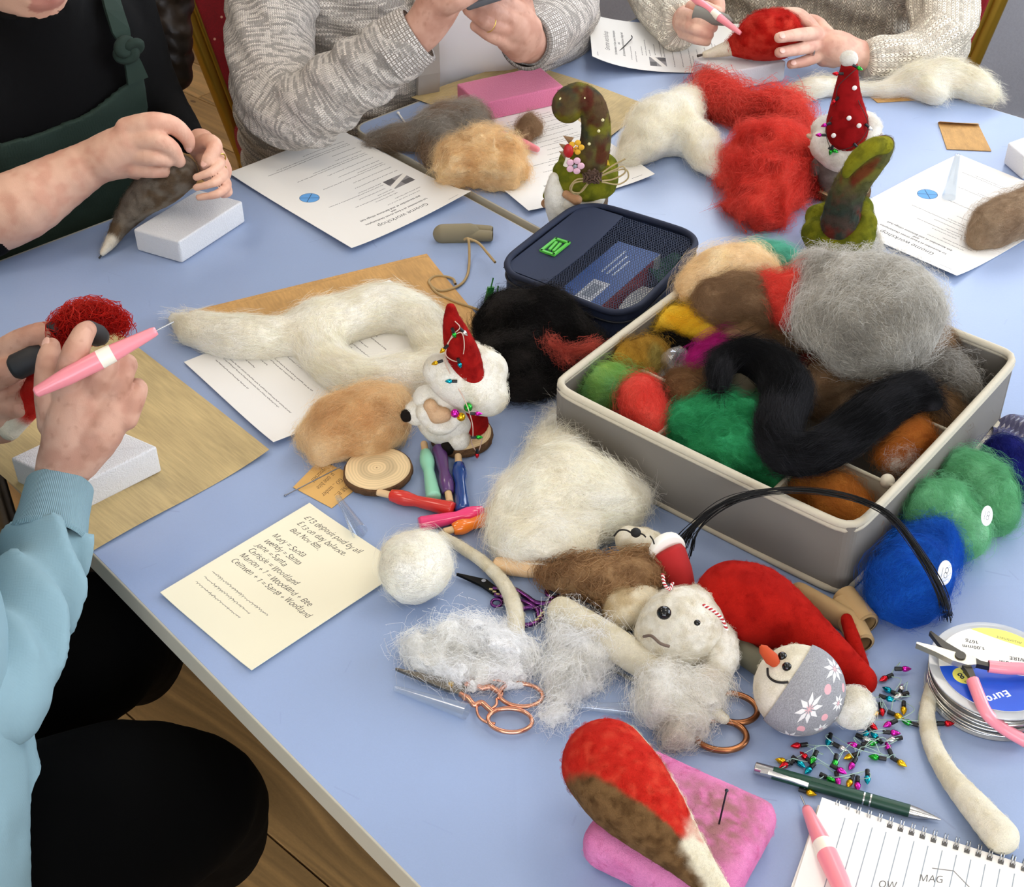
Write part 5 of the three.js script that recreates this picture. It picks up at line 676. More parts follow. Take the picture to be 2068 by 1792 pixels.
{ // moss gnome with a curled hat and flowers
  const q = upright(1168, 448), t = thing('mossy_gnome', 'felted gnome with curled mossy hat, flowers, pinecone and white beard', 'gnome', q.base.clone()), white = two(0xf0ece0, 0xe0d9c8, 90);
  gnomePart(t, 'body', [qChain(q, [[1180, 425, 42], [1180, 380, 46]])], two(0x7a5e42, 0x8a7a64), { nap: 200 });
  gnomePart(t, 'hat', [qChain(q, [[1192, 330, 32, 0.004], [1202, 285, 29, 0.004], [1203, 240, 27, 0.004], [1192, 205, 26, 0.006], [1168, 188, 26, 0.01], [1148, 200, 29, 0.012], [1147, 208, 30, 0.012]])], mossP, { nap: 400, k: 0.006 });
  gnomePart(t, 'hat_brim', [qChain(q, [[1138, 338, 20, 0.012], [1155, 352, 24, 0.022], [1185, 362, 26, 0.026], [1215, 358, 28, 0.018], [1222, 340, 24, -0.004]]), qChain(q, [[1150, 330, 20, -0.01], [1200, 330, 22, -0.014]])], greenP, { nap: 300 });
  gnomePart(t, 'beard', [qChain(q, [[1122, 345, 12, 0.022], [1124, 375, 22, 0.026], [1135, 415, 26, 0.028], [1145, 450, 16, 0.026]]), qChain(q, [[1160, 405, 32, 0.018], [1158, 440, 26, 0.018]])], white, { nap: 250 });
  gnomePart(t, 'moustache', [qChain(q, [[1150, 388, 15, 0.036], [1180, 394, 14, 0.036], [1205, 384, 12, 0.034], [1214, 372, 9, 0.03], [1204, 362, 7, 0.032]])], white, { nap: 120 });
  gnomePart(t, 'nose', [qChain(q, [[1145, 364, 8, 0.04], [1165, 372, 11, 0.042]])], two(0xc79c78, 0xb88a64), { nap: 30, cell: 0.0016 });
  gnomePart(t, 'hand', [qChain(q, [[1103, 398, 9, 0.018]])], two(0xc9a07c, 0xb88c66), { nap: 20, cell: 0.0016 }); gnomePart(t, 'sleeve', [qChain(q, [[1104, 384, 7, 0.016], [1112, 372, 9, 0.016]])], greenP, { nap: 30, cell: 0.0016 });
  const flower = (x, y, o, n, r, c, cc, name) => { const p = q(x, y, o), m = mat(c, 0.8); for (let k = 0; k < n; k++) { const a = k / n * 6.283; part(t, 'petal', ball(p.clone().addScaledVector(q.side, Math.cos(a) * r).add(V3(0, Math.sin(a) * r, 0)), r * 0.62, r * 0.62, 0.0014, 10), m, name); } part(t, 'flower_centre', ball(p.clone().addScaledVector(q.n, 0.0014), r * 0.35, r * 0.35, 0.0015, 8), mat(cc, 0.7)); };
  flower(1162, 310, 0.036, 5, 0.0078, 0xe6b6c6, 0x8a8f96, 'pale pink felt petal'); flower(1164, 277, 0.03, 5, 0.0068, 0xe0a92a, 0xc98a1a, 'yellow felt petal');
  part(t, 'toadstool_cap', ball(q(1149, 284, 0.03), 0.007, 0.01, 0.006, 12), mat(0xb01414, 0.5)); part(t, 'toadstool_stem', lathe([[0, 0.0035], [0.5, 0.0028], [1, 0.003]], q(1143, 314, 0.03), q(1148, 296, 0.03), 10), mat(0xeae2d2, 0.8));
  for (const [x, y] of [[1146, 264], [1138, 280], [1138, 295]]) part(t, 'dry_leaf', new THREE.ConeGeometry(0.006, 0.014, 5).scale(1, 1, 0.25).rotateZ(1.0).translate(...q(x, y, 0.022).toArray()), mat(0x8a6a4a, 0.9));
  part(t, 'yellow_leaf', new THREE.ConeGeometry(0.006, 0.016, 5).scale(1, 1, 0.3).translate(...q(1226, 322, 0.012).toArray()), mat(0xc8a51e, 0.8));
  const pc = q(1197, 326, 0.044), L = []; for (let k = 0; k < 34; k++) { const a = k * 2.4, r = 0.0012 + 0.011 * Math.sqrt(k / 34), s = new THREE.ConeGeometry(0.0032, 0.0065, 5).scale(1, 1, 0.4).rotateX(-1.1).rotateZ(-a + 1.57); s.translate(Math.cos(a) * r, Math.sin(a) * r * 0.85, 0.006 * (1 - k / 34)); L.push(s); } const pg = merged(L); pg.lookAt(q.n.clone().add(V3(0, 0.35, 0))); pg.translate(pc.x, pc.y, pc.z); part(t, 'pinecone', merged([pg, ball(pc, 0.0085, 0.0085, 0.006, 12)]), mat(0x4f382a, 0.85), 'small brown pinecone');
  const tw = mat(0xa89468, 0.9), lp = (pts) => tube(pts.map(([x, y, o]) => q(x, y, o)), 0.0011, 50, 6);
  part(t, 'twine_bow', merged([lp([[1190, 330, 0.044], [1165, 332, 0.044], [1152, 350, 0.044], [1165, 362, 0.044], [1182, 345, 0.044], [1192, 332, 0.044]]), lp([[1190, 332, 0.046], [1160, 338, 0.046], [1156, 354, 0.046], [1172, 356, 0.046], [1190, 336, 0.046]]), lp([[1205, 330, 0.042], [1240, 322, 0.034], [1264, 322, 0.03], [1268, 338, 0.03], [1250, 348, 0.034], [1215, 338, 0.042]]), lp([[1205, 328, 0.042], [1235, 312, 0.034], [1262, 300, 0.03]]), lp([[1208, 328, 0.042], [1240, 318, 0.036], [1258, 314, 0.032], [1262, 325, 0.032], [1240, 336, 0.036], [1214, 336, 0.042]])]), tw, 'thin natural twine bow');
  for (const [x, y] of [[1180, 182], [1133, 184], [1209, 248], [1190, 274], [1217, 226], [1156, 214]]) part(t, 'cream_dot', ball(q(x, y, 0.0245), 0.0022, 0.0022, 0.0016, 10), mat(0xd9cf9a, 0.9));
}
{ // Santa gnome seen from behind
  const q = upright(1698, 392), t = thing('red_hat_gnome', 'felted gnome seen from behind, red dotted hat with white pompom', 'gnome', q.base.clone()), white = two(0xf1ece2, 0xe2dccf, 90), red = two(0xa01518, 0x8a0e10, 80), grey = two(0x7d756e, 0x8f8780, 90);
  slice(t, V3(q.base.x, TY + 0.0008, q.base.z), 0.04, 0.011);
  gnomePart(t, 'body', [qChain(q, [[1692, 368, 36], [1690, 335, 40], [1690, 310, 40]])], grey, { floor: TY + 0.012, nap: 250 });
  gnomePart(t, 'hat_brim', [qChain(q, [[1668, 285, 28, 0.016], [1700, 300, 30, 0.024], [1740, 290, 28, 0.016], [1755, 262, 24, -0.002]]), qChain(q, [[1665, 270, 26, -0.012], [1745, 262, 24, -0.018]])], white, { nap: 400, len: 0.008 });
  gnomePart(t, 'hat', [qChain(q, [[1712, 266, 40, 0.012], [1712, 240, 38, 0.01], [1711, 205, 29, 0.006], [1712, 170, 22, 0.004], [1715, 136, 16, 0.002]])], red, { nap: 300 });
  gnomePart(t, 'pompom', [qChain(q, [[1714, 118, 16, 0.002], [1717, 118, 15, 0.002]])], white, { nap: 120 });
  gnomePart(t, 'arm', [qChain(q, [[1665, 318, 16, 0.006], [1652, 332, 15, 0.01]])], grey, { nap: 60 }); gnomePart(t, 'hand', [qChain(q, [[1645, 341, 10, 0.008]])], two(0xd9b096, 0xc99c80), { nap: 20, cell: 0.0016 });
  gnomePart(t, 'ear', [qChain(q, [[1650, 280, 9, 0], [1632, 274, 4, 0]])], two(0xe8cdb4, 0xdcbda0), { nap: 20, cell: 0.0016 });
  for (const [x, y, o] of [[1728, 163, 0.024], [1718, 216, 0.036], [1738, 231, 0.036], [1688, 247, 0.042]]) part(t, 'white_dot', ball(q(x, y, o), 0.0034, 0.0034, 0.002, 10), mat(0xf1e6e0, 0.95));
  part(t, 'light_wire', tube([[1735, 128, 0.012], [1712, 145, 0.018], [1694, 165, 0.018], [1690, 195, 0.02], [1686, 215, 0.024], [1672, 240, 0.03], [1685, 275, 0.04], [1730, 268, 0.04], [1755, 240, 0.026], [1735, 190, 0.02]].map(([x, y, o]) => q(x, y, o)), 0.0005, 80, 5), mat(0x3a2420, 0.6));
  for (const [x, y, c, dx, dy, o] of [[1696, 138, 'red', -3, 0, 0.018], [1732, 126, 'green', 2, 1, 0.016], [1674, 230, 'pink', -3, 1, 0.034], [1664, 250, 'pink', -4, 0, 0.036], [1684, 274, 'green', -1, 3, 0.044], [1686, 274, 'green', 2, 1, 0.044], [1734, 269, 'red', 2, 2, 0.042], [1756, 240, 'silver', 2, 2, 0.026], [1690, 190, 'red', -1, 1, 0.02]]) { const a = q(x, y, o); bulb(t, a, q(x + dx * 4, y + dy * 4, o).sub(a), c, 1.1); }
}
{ // moss gnome seen from behind
  const q = upright(1698, 508), t = thing('mossy_gnome', 'felted gnome seen from behind, hat folded over, beside the grey wool', 'gnome', q.base.clone());
  gnomePart(t, 'body', [qChain(q, [[1698, 492, 44], [1695, 470, 48]])], two(0x7c756c, 0x6a6258), { nap: 200 });
  gnomePart(t, 'hat_brim', [qChain(q, [[1648, 462, 26, 0.012], [1670, 478, 28, 0.028], [1705, 482, 28, 0.032], [1735, 470, 28, 0.022], [1745, 450, 24, 0]]), qChain(q, [[1650, 450, 24, -0.016], [1735, 440, 24, -0.026]])], greenP, { nap: 450, len: 0.008 });
  const lowA = lin(0x5a4a40), lowB = lin(0x3c463c), hiA = lin(0x77722e), hiB = lin(0x5e5c34), rs = lin(0x7a2a1e), split = q(1720, 370).y, sA = q(1730, 342, 0.026), sB = q(1784, 306, 0.022), backP = (x, y, z) => { const n = fbm(x * 60, y * 60, z * 60, 4); let c = mix3(mix3(lowA, lowB, smooth(-0.3, 0.3, n)), mix3(hiA, hiB, smooth(-0.3, 0.3, n)), smooth(-0.022, 0.022, y - split + 0.03 * n)); c = mix3(c, rs, 0.75 * smooth(0.08, 0.4, fbm(x * 46 + 5, y * 46, z * 46, 4))); return mix3(c, rs, 0.8 * smooth(0.009, 0.003, cap(x, y, z, sA, sB, 0, 0) + 0.006 * n)); };
  gnomePart(t, 'hat', [qChain(q, [[1696, 456, 37, 0.012], [1702, 420, 34, 0.01], [1712, 385, 32, 0.008], [1738, 345, 31, 0.004], [1768, 312, 28, 0.0], [1786, 294, 19, 0.0]])], backP, { nap: 900, len: 0.008, k: 0.01, rough: 0.0016 });
  gnomePart(t, 'hat_tip', [qChain(q, [[1786, 288, 17, 0.008], [1766, 282, 17, 0.02], [1742, 294, 16, 0.026], [1722, 314, 13, 0.028], [1712, 332, 8, 0.028]])], two(0x8a861e, 0x74721c, 80), { nap: 250, k: 0.006, label: 'olive green hat end folded over' });
  gnomePart(t, 'beard', [qChain(q, [[1752, 478, 20, -0.004], [1760, 505, 20, -0.004]])], two(0xe6e2d8, 0xd8d2c6), { nap: 200, len: 0.012 });
}

// ================================================================== heap of tiny string lights
{
  const Z = (x, y) => [1500 + x / 3.027, 1200 + y / 3.027], L = [[985, 458, 'pink', 40, 0], [872, 514, 'red', -30, 14], [902, 594, 'blue', -20, -10], [968, 580, 'silver', 10, -30], [965, 620, 'silver', -30, 10], [885, 638, 'blue', 30, 10], [850, 715, 'red', 8, 40], [820, 728, 'gold', -30, 10], [940, 742, 'gold', 36, 16], [984, 705, 'gold', 0, 40], [895, 795, 'pink', -34, 16], [1020, 788, 'green', -36, -10], [1245, 792, 'red', 40, 0], [785, 800, 'red', 26, 20], [755, 850, 'blue', -10, 36], [915, 848, 'pink', 40, 4], [745, 885, 'silver', 34, 16], [815, 875, 'blue', -20, -20], [920, 890, 'silver', -38, 8], [780, 915, 'green', 34, -4], [690, 928, 'pink', -30, -10], [890, 940, 'pink', -14, -34], [525, 900, 'blue', -10, 36], [600, 940, 'silver', 36, 18], [340, 926, 'red', -40, 4], [432, 1005, 'green', -16, 34], [385, 1000, 'red', -20, -20], [250, 1022, 'gold', -36, -8], [265, 1042, 'red', -30, 14], [345, 1030, 'blue', 26, 22], [565, 1030, 'green', -6, 38], [660, 992, 'gold', -34, 12], [820, 1000, 'green', -36, -6], [958, 1028, 'gold', 34, 20], [668, 1046, 'pink', -20, 34], [590, 1075, 'pink', 36, 20], [408, 1070, 'blue', -20, 22], [580, 1135, 'pink', 6, 30], [655, 1150, 'gold', -14, 34], [702, 1165, 'pink', 0, 34], [762, 1125, 'blue', 0, 36], [520, 1125, 'green', 20, 10], [400, 1212, 'gold', 36, 12]];
  const c0 = P(...Z(700, 900)), t = thing('string_lights', 'heap of tiny coloured string lights on thin pale green wire', 'string lights', c0), r = mulberry(44), ends = [];
  L.forEach(([x, y, c, dx, dy], i) => { const h = 0.003 + (i % 5 === 0 ? 0.003 : 0), a = P(...Z(x - dx * 0.35, y - dy * 0.35), h), b = P(...Z(x + dx * 0.5, y + dy * 0.5), h); bulb(t, a, b.clone().sub(a), c, 1.12); ends.push(P(...Z(x - dx * 1.1, y - dy * 1.1), h)); });
  const ws = []; for (let i = 0; i < ends.length - 1; i++) { const a = ends[i], b = ends[i + 1], m = a.clone().lerp(b, 0.5).add(V3((r() - 0.5) * 0.024, 0.002 + r() * 0.006, (r() - 0.5) * 0.024)); ws.push(a, m); } ws.push(ends[ends.length - 1]);
  part(t, 'wire', tube(ws, 0.0004, 420, 4), M.wire, 'thin pale green wire');
}

// ================================================================== wire spool with label, pliers on it
{
  const c = P(2012, 1352, 0.03), r = 0.058, t = thing('wire_spool', 'clear plastic spool of silver wire with blue and yellow label', 'wire spool', V3(c.x, TY, c.z)), plastic = mat(0xe6e9ec, 0.15, { transmission: 0.55, thickness: 0 });
  part(t, 'top_flange', lathe([[0, 0], [0, r], [0.6, r * 1.01], [1, r], [1, 0.004]], V3(c.x, TY + 0.0285, c.z), V3(c.x, TY + 0.0305, c.z), 64), plastic); part(t, 'bottom_flange', lathe([[0, 0], [0, r], [1, r], [1, 0]], V3(c.x, TY + 0.001, c.z), V3(c.x, TY + 0.003, c.z), 64), plastic);
  const rm = mulberry(8); for (let k = 0; k < 9; k++) { const y = TY + 0.0045 + k * 0.0028, rr = r * (0.94 + 0.05 * rm()), pts = []; for (let i = 0; i < 28; i++) { const a = i / 28 * 6.283; pts.push(V3(c.x + Math.cos(a) * rr, y + 0.0014 * Math.sin(a * 2 + k * 2.1), c.z + Math.sin(a) * rr)); } part(t, 'wire_turn', tube(pts, 0.0013, 90, 6, true), mat(0xc9c8c4, 0.2, { metalness: 1 }), 'shiny silver wire'); }
  part(t, 'core', lathe([[0, r * 0.9], [1, r * 0.9]], V3(c.x, TY + 0.003, c.z), V3(c.x, TY + 0.0285, c.z), 40), mat(0xbdbdbb, 0.3, { metalness: 0.8 }));
  const tex = canvasTex(1024, 1024, (g) => {
    g.translate(512, 512); g.rotate(Math.PI); g.fillStyle = '#f0eee2'; g.beginPath(); g.arc(0, 0, 512, 0, 7); g.fill(); g.clip();
    g.fillStyle = '#1450c8'; g.beginPath(); g.moveTo(-520, -520); g.lineTo(520, -520); g.lineTo(520, 220); g.quadraticCurveTo(120, 120, -80, -100); g.quadraticCurveTo(-260, -260, -520, -270); g.fill();
    g.fillStyle = '#efe66a'; g.beginPath(); g.moveTo(-520, 0); g.quadraticCurveTo(-300, 200, -60, 520); g.lineTo(-520, 520); g.fill();
    g.fillStyle = '#e9df62'; g.beginPath(); g.arc(330, 30, 100, 0, 7); g.fill(); g.fillStyle = '#15213a'; g.font = 'bold 96px sans-serif'; g.textAlign = 'center'; g.fillText('18', 330, 70); g.font = 'bold 34px sans-serif'; g.fillText('AWG', 330, 8 - 36);
    g.fillStyle = '#f4f6fa'; g.font = 'bold 110px sans-serif'; g.fillText('Euro', 190, -250); g.font = 'bold 48px sans-serif'; g.fillText('GLA', 330, -160);
    g.fillStyle = '#3a3a38'; g.font = 'bold 54px sans-serif'; g.save(); g.rotate(0.55); g.fillText('1.00mm', 190, 250); g.fillText('167g', 200, 320); g.restore(); g.font = 'bold 60px sans-serif'; g.save(); g.rotate(0.6); g.fillText('ALUMINUM', -190, 110); g.fillText('WIRE', -190, 180); g.restore(); g.font = '44px sans-serif'; g.save(); g.rotate(0.75); g.fillText('Assortment', -60, 420); g.restore();
  });
  const disc = new THREE.CircleGeometry(r * 0.86, 64).rotateX(-Math.PI / 2).rotateY(0.35).translate(c.x, TY + 0.0314, c.z); const dd = new THREE.CylinderGeometry(r * 0.86, r * 0.86, 0.0004, 64).translate(c.x, TY + 0.0307, c.z); part(t, 'label_backing', dd, M.paper); part(t, 'label', disc, mat(0xffffff, 0.35, { map: tex }), 'round blue, white and yellow printed label');
  // long-nose pliers
  const h = 0.042, pv = P(1938, 1330, h), tp = thing('long_nose_pliers', 'long nose pliers with pink grips lying on the wire spool', 'pliers', V3(pv.x, TY + 0.031, pv.z)), st = mat(0xcfc8b4, 0.3, { metalness: 0.9 }), dk = mat(0x4a4844, 0.35, { metalness: 0.9 }), grip = mat(0xf08d99, 0.35, { clearcoat: 0.3 });
  part(tp, 'jaw', ribbon([P(1850, 1303, h), P(1890, 1316, h), P(1925, 1330, h), P(1955, 1338, h), P(1970, 1340, h)], [0.0022, 0.007, 0.011, 0.0125, 0.008], 0.006), st); part(tp, 'jaw', ribbon([P(1878, 1279, h - 0.002), P(1905, 1305, h - 0.002), P(1935, 1325, h - 0.002), P(1958, 1358, h - 0.002), P(1966, 1376, h - 0.004)], [0.0018, 0.0075, 0.010, 0.006, 0.005], 0.005), dk);
  part(tp, 'pivot', new THREE.CylinderGeometry(0.0048, 0.0048, 0.009, 20).translate(pv.x, pv.y, pv.z), dk);
  part(tp, 'grip', tube([P(1996, 1346, h), P(2030, 1350, h), P(2070, 1352, h - 0.002), P(2130, 1370, h - 0.004)], 0.0056, 30, 12), grip, 'pink plastic grip'); part(tp, 'shank', ribbon([P(1960, 1336, h), P(1980, 1343, h), P(2000, 1347, h)], [0.009, 0.005, 0.005], 0.005), dk);
  part(tp, 'grip', tube([P(1964, 1374, h - 0.004), P(1976, 1405, h - 0.006), P(1992, 1440, h - 0.012), P(2025, 1470, h - 0.024), P(2075, 1500, 0.008)], 0.0056, 30, 12), grip, 'pink plastic grip');
}

// ================================================================== navy mesh bag
{
  const h = BAGH, top = BAG, c = top.reduce((a, b) => a.clone().add(b), V3(0, 0, 0)).multiplyScalar(0.25), out = roundPoly(top, 0.045, 7), t = thing('mesh_bag', 'navy zipped fabric bag with mesh lid and green tag', 'bag', V3(c.x, TY, c.z)), navy = mat(0x16233f, 0.75, { bumpMap: rep(T.weave, 10), bumpScale: 0.0003 }), navy2 = mat(0x0f1a33, 0.8);
  const K = (k, y) => out.map((p) => { const q = p.clone().lerp(c, k); q.y = y; return q; });
  part(t, 'base', slab(K(0.01, 0), TY + 0.001, TY + 0.004), navy2);
  const wall = []; { const N = out.length, lv = [[0, 0.002], [-0.012, 0.022], [-0.006, 0.04], [0.005, h - 0.002]]; for (let j = 0; j < lv.length - 1; j++) for (let i = 0; i < N; i++) { const a = K(lv[j][0], TY + lv[j][1])[i], b = K(lv[j][0], TY + lv[j][1])[(i + 1) % N], d = K(lv[j + 1][0], TY + lv[j + 1][1])[(i + 1) % N], e = K(lv[j + 1][0], TY + lv[j + 1][1])[i]; wall.push(a, b, d, a, d, e); } const g = new THREE.BufferGeometry().setFromPoints(wall); g.computeVertexNormals(); g.setAttribute('uv', new THREE.Float32BufferAttribute(wall.flatMap((p) => [p.x + p.z, p.y]), 2)); part(t, 'side_wall', g, mat(0x16233f, 0.75, { side: THREE.DoubleSide, bumpMap: rep(T.weave, 10), bumpScale: 0.0003 })); }
  part(t, 'piping', tube(K(0.0, TY + h + 0.001).map((p, i) => V3(p.x, p.y + 0.002 * noise(i * 0.4, 1, 2), p.z)), 0.0042, 160, 8, true), navy2); part(t, 'zip', tube(K(-0.012, TY + h - 0.012), 0.0016, 160, 6, true), mat(0x0a0f1c, 0.5)); part(t, 'piping', tube(K(-0.014, TY + 0.006), 0.003, 160, 6, true), navy2);
  // lid: solid flap along one side, mesh over the rest
  const ix = (u, v) => top[0].clone().lerp(top[1], u).lerp(top[3].clone().lerp(top[2], u), v), sag = (u, v) => -0.006 * Math.sin(Math.PI * u) * Math.sin(Math.PI * v);
  const lidPart = (u0, u1, thick) => sheet([ix(u0, 0.045), ix(u1, 0.045), ix(u1, 0.955), ix(u0, 0.955)].map((p) => V3(p.x, TY + h, p.z)), thick, (u, v) => sag(lerp(u0, u1, u), v), 16, 20);
  part(t, 'lid_flap', lidPart(0.03, 0.36, 0.001), navy);
  const hex = canvasTex(256, 256, (g) => { g.fillStyle = '#000'; g.fillRect(0, 0, 256, 256); g.strokeStyle = '#fff'; g.lineWidth = 11; const s = 64; for (let y = -1; y < 6; y++) for (let x = -1; x < 5; x++) { const cx = x * s + (y % 2 ? s / 2 : 0), cy = y * s * 0.8; g.beginPath(); for (let k = 0; k <= 6; k++) { const a = k * Math.PI / 3 + Math.PI / 6; g[k ? 'lineTo' : 'moveTo'](cx + Math.cos(a) * s * 0.56, cy + Math.sin(a) * s * 0.5); } g.stroke(); } }, false);
  const meshM = mat(0x1c2740, 0.8, { side: THREE.DoubleSide, alphaMap: rep(hex, 8, 12), alphaTest: 0.5 }); part(t, 'mesh_window', lidPart(0.355, 0.965, 0.0003), meshM, 'see-through navy mesh');
  const gm = mat(0x4fb23a, 0.5), tg = ix(0.17, 0.42), tgA = Math.atan2(-(top[3].z - top[0].z), top[3].x - top[0].x); part(t, 'green_badge', merged([...[-1, 1].map((s) => box(0.038, 0.0026, 0.0036, V3(tg.x, TY + h, tg.z).add(V3(Math.sin(tgA), 0, Math.cos(tgA)).multiplyScalar(s * 0.0095)), tgA)), ...[-1, 1].map((s) => box(0.0036, 0.0026, 0.021, V3(tg.x, TY + h, tg.z).add(V3(Math.cos(tgA), 0, -Math.sin(tgA)).multiplyScalar(s * 0.0175)), tgA)), ...[-1, 1].map((s) => box(0.022, 0.0024, 0.0034, V3(tg.x, TY + h, tg.z).add(V3(Math.sin(tgA), 0, Math.cos(tgA)).multiplyScalar(s * 0.003)), tgA + 0.12))]), gm, 'bright green rubber badge');
  const pg = mat(0x1f7a2c, 0.45); for (const [x, y, x2, y2] of [[996, 562, 984, 612], [1006, 578, 1000, 622]]) { const a = P(x, y, 0.044), b = P(x2, y2, 0.008); part(t, 'zip_pull', merged([ribbon([a.clone().lerp(b, 0.35), b], 0.0085, 0.003, V3(0.5, 0.2, 1)), tube([a, a.clone().lerp(b, 0.4)], 0.001, 6, 6)]), pg, 'green zip pull'); }
  // carton inside
  const cx = ix(0.58, 0.42), cb = thing('carton', 'blue and red printed carton inside the navy mesh bag', 'carton', V3(cx.x, TY + 0.005, cx.z)), tex = canvasTex(512, 256, (g) => { g.fillStyle = '#1c55a8'; g.fillRect(0, 0, 512, 256); g.fillStyle = '#e8ecf2'; g.fillRect(60, 90, 150, 100); g.fillStyle = '#9aa4ae'; g.fillRect(85, 112, 100, 56); g.fillStyle = '#c2d0e6'; for (let i = 0; i < 3; i++) g.fillRect(270, 80 + i * 34, 190 - i * 30, 12); }), red = mat(0xb8342e, 0.5), A = Math.atan2(-(top[3].z - top[0].z), top[3].x - top[0].x);
  const bm = box(0.165, 0.034, 0.062, V3(cx.x, TY + 0.0225, cx.z), A); part(cb, 'carton_body', bm, red); const lid = box(0.164, 0.0008, 0.061, V3(cx.x, TY + 0.0402, cx.z), A); part(cb, 'printed_top', lid, mat(0xffffff, 0.35, { map: tex })); part(cb, 'white_end', box(0.018, 0.0345, 0.0625, V3(cx.x + Math.cos(A) * 0.074, TY + 0.0226, cx.z - Math.sin(A) * 0.074), A), mat(0xe9e6e0, 0.5));
  solo('paper_packet', 'white packet lying beside the carton in the mesh bag', 'packet', sheet([ix(0.78, 0.2), ix(0.92, 0.22), ix(0.9, 0.62), ix(0.76, 0.6)].map((p) => V3(p.x, TY + 0.02, p.z)), 0.002, (u, v) => 0.006 * Math.sin(u * 3 + v * 4), 6, 6), mat(0xd8d8d2, 0.6)); solo('plastic_packet', 'dark green packet in the far end of the mesh bag', 'packet', sheet([ix(0.66, 0.68), ix(0.9, 0.66), ix(0.88, 0.92), ix(0.66, 0.9)].map((p) => V3(p.x, TY + 0.024, p.z)), 0.003, (u, v) => 0.008 * Math.sin(u * 5 + v * 4), 10, 10), mat(0x2a5a3c, 0.25));
}
// leather finger guards with their cord
{ const lm = mat(0x8f8468, 0.7, { bumpMap: rep(T.grain, 8), bumpScale: 0.0004 }), t = thing('finger_guard', 'pair of olive grey leather finger guards with a thong', 'finger guard', P(935, 478));
  part(t, 'guard', new THREE.CapsuleGeometry(0.0145, 0.035, 8, 18).scale(1, 1, 0.62).rotateZ(Math.PI / 2).rotateY(0.02).translate(...P(922, 472, 0.011).toArray()), lm); for (const dy of [-5, 5]) part(t, 'guard', lathe([[0, 0.006], [0.1, 0.0075], [1, 0.0085], [1, 0.0065], [0.05, 0.005]], P(995, 472 + dy, 0.009), P(950, 470 + dy, 0.009), 18), lm);
  part(t, 'leather_thong', tube([P(938, 484, 0.02), P(945, 482, 0.024), P(948, 520, 0.006), P(942, 560, 0.0025), P(925, 578, 0.0025), P(890, 588, 0.0025), P(866, 570, 0.0025), P(880, 558, 0.0025), P(912, 562, 0.0025), P(920, 574, 0.005)], 0.0018, 120, 7), M.cord); part(t, 'leather_thong', tube([P(945, 482, 0.024), P(965, 490, 0.02), P(985, 512, 0.014), P(1000, 530, 0.012)], 0.0018, 40, 7), M.cord); part(t, 'leather_thong', tube([P(866, 570, 0.0025), P(880, 590, 0.0025), P(920, 610, 0.0025), P(955, 622, 0.0025), P(980, 632, 0.0025)], 0.0018, 40, 7), M.cord); }
{ const lm = mat(0xb89868, 0.75, { bumpMap: rep(T.grain, 8), bumpScale: 0.0004 }), t = thing('finger_guard', 'pair of sandy tan leather finger guards under the box corner', 'finger guard', P(1700, 1250)); part(t, 'guard', new THREE.CapsuleGeometry(0.014, 0.05, 8, 18).scale(1, 1, 0.6).rotateZ(Math.PI / 2).rotateY(-0.75).translate(...P(1665, 1228, 0.012).toArray()), lm); part(t, 'guard', lathe([[0, 0.009], [0.02, 0.012], [1, 0.0125], [1, 0.0105], [0.03, 0.008]], P(1742, 1302, 0.0125), P(1700, 1220, 0.0125), 22), lm); part(t, 'guard', lathe([[0, 0.009], [0.02, 0.0125], [1, 0.0128], [1, 0.011], [0.03, 0.009]], P(1752, 1262, 0.016), P(1705, 1205, 0.014), 22), lm); }
solo('leather_roll', 'dark grey green leather roll under the snowman head', 'leather roll', lathe([[0, 0], [0, 0.009], [0.03, 0.0115], [0.97, 0.0115], [1, 0.009], [1, 0]], P(1472, 1298, 0.012), P(1555, 1355, 0.012), 20), mat(0x6c6a56, 0.7, { bumpMap: rep(T.grain, 8), bumpScale: 0.0005 }));
{ const a = P(804, 228, 0.0025), b = P(828, 262, 0.0025), t = thing('plastic_stick', 'small white plastic stick lying beside the grey brown wool', 'plastic stick', V3(a.x, TY, a.z)); part(t, 'shaft', tube([a, b], 0.0014, 6, 8), M.paper); part(t, 'end', ball(a, 0.0026, 0.0022, 0.0034, 10), M.paper); }
solo('plastic_bag', 'dark translucent plastic bag corner beside the navy ball', 'bag', sheet([P(2005, 885, 0.003), P(2110, 885, 0.003), P(2110, 830, 0.006), P(2000, 858, 0.003)], 0.0006, (u, v) => 0.004 * Math.sin(u * 9 + v * 5) + 0.004, 12, 8), mat(0x5c5a78, 0.2, { transmission: 0.35, thickness: 0 }));

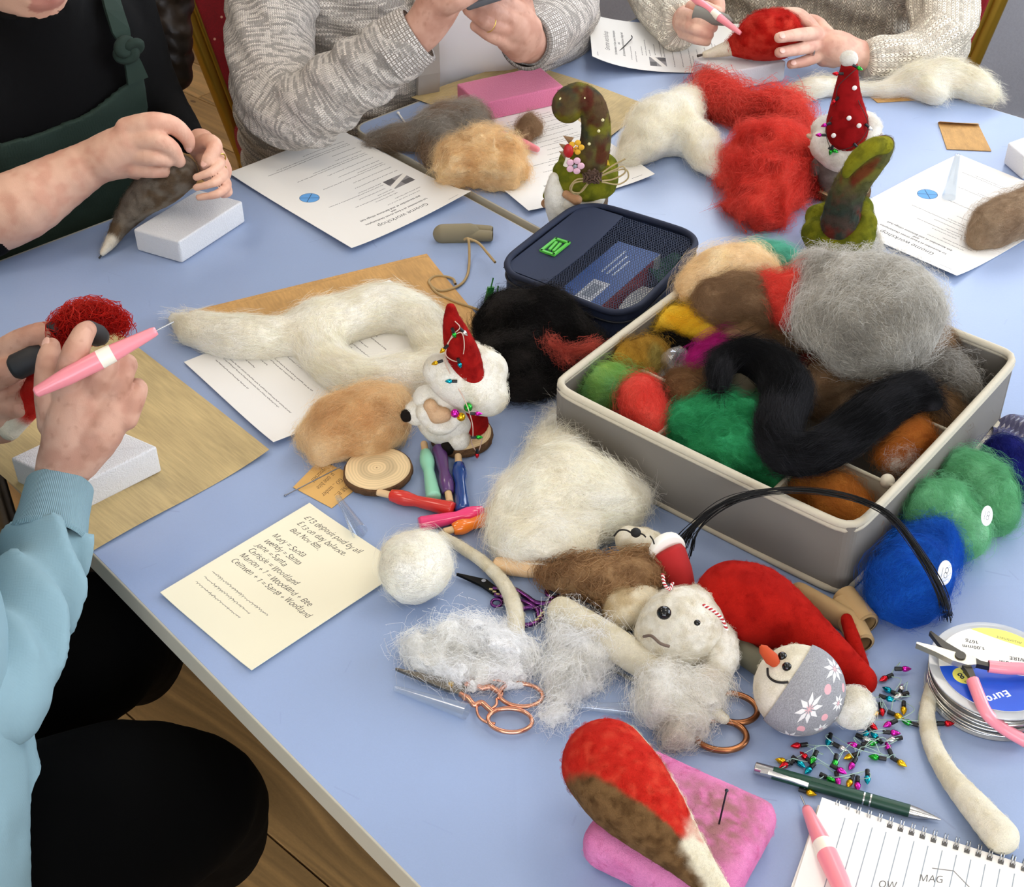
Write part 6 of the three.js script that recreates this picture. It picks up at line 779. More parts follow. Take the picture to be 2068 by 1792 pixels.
// ================================================================== chairs
function banquetChair(label, post, dir, side, tilt = 0.13) {           // post: where one back post stands at seat height
  const f0 = dir.clone().setY(0).normalize(), c = post.clone().addScaledVector(V3(-f0.z, 0, f0.x), -side * 0.212).addScaledVector(f0, 0.2).setY(0); //
  
  const f = f0, s = V3(-f.z, 0, f.x), t = thing('banquet_chair', label, 'chair', c.clone()), gold = mat(0x9a7a26, 0.35, { metalness: 0.7 }), at = (x, y, z) => c.clone().addScaledVector(s, x).addScaledVector(f, z).add(V3(0, y, 0));
  const redTex = canvasTex(512, 512, (g) => { const r = mulberry(4), im = g.createImageData(512, 512); for (let y = 0; y < 512; y++) for (let x = 0; x < 512; x++) { const k = 1 + 0.16 * (hash3(x >> 1, y >> 1, 7) - 0.5) + 0.1 * fbm(x / 30, y / 30, 2, 2); const i = (y * 512 + x) * 4; im.data[i] = 132 * k; im.data[i + 1] = 14 * k; im.data[i + 2] = 26 * k; im.data[i + 3] = 255; } g.putImageData(im, 0, 0); g.fillStyle = '#d8a48c'; for (let y = 0; y < 8; y++) for (let x = 0; x < 8; x++) { g.beginPath(); g.arc(x * 64 + (y % 2) * 32 + 16, y * 64 + 30, 4.2, 0, 7); g.fill(); } });
  const red = mat(0xffffff, 0.9, { map: rep(redTex, 3.2, 3.2) });
  const W2 = 0.2, backZ = (y) => -0.2 - (y - 0.45) * Math.tan(tilt);
  for (const x of [-W2, W2]) {
    part(t, 'leg', merged([ribbon([at(x, 0, 0.2), at(x, 0.25, 0.195), at(x, 0.44, 0.19)], 0.026, 0.024, f)]), gold);
    part(t, 'leg', merged([ribbon([at(x, 0, -0.3), at(x, 0.25, -0.24), at(x, 0.45, -0.2)], 0.026, 0.026, f)]), gold);
  }
  const pts = []; const hw = (y) => W2 + 0.012 + 0.22 * (y - 0.45); for (const y of [0.36, 0.45, 0.55, 0.68, 0.8]) pts.push(at(-hw(y), y, backZ(y))); for (let k = 0; k <= 8; k++) { const a = Math.PI - k / 8 * Math.PI; pts.push(at(Math.cos(a) * hw(0.8), 0.8 + Math.sin(a) * 0.12, backZ(0.8 + Math.sin(a) * 0.12))); } for (const y of [0.8, 0.68, 0.55, 0.45, 0.36]) pts.push(at(hw(y), y, backZ(y)));
  const fr = []; for (const [dx, dr] of [[0, 0.0165], [1, 0.011]]) fr.push(tube(pts.map((p) => { const m = at(0, p.y - c.y, backZ(p.y - c.y)); return p.clone().lerp(m, dx * 0.075).addScaledVector(f, dx * 0.004); }), dr, 90, 10)); part(t, 'back_frame', merged(fr), gold, 'gold metal frame');
  const prof = pts.map((p) => { const d = p.clone().sub(c); return V3(d.dot(s) * 0.92, d.y, 0); }), sh = new THREE.Shape(prof.map((p) => new THREE.Vector2(p.x, p.y))), pad = new THREE.ExtrudeGeometry(sh, { depth: 0.03, bevelEnabled: true, bevelThickness: 0.008, bevelSize: 0.004, bevelOffset: -0.004, bevelSegments: 3 }); { const p = pad.attributes.position; for (let i = 0; i < p.count; i++) { const q = at(p.getX(i), p.getY(i), p.getZ(i) - 0.015 + backZ(p.getY(i))); p.setXYZ(i, q.x, q.y, q.z); } pad.computeVertexNormals(); } part(t, 'back_pad', pad, red, 'dark red fabric with small pale dots');
  part(t, 'seat', (() => { const g = new RoundedBoxGeometry(0.43, 0.07, 0.42, 4, 0.025); g.rotateY(Math.atan2(f.x, f.z)); const q = at(0, 0.445, 0); g.translate(q.x, q.y, q.z); return g; })(), red);
  return t;
}

// ================================================================== people
const bonesUv = (chains, sc = 1) => { const bones = []; for (const c of chains) for (let i = 0; i < c.length - 1; i++) { let off = 0; for (let k = 0; k < i; k++) off += c[k][0].distanceTo(c[k + 1][0]); const a = c[i][0], d = c[i + 1][0].clone().sub(a), l = d.length(); d.normalize(); const n = Math.abs(d.y) > 0.8 ? V3(1, 0, 0) : V3(0, 1, 0), e1 = n.clone().addScaledVector(d, -n.dot(d)).normalize(), e2 = d.clone().cross(e1); bones.push({ a, d, l, e1, e2, off, r: (c[i][1] + c[i + 1][1]) / 2, b: c[i + 1][0], ra: c[i][1], rb: c[i + 1][1] }); }
  return (m) => { let best, bd = 9; for (const o of bones) { const d = cap(m.x, m.y, m.z, o.a, o.b, o.ra, o.rb); if (d < bd) { bd = d; best = o; } } const an = (x, y, z) => Math.atan2((x - best.a.x) * best.e2.x + (y - best.a.y) * best.e2.y + (z - best.a.z) * best.e2.z, (x - best.a.x) * best.e1.x + (y - best.a.y) * best.e1.y + (z - best.a.z) * best.e1.z), a0 = an(m.x, m.y, m.z); return (x, y, z) => { let a = an(x, y, z) - a0; if (a > Math.PI) a -= 2 * Math.PI; if (a < -Math.PI) a += 2 * Math.PI; return [(a0 + a) * best.r * sc, (best.off + (x - best.a.x) * best.d.x + (y - best.a.y) * best.d.y + (z - best.a.z) * best.d.z) * sc]; }; }; };
const Q = (px, py, d, r) => { const p = C(px, py, d); return [p, r * d / FPX]; };
const QC = (list) => list.map((a) => Q(...a));
function skinPaint(base, warm, spots = 0) { const A = lin(base), B = lin(warm), S = lin(0x8a5a44); return (x, y, z) => { let c = mix3(A, B, smooth(-0.25, 0.35, fbm(x * 55, y * 55, z * 55, 3))); if (spots) c = mix3(c, S, spots * smooth(0.22, 0.4, fbm(x * 150, y * 150, z * 150, 2))); return c; }; }
function limb(chains, paint, cell = 0.003, k = 0.008, fold = 0.0005) { const [lo, hi] = fit(chains.flat(), 0.004), f = chainField(chains, k); return field((x, y, z) => f(x, y, z) - fold * fbm(x * 120, y * 120, z * 120, 2), lo, hi, cell, paint); }
const joinSkin = (list) => mergeGeometries(list);
function headField(c, fwd, up2, s = 1) {                                          // c: middle of the head; eyes at half height
  const f = fwd.clone().normalize(), r = f.clone().cross(up2).normalize(), u = r.clone().cross(f).normalize(), L = (x, y, z) => c.clone().addScaledVector(r, x * s).addScaledVector(u, y * s).addScaledVector(f, z * s);
  const B = (x, y, z) => { const d = V3(x, y, z).sub(c); return [d.dot(r) / s, d.dot(u) / s, d.dot(f) / s]; }, el = (q, a, b) => { const X = (q[0] - a[0]) / b[0], Y = (q[1] - a[1]) / b[1], Z = (q[2] - a[2]) / b[2], k = Math.sqrt(X * X + Y * Y + Z * Z); return (k - 1) * Math.min(...b); };
  const fn = (x, y, z) => { const q = B(x, y, z); let d = el(q, [0, 0.03, -0.012], [0.074, 0.086, 0.094]); d = smin(d, el(q, [0, -0.035, 0.03], [0.056, 0.07, 0.062]), 0.03); d = smin(d, el(q, [0, -0.088, 0.052], [0.03, 0.022, 0.03]), 0.03); d = smin(d, el(q, [0, -0.018, 0.092], [0.014, 0.03, 0.02]), 0.014); d = smin(d, el(q, [0, -0.028, 0.104], [0.016, 0.011, 0.013]), 0.012); for (const m of [-1, 1]) { d = smin(d, el(q, [m * 0.076, -0.005, -0.005], [0.011, 0.03, 0.019]), 0.008); d = -smin(-d, el(q, [m * 0.031, 0.004, 0.09], [0.017, 0.01, 0.014]), 0.012); d = smin(d, el(q, [m * 0.031, 0.004, 0.074], [0.0125, 0.0115, 0.0125]), 0.003); } d = smin(d, el(q, [0, -0.058, 0.083], [0.025, 0.006, 0.012]), 0.006); d = smin(d, el(q, [0, -0.067, 0.08], [0.022, 0.007, 0.012]), 0.006); return d * s; };
  const hair = (x, y, z) => { const q = B(x, y, z); let d = el(q, [0, 0.036, -0.02], [0.084, 0.093, 0.1]); d = smin(d, el(q, [0, -0.03, -0.055], [0.078, 0.09, 0.06]), 0.03); d -= 0.004 * fbm(q[0] * 40, q[1] * 12, q[2] * 40, 3); d = Math.max(d, -el(q, [0, -0.02, 0.075], [0.066, 0.085, 0.07])); return d * s; };
  return { fn, hair, L, lips: (x, y, z) => { const q = B(x, y, z); return q[2] > 0.08 && q[1] < -0.05 && q[1] > -0.076 && Math.abs(q[0]) < 0.026; } };
}
function addHead(c, fwd, up2, skin, neck, hairColor) {
  const H = headField(c, fwd, up2), lip = lin(0xb0605a), pad = 0.135, lo = V3(c.x - pad, c.y - pad, c.z - pad).min(neck[0].clone().subScalar(neck[1] + 0.01)), hi = V3(c.x + pad, c.y + pad, c.z + pad).max(neck[0].clone().addScalar(neck[1] + 0.01));
  const skull = H.L(0, -0.03, -0.02), geo = field((x, y, z) => smin(H.fn(x, y, z), cap(x, y, z, skull, neck[0], 0.052, neck[1]), 0.03), lo, hi, 0.0042, (x, y, z) => H.lips(x, y, z) ? mix3(skin(x, y, z), lip, 0.6) : skin(x, y, z));
  const hp = two(hairColor, hairColor, 50), hair = field(H.hair, V3(c.x - 0.14, c.y - 0.16, c.z - 0.14), V3(c.x + 0.14, c.y + 0.15, c.z + 0.14), 0.005, hp);
  const eyes = [-1, 1].map((m) => ball(H.L(m * 0.031, 0.004, 0.0795), 0.0085, 0.0065, 0.0085, 12)); return { geo, hair, eyes };
}
const hairM = vmat(0.6, { bumpMap: rep(T.roving, 8), bumpScale: 0.001 }), eyeM = mat(0x2a2018, 0.2);
function nail(t, chain, facing) {                                               // on the last bone of a finger, on the side that faces `facing`
  const [b, r] = chain[chain.length - 1], a = chain[chain.length - 2][0], d = b.clone().sub(a).normalize(), n = facing.clone().addScaledVector(d, -facing.dot(d)).normalize(), s = n.clone().cross(d), g = new THREE.SphereGeometry(1, 12, 8); g.applyMatrix4(new THREE.Matrix4().makeBasis(s.multiplyScalar(r * 0.6), n.clone().multiplyScalar(r * 0.18), d.clone().multiplyScalar(r * 0.8))); const c = b.clone().addScaledVector(n, r * 0.9); g.translate(c.x, c.y, c.z); part(t, 'fingernail', g, nailM);
}
const nailM = mat(0xdcac9a, 0.35), toEye = FWD.clone().negate();
function finishPerson(t, skinGeos, head) { part(t, 'body', joinSkin(skinGeos), M.skin); part(t, 'hair', head.hair, hairM); for (const e of head.eyes) part(t, 'eye', e, eyeM); }
const at3 = (x, h, z) => V3(x, TY + h, z);
// torso as level capsules across the body
const torsoField = (levels, across) => { const L = levels.map(([x, h, z, w, r]) => { const c = at3(x, h, z); return [c.clone().addScaledVector(across, -w), c.clone().addScaledVector(across, w), r]; }); return (x, y, z) => { let d = 9; for (let i = 0; i < L.length; i++) d = smin(d, cap(x, y, z, L[i][0], L[i][1], L[i][2], L[i][2]), 0.09); for (let i = 0; i < L.length - 1; i++) for (const k of [0, 1]) d = smin(d, cap(x, y, z, L[i][k], L[i + 1][k], L[i][2], L[i + 1][2]), 0.05); return d; }; };
const boundsOf = (levels, chains, pad) => { const pts = levels.map(([x, h, z, w, r]) => [at3(x, h, z), w + r]).concat(chains.flat()); return fit(pts, pad); };

// knitted fabrics
function knitTex(draw, bump) { return canvasTex(512, 512, draw, !bump); }
const stitch = (g, x, y, w, h) => { g.beginPath(); g.moveTo(x, y); g.quadraticCurveTo(x + w * 0.1, y + h * 0.9, x + w / 2, y + h * 1.15); g.quadraticCurveTo(x + w * 0.9, y + h * 0.9, x + w, y); g.lineTo(x + w * 0.72, y - h * 0.1); g.lineTo(x + w / 2, y + h * 0.55); g.lineTo(x + w * 0.28, y - h * 0.1); g.fill(); };
const marlTex = knitTex((g) => { const r = mulberry(21); g.fillStyle = '#9a938a'; g.fillRect(0, 0, 512, 512); for (let y = -1; y < 40; y++) for (let x = 0; x < 40; x++) { const n = noise(x / 7 + 3, y * 2.7, 5) + 0.6 * noise(x / 3, y * 3.3, 8), v = n > 0.1 ? 236 : n > -0.2 ? 212 : 172; const k = v + (r() - 0.5) * 26; g.fillStyle = `rgb(${k},${k * 0.965},${k * 0.925})`; stitch(g, x * 12.8, y * 12.8, 12.8, 12.8); } });
const knitBump = knitTex((g) => { g.fillStyle = '#000'; g.fillRect(0, 0, 512, 512); g.fillStyle = '#ddd'; for (let y = -1; y < 40; y++) for (let x = 0; x < 40; x++) stitch(g, x * 12.8 + 0.8, y * 12.8, 11.2, 11.6); }, true);
const ribTex = knitTex((g) => { const r = mulberry(22); g.fillStyle = '#bdb2a2'; g.fillRect(0, 0, 512, 512); for (let y = -1; y < 28; y++) for (let x = 0; x < 24; x++) { const k = (x % 3 === 2 ? 190 : 232) + (r() - 0.5) * 50; g.fillStyle = `rgb(${k * 1.02},${k * 0.98},${k * 0.9})`; stitch(g, x * 21.3, y * 18.3, 21.3, 18.3); } });
const ribBump = knitTex((g) => { g.fillStyle = '#000'; g.fillRect(0, 0, 512, 512); for (let y = -1; y < 28; y++) for (let x = 0; x < 24; x++) { g.fillStyle = x % 3 === 2 ? '#555' : '#eee'; stitch(g, x * 21.3 + 1.5, y * 18.3, 18.5, 16); } }, true);
const marlM = mat(0xffffff, 0.95, { map: rep(marlTex, 8), bumpMap: rep(knitBump, 8), bumpScale: 0.0014 }), ribM = mat(0xffffff, 0.95, { map: rep(ribTex, 5), bumpMap: rep(ribBump, 5), bumpScale: 0.003 });
function cloth(t, name, f, lo, hi, cell, material, uv, label) { const g = field(f, lo, hi, cell, null, uv ? { uv } : {}); return part(t, name, g, material, label); }

{ // ------------------------------------------------ person in a black top and dark green apron
  const fw = V3(0.66, 0, 0.751), ac = V3(0.75, 0, -0.661), t = thing('person', 'person in a black top and dark green apron, felting a grey cone', 'person', V3(-0.78, 0.45, -1.95), 'people at the tables'), sk = skinPaint(0xdeb199, 0xd39f88);
  const lv = [[-0.79, -0.24, -1.97, 0.09, 0.15], [-0.76, -0.06, -1.95, 0.08, 0.145], [-0.73, 0.08, -1.92, 0.075, 0.13], [-0.7, 0.17, -1.88, 0.09, 0.1]], tf = torsoField(lv, ac);
  const armL = QC([[235, -50, 2.08, 64], [280, 100, 2.1, 56], [335, 220, 2.07, 46], [390, 284, 1.99, 30]]), armR = [[at3(-0.79, 0.17, -1.76), 0.062], [C(-150, 420, 1.9), 0.052], [C(-40, 450, 1.86), 0.05]];
  const fore = QC([[-60, 452, 1.86, 76], [40, 415, 1.86, 72], [120, 368, 1.87, 58], [185, 330, 1.87, 46]]);
  const handR = [fore, QC([[185, 330, 1.87, 44], [225, 312, 1.86, 48], [262, 290, 1.85, 42]]), QC([[225, 320, 1.87, 44], [268, 325, 1.87, 34]]),
    QC([[258, 262, 1.84, 26], [310, 248, 1.83, 22], [350, 254, 1.84, 19], [378, 280, 1.86, 15], [382, 296, 1.87, 11]]), QC([[270, 284, 1.84, 24], [318, 284, 1.83, 20], [346, 300, 1.84, 17], [362, 326, 1.86, 13]]), QC([[272, 312, 1.85, 22], [312, 318, 1.84, 18], [336, 322, 1.85, 16], [340, 326, 1.87, 12]]), QC([[270, 338, 1.86, 20], [308, 344, 1.86, 16], [334, 346, 1.87, 13]]), QC([[245, 330, 1.88, 26], [300, 345, 1.9, 20], [345, 330, 1.9, 16]])];
  const handL = [QC([[405, 290, 1.97, 30], [425, 318, 1.93, 30], [436, 345, 1.91, 32]]), QC([[396, 296, 1.92, 18], [420, 286, 1.89, 17], [434, 298, 1.87, 16], [420, 322, 1.86, 13], [414, 332, 1.86, 10]]), QC([[438, 318, 1.9, 13], [444, 332, 1.87, 10.5], [424, 348, 1.85, 9], [396, 358, 1.85, 7.5]]), QC([[444, 338, 1.9, 12], [451, 355, 1.868, 10], [430, 370, 1.848, 8.8], [396, 379, 1.85, 7.2]]), QC([[446, 356, 1.9, 12], [458, 376, 1.87, 10], [438, 392, 1.85, 8.6], [402, 399, 1.852, 7]]), QC([[448, 366, 1.905, 11], [460, 388, 1.88, 10], [450, 392, 1.865, 8.5]])];
  const chin = P(78, 36, 0.26), hc = chin.clone().add(V3(-0.006, 0.128, -0.007)), head = addHead(hc, fw.clone().add(V3(0, -0.45, 0)), V3(0, 1, 0), sk, [at3(-0.645, 0.2, -1.86), 0.05], 0x3a2a1e);
  const [lo, hi] = boundsOf(lv, [armL, armR], 0.02), thighs = [[[at3(-0.85, -0.24, -1.94), 0.085], [at3(-0.62, -0.24, -1.6), 0.07], [at3(-0.62, -0.66, -1.6), 0.05]], [[at3(-0.7, -0.24, -2.06), 0.085], [at3(-0.46, -0.24, -1.74), 0.07], [at3(-0.46, -0.66, -1.74), 0.05]]], sleeves = chainField([armL, armR], 0.03), legs = chainField(thighs, 0.02);
  finishPerson(t, [limb(handR, sk, 0.0026, 0.0032), limb(handL, sk, 0.0026, 0.0032), head.geo, limb([[[at3(-0.645, 0.2, -1.86), 0.05], [at3(-0.76, -0.1, -1.95), 0.1]]], sk, 0.01)], head);
  nail(t, handL[1], toEye); nail(t, handR[3], toEye.clone().add(V3(0, 0.6, 0)));
  const blackM = mat(0x060607, 0.95, { specularIntensity: 0.3, bumpMap: rep(T.weave, 4), bumpScale: 0.0003 });
  cloth(t, 'black_top', (x, y, z) => { let d = smin(tf(x, y, z), sleeves(x, y, z), 0.04); d -= 0.006 * fbm(x * 14, y * 14, z * 14, 3); d = smin(d, cap(x, y, z, at3(-0.67, 0.14, -1.89), hc, 0.1, 0.06), 0.03); return Math.max(d, 0.118 - Math.hypot(x - hc.x, y - hc.y, z - hc.z)); }, lo, hi, 0.009, blackM);
  const [l2, h2] = fit(thighs.flat(), 0.02); cloth(t, 'trousers', (x, y, z) => legs(x, y, z), l2, h2, 0.012, mat(0x15151a, 0.9));
  const apronM = mat(0x12291f, 0.85, { bumpMap: rep(T.weave, 5), bumpScale: 0.0005 }), o = at3(-0.71, 0, -1.92);
  const hit = (px, py) => { const d = rayOf(px, py).normalize(), q = V3(0, CAMY, 0); for (let i = 0; i < 200; i++) { const k = tf(q.x, q.y, q.z) - 0.012; if (k < 0.0008) break; q.addScaledVector(d, k * 0.8); } return q; };
  const E4 = [[-180, 310], [0, 290], [90, 268], [170, 232], [230, 190], [284, 142], [330, 132]].map(([x, y]) => { const q = hit(x, y); return [(q.x - o.x) * ac.x + (q.z - o.z) * ac.z, q.y - TY]; }).sort((a, b) => a[0] - b[0]);
  const edge = (s) => { if (s <= E4[0][0]) return E4[0][1]; for (let i = 0; i < E4.length - 1; i++) if (s <= E4[i + 1][0]) return lerp(E4[i][1], E4[i + 1][1], (s - E4[i][0]) / (E4[i + 1][0] - E4[i][0] + 1e-6)); return E4[E4.length - 1][1]; }, sMax = E4[5][0] + 0.004;
  cloth(t, 'apron', (x, y, z) => { const dx = x - o.x, dz = z - o.z, s = dx * ac.x + dz * ac.z, d = smin(tf(x, y, z), 9, 0.01) - 0.008 - 0.006 * fbm(x * 14, y * 14, z * 14, 3) - 0.003; const front = dx * fw.x + dz * fw.z; return Math.max(Math.abs(d) - 0.004, -front + 0.0, (y - TY) - edge(s), s - sMax, -s - 0.25); }, V3(lo.x, TY - 0.3, lo.z), V3(hi.x, TY + 0.22, hi.z), 0.0042, apronM, null, 'dark green cotton apron bib');
  part(t, 'apron_strap', ribbon([[272, 160], [262, 125], [250, 92], [238, 60], [225, 20], [208, -40]].map(([x, y]) => hit(x, y).addScaledVector(fw, 0.008)), [0.032, 0.024, 0.014, 0.026, 0.028, 0.028], 0.005, fw), apronM); part(t, 'strap_knot', (() => { const c = hit(248, 94).addScaledVector(fw, 0.014), g = new THREE.TorusKnotGeometry(0.0115, 0.0085, 64, 10, 2, 3); g.scale(1, 0.8, 0.7); g.rotateY(Math.atan2(fw.x, fw.z)); return g.translate(c.x, c.y, c.z); })(), apronM);
  part(t, 'ring', merged([C(443, 322, 1.878), C(444, 346, 1.878)].map((p) => new THREE.TorusGeometry(0.0092, 0.0012, 8, 20).rotateY(0.6).rotateX(0.4).translate(p.x, p.y, p.z))), M.brass);
  // grey felted cone in the hands
  const ch = [[207, 512, 6, 0.006], [222, 492, 12, 0.012], [245, 455, 20, 0.024], [285, 405, 34, 0.052], [330, 372, 42, 0.072], [362, 350, 38, 0.09]].map(([x, y, r, h]) => { const p = P(x, y, h); return [p, r * depthOf(p) / FPX]; }), tc = thing('grey_felted_cone', 'grey brown felted cone with white tip held above a foam block', 'felted cone', V3(ch[0][0].x, TY, ch[0][0].z)), A = lin(0x857a6c), B2 = lin(0x6e5c48), Wt = lin(0xe9e1d0), tip = ch[0][0], top = ch[5][0];
  chainPart(tc, 'cone_body', ch, (x, y, z) => { const p = V3(x, y, z); let c = mix3(A, B2, smooth(-0.15, 0.25, fbm(x * 60, y * 60, z * 60, 3))); return mix3(c, Wt, smooth(0.032, 0.024, p.distanceTo(tip))); }, { nap: 900, len: 0.009, k: 0.02 });
  part(tc, 'wire_tip', tube([tip, tip.clone().add(V3(-0.004, -0.004, 0.006))], 0.0012, 4, 6), M.black);
}
banquetChair('gold framed red banquet chair beside the marled cardigan', P(474, 268, -0.29), V3(0.3, 0, 0.95), 1);
{ // dark quilted coat hanging over a chair back
  const ch = QC([[330, -60, 2.42, 60], [335, 40, 2.44, 52], [345, 110, 2.46, 44], [350, 150, 2.48, 34]]), A = lin(0x2e241c), B = lin(0x1c1613); const [lo, hi] = fit(ch, 0.02), f = chainField([ch], 0.03); const g = field((x, y, z) => f(x, y, z) - 0.012 * fbm(x * 26, y * 26, z * 26, 3) - 0.004 * Math.abs(Math.sin((y + x * 0.6) * 110)), lo, hi, 0.0055, (x, y, z) => mix3(A, B, smooth(-0.2, 0.3, fbm(x * 30, y * 30, z * 30, 3)))); const c = thing('quilted_coat', 'dark brown quilted coat hanging behind the black top', 'coat', V3(ch[3][0].x, 0.5, ch[3][0].z)); part(c, 'coat_body', g, vmat(0.4, {}));
}

{ // ------------------------------------------------ person in a marled grey cardigan
  const fw = V3(0.35, 0, 0.94), ac = V3(0.94, 0, -0.35), t = thing('person', 'person in a marled grey knitted cardigan over a white top, hands raised', 'person', V3(-0.2, 0.45, -2.4), 'people at the tables'), sk = skinPaint(0xc79a86, 0xb68672, 0.25);
  const lv = [[-0.17, -0.24, -2.42, 0.12, 0.16], [-0.17, -0.06, -2.38, 0.11, 0.155], [-0.15, 0.09, -2.35, 0.12, 0.15], [-0.13, 0.22, -2.32, 0.13, 0.11]], tf = torsoField(lv, ac);
  const armR = [[at3(-0.33, 0.22, -2.27), 0.08], Q(545, 60, 2.14, 88), Q(560, 190, 2.09, 86), Q(600, 225, 2.06, 78), Q(700, 165, 2.02, 74), Q(790, 105, 1.99, 66), Q(838, 72, 1.98, 60)], armL = [[at3(0.06, 0.22, -2.42), 0.08], Q(1150, -40, 2.3, 70), Q(1125, 40, 2.24, 62), Q(1090, 70, 2.18, 58), Q(1066, 82, 2.14, 55)];
  const handR = [QC([[800, 100, 1.99, 42], [850, 62, 1.97, 42], [880, 20, 1.95, 44], [900, -20, 1.93, 44]]), QC([[905, -10, 1.92, 26], [945, -30, 1.92, 20], [975, -22, 1.94, 16]]), QC([[910, -20, 1.92, 24], [950, -48, 1.92, 19], [985, -36, 1.94, 15]]), QC([[905, -30, 1.92, 22], [940, -70, 1.93, 18], [975, -56, 1.95, 15]]), QC([[895, -40, 1.92, 20], [925, -88, 1.94, 16], [955, -76, 1.96, 13]]), QC([[890, 10, 1.93, 26], [925, 2, 1.91, 20], [955, -10, 1.91, 15]])];
  const handL = [QC([[1070, 88, 2.15, 40], [1052, 72, 2.1, 42], [1036, 52, 2.07, 38]]), QC([[1060, 60, 2.09, 36], [1040, 28, 2.07, 30]]), QC([[1050, 92, 2.11, 34], [1028, 78, 2.08, 28]]), QC([[1042, 18, 2.06, 18], [1002, -6, 2.03, 16.5], [962, -26, 2.02, 13]]), QC([[1034, 40, 2.055, 18], [988, 17, 2.02, 16.5], [950, -6, 2.02, 13]]), QC([[1026, 62, 2.06, 17.5], [980, 44, 2.025, 15.5], [946, 20, 2.025, 12.5]]), QC([[1026, 84, 2.075, 16], [990, 71, 2.045, 14], [960, 52, 2.045, 11.5]]), QC([[1060, 30, 2.09, 22], [1052, -10, 2.07, 18], [1020, -35, 2.05, 14]])];
  const hc = at3(-0.1, 0.5, -2.24), head = addHead(hc, fw.clone().add(V3(0, -0.3, 0)), V3(0, 1, 0), sk, [at3(-0.12, 0.27, -2.31), 0.052], 0xb8b2a8);
  finishPerson(t, [limb(handR, sk, 0.0028, 0.0035), limb(handL, sk, 0.0028, 0.0035), head.geo, limb([[[at3(-0.12, 0.27, -2.31), 0.052], [at3(-0.17, -0.1, -2.38), 0.12]]], sk, 0.011)], head);
  const [lo, hi] = boundsOf(lv, [], 0.03), o = at3(-0.15, 0, -2.36), sleeve = chainField([armR], 0.03), sleeve2 = chainField([armL], 0.03), wrinkle = (x, y, z) => 0.005 * fbm(x * 18, y * 18, z * 18, 3) + 0.0035 * Math.sin((x * 0.7 + y * 1.4) * 90 + 4 * fbm(x * 9, y * 9, z * 9, 2)) * smooth(0.1, 0.4, 0.5 + fbm(x * 8, y * 8, z * 8, 2));
  const [l0, h0] = boundsOf(lv, [], 0.02);
  cloth(t, 'white_top', (x, y, z) => Math.max(tf(x, y, z) - 0.004 * fbm(x * 16, y * 16, z * 16, 3), y - TY - 0.3), l0, h0, 0.011, mat(0xf6f6f8, 0.85));
  const cw = 0.012, knitUv = bonesUv([[[at3(-0.17, -0.3, -2.42), 0.2], [at3(-0.12, 0.3, -2.31), 0.2]]]);
  cloth(t, 'cardigan', (x, y, z) => { const dx = x - o.x, dz = z - o.z, s = dx * ac.x + dz * ac.z, front = dx * fw.x + dz * fw.z, d = tf(x, y, z) - 0.022 - wrinkle(x, y, z), gap = front > 0 ? 0.078 - 0.0 - Math.abs(s - 0.035) : -1; return Math.max(Math.abs(d) - 0.009, gap, y - TY - 0.3); }, lo, hi, 0.0075, marlM, knitUv, 'marled grey knit');
  const bs = [at3(0, 0.26, 0), at3(0, 0.1, 0), at3(0, -0.05, 0), at3(0, -0.2, 0)];
  for (const s of [-0.052, 0.122]) { const pts = [0.24, 0.14, 0.04, -0.06, -0.16].map((h, i) => { const p = o.clone().addScaledVector(ac, s); p.y = TY + h; for (let k = 0; k < 40; k++) { const d = tf(p.x, p.y, p.z); if (d > 0.034) break; p.addScaledVector(fw, 0.008); } return p; }); part(t, 'button_band', ribbon(pts, 0.036, 0.012, fw), marlM); if (s > 0) for (const k of [1, 2, 3]) { const b = pts[k].clone().addScaledVector(fw, 0.008); part(t, 'button', orient(new THREE.CylinderGeometry(0.0095, 0.0095, 0.004, 20), b, fw), mat(0x1e1814, 0.3), 'dark brown button'); } }
  const cutR = armR[6][0], dR = cutR.clone().sub(armR[5][0]).normalize(), [s0, s1] = fit(armR, 0.03);
  cloth(t, 'sleeve', (x, y, z) => Math.max(sleeve(x, y, z) - wrinkle(x, y, z), (x - cutR.x) * dR.x + (y - cutR.y) * dR.y + (z - cutR.z) * dR.z), s0, s1, 0.0055, marlM, bonesUv([armR]), 'marled grey knit');
  const cutL = armL[4][0], dL = cutL.clone().sub(armL[3][0]).normalize(), [s2, s3] = fit(armL, 0.03); cloth(t, 'sleeve', (x, y, z) => Math.max(sleeve2(x, y, z) - wrinkle(x, y, z) * 0.6, (x - cutL.x) * dL.x + (y - cutL.y) * dL.y + (z - cutL.z) * dL.z), s2, s3, 0.0055, marlM, bonesUv([armL]), 'marled grey knit');
  // deep basket-knit cuff
  const cuffTex = canvasTex(256, 256, (g) => { const r = mulberry(2); g.fillStyle = '#857d74'; g.fillRect(0, 0, 256, 256); for (let y = 0; y < 8; y++) for (let x = 0; x < 8; x++) { const k = 170 + r() * 60; g.fillStyle = `rgb(${k},${k * 0.97},${k * 0.94})`; if ((x + y) % 2) g.fillRect(x * 32 + 3, y * 32 + 8, 26, 16); else { g.fillRect(x * 32 + 4, y * 32 + 3, 10, 26); g.fillRect(x * 32 + 18, y * 32 + 3, 10, 26); } } });
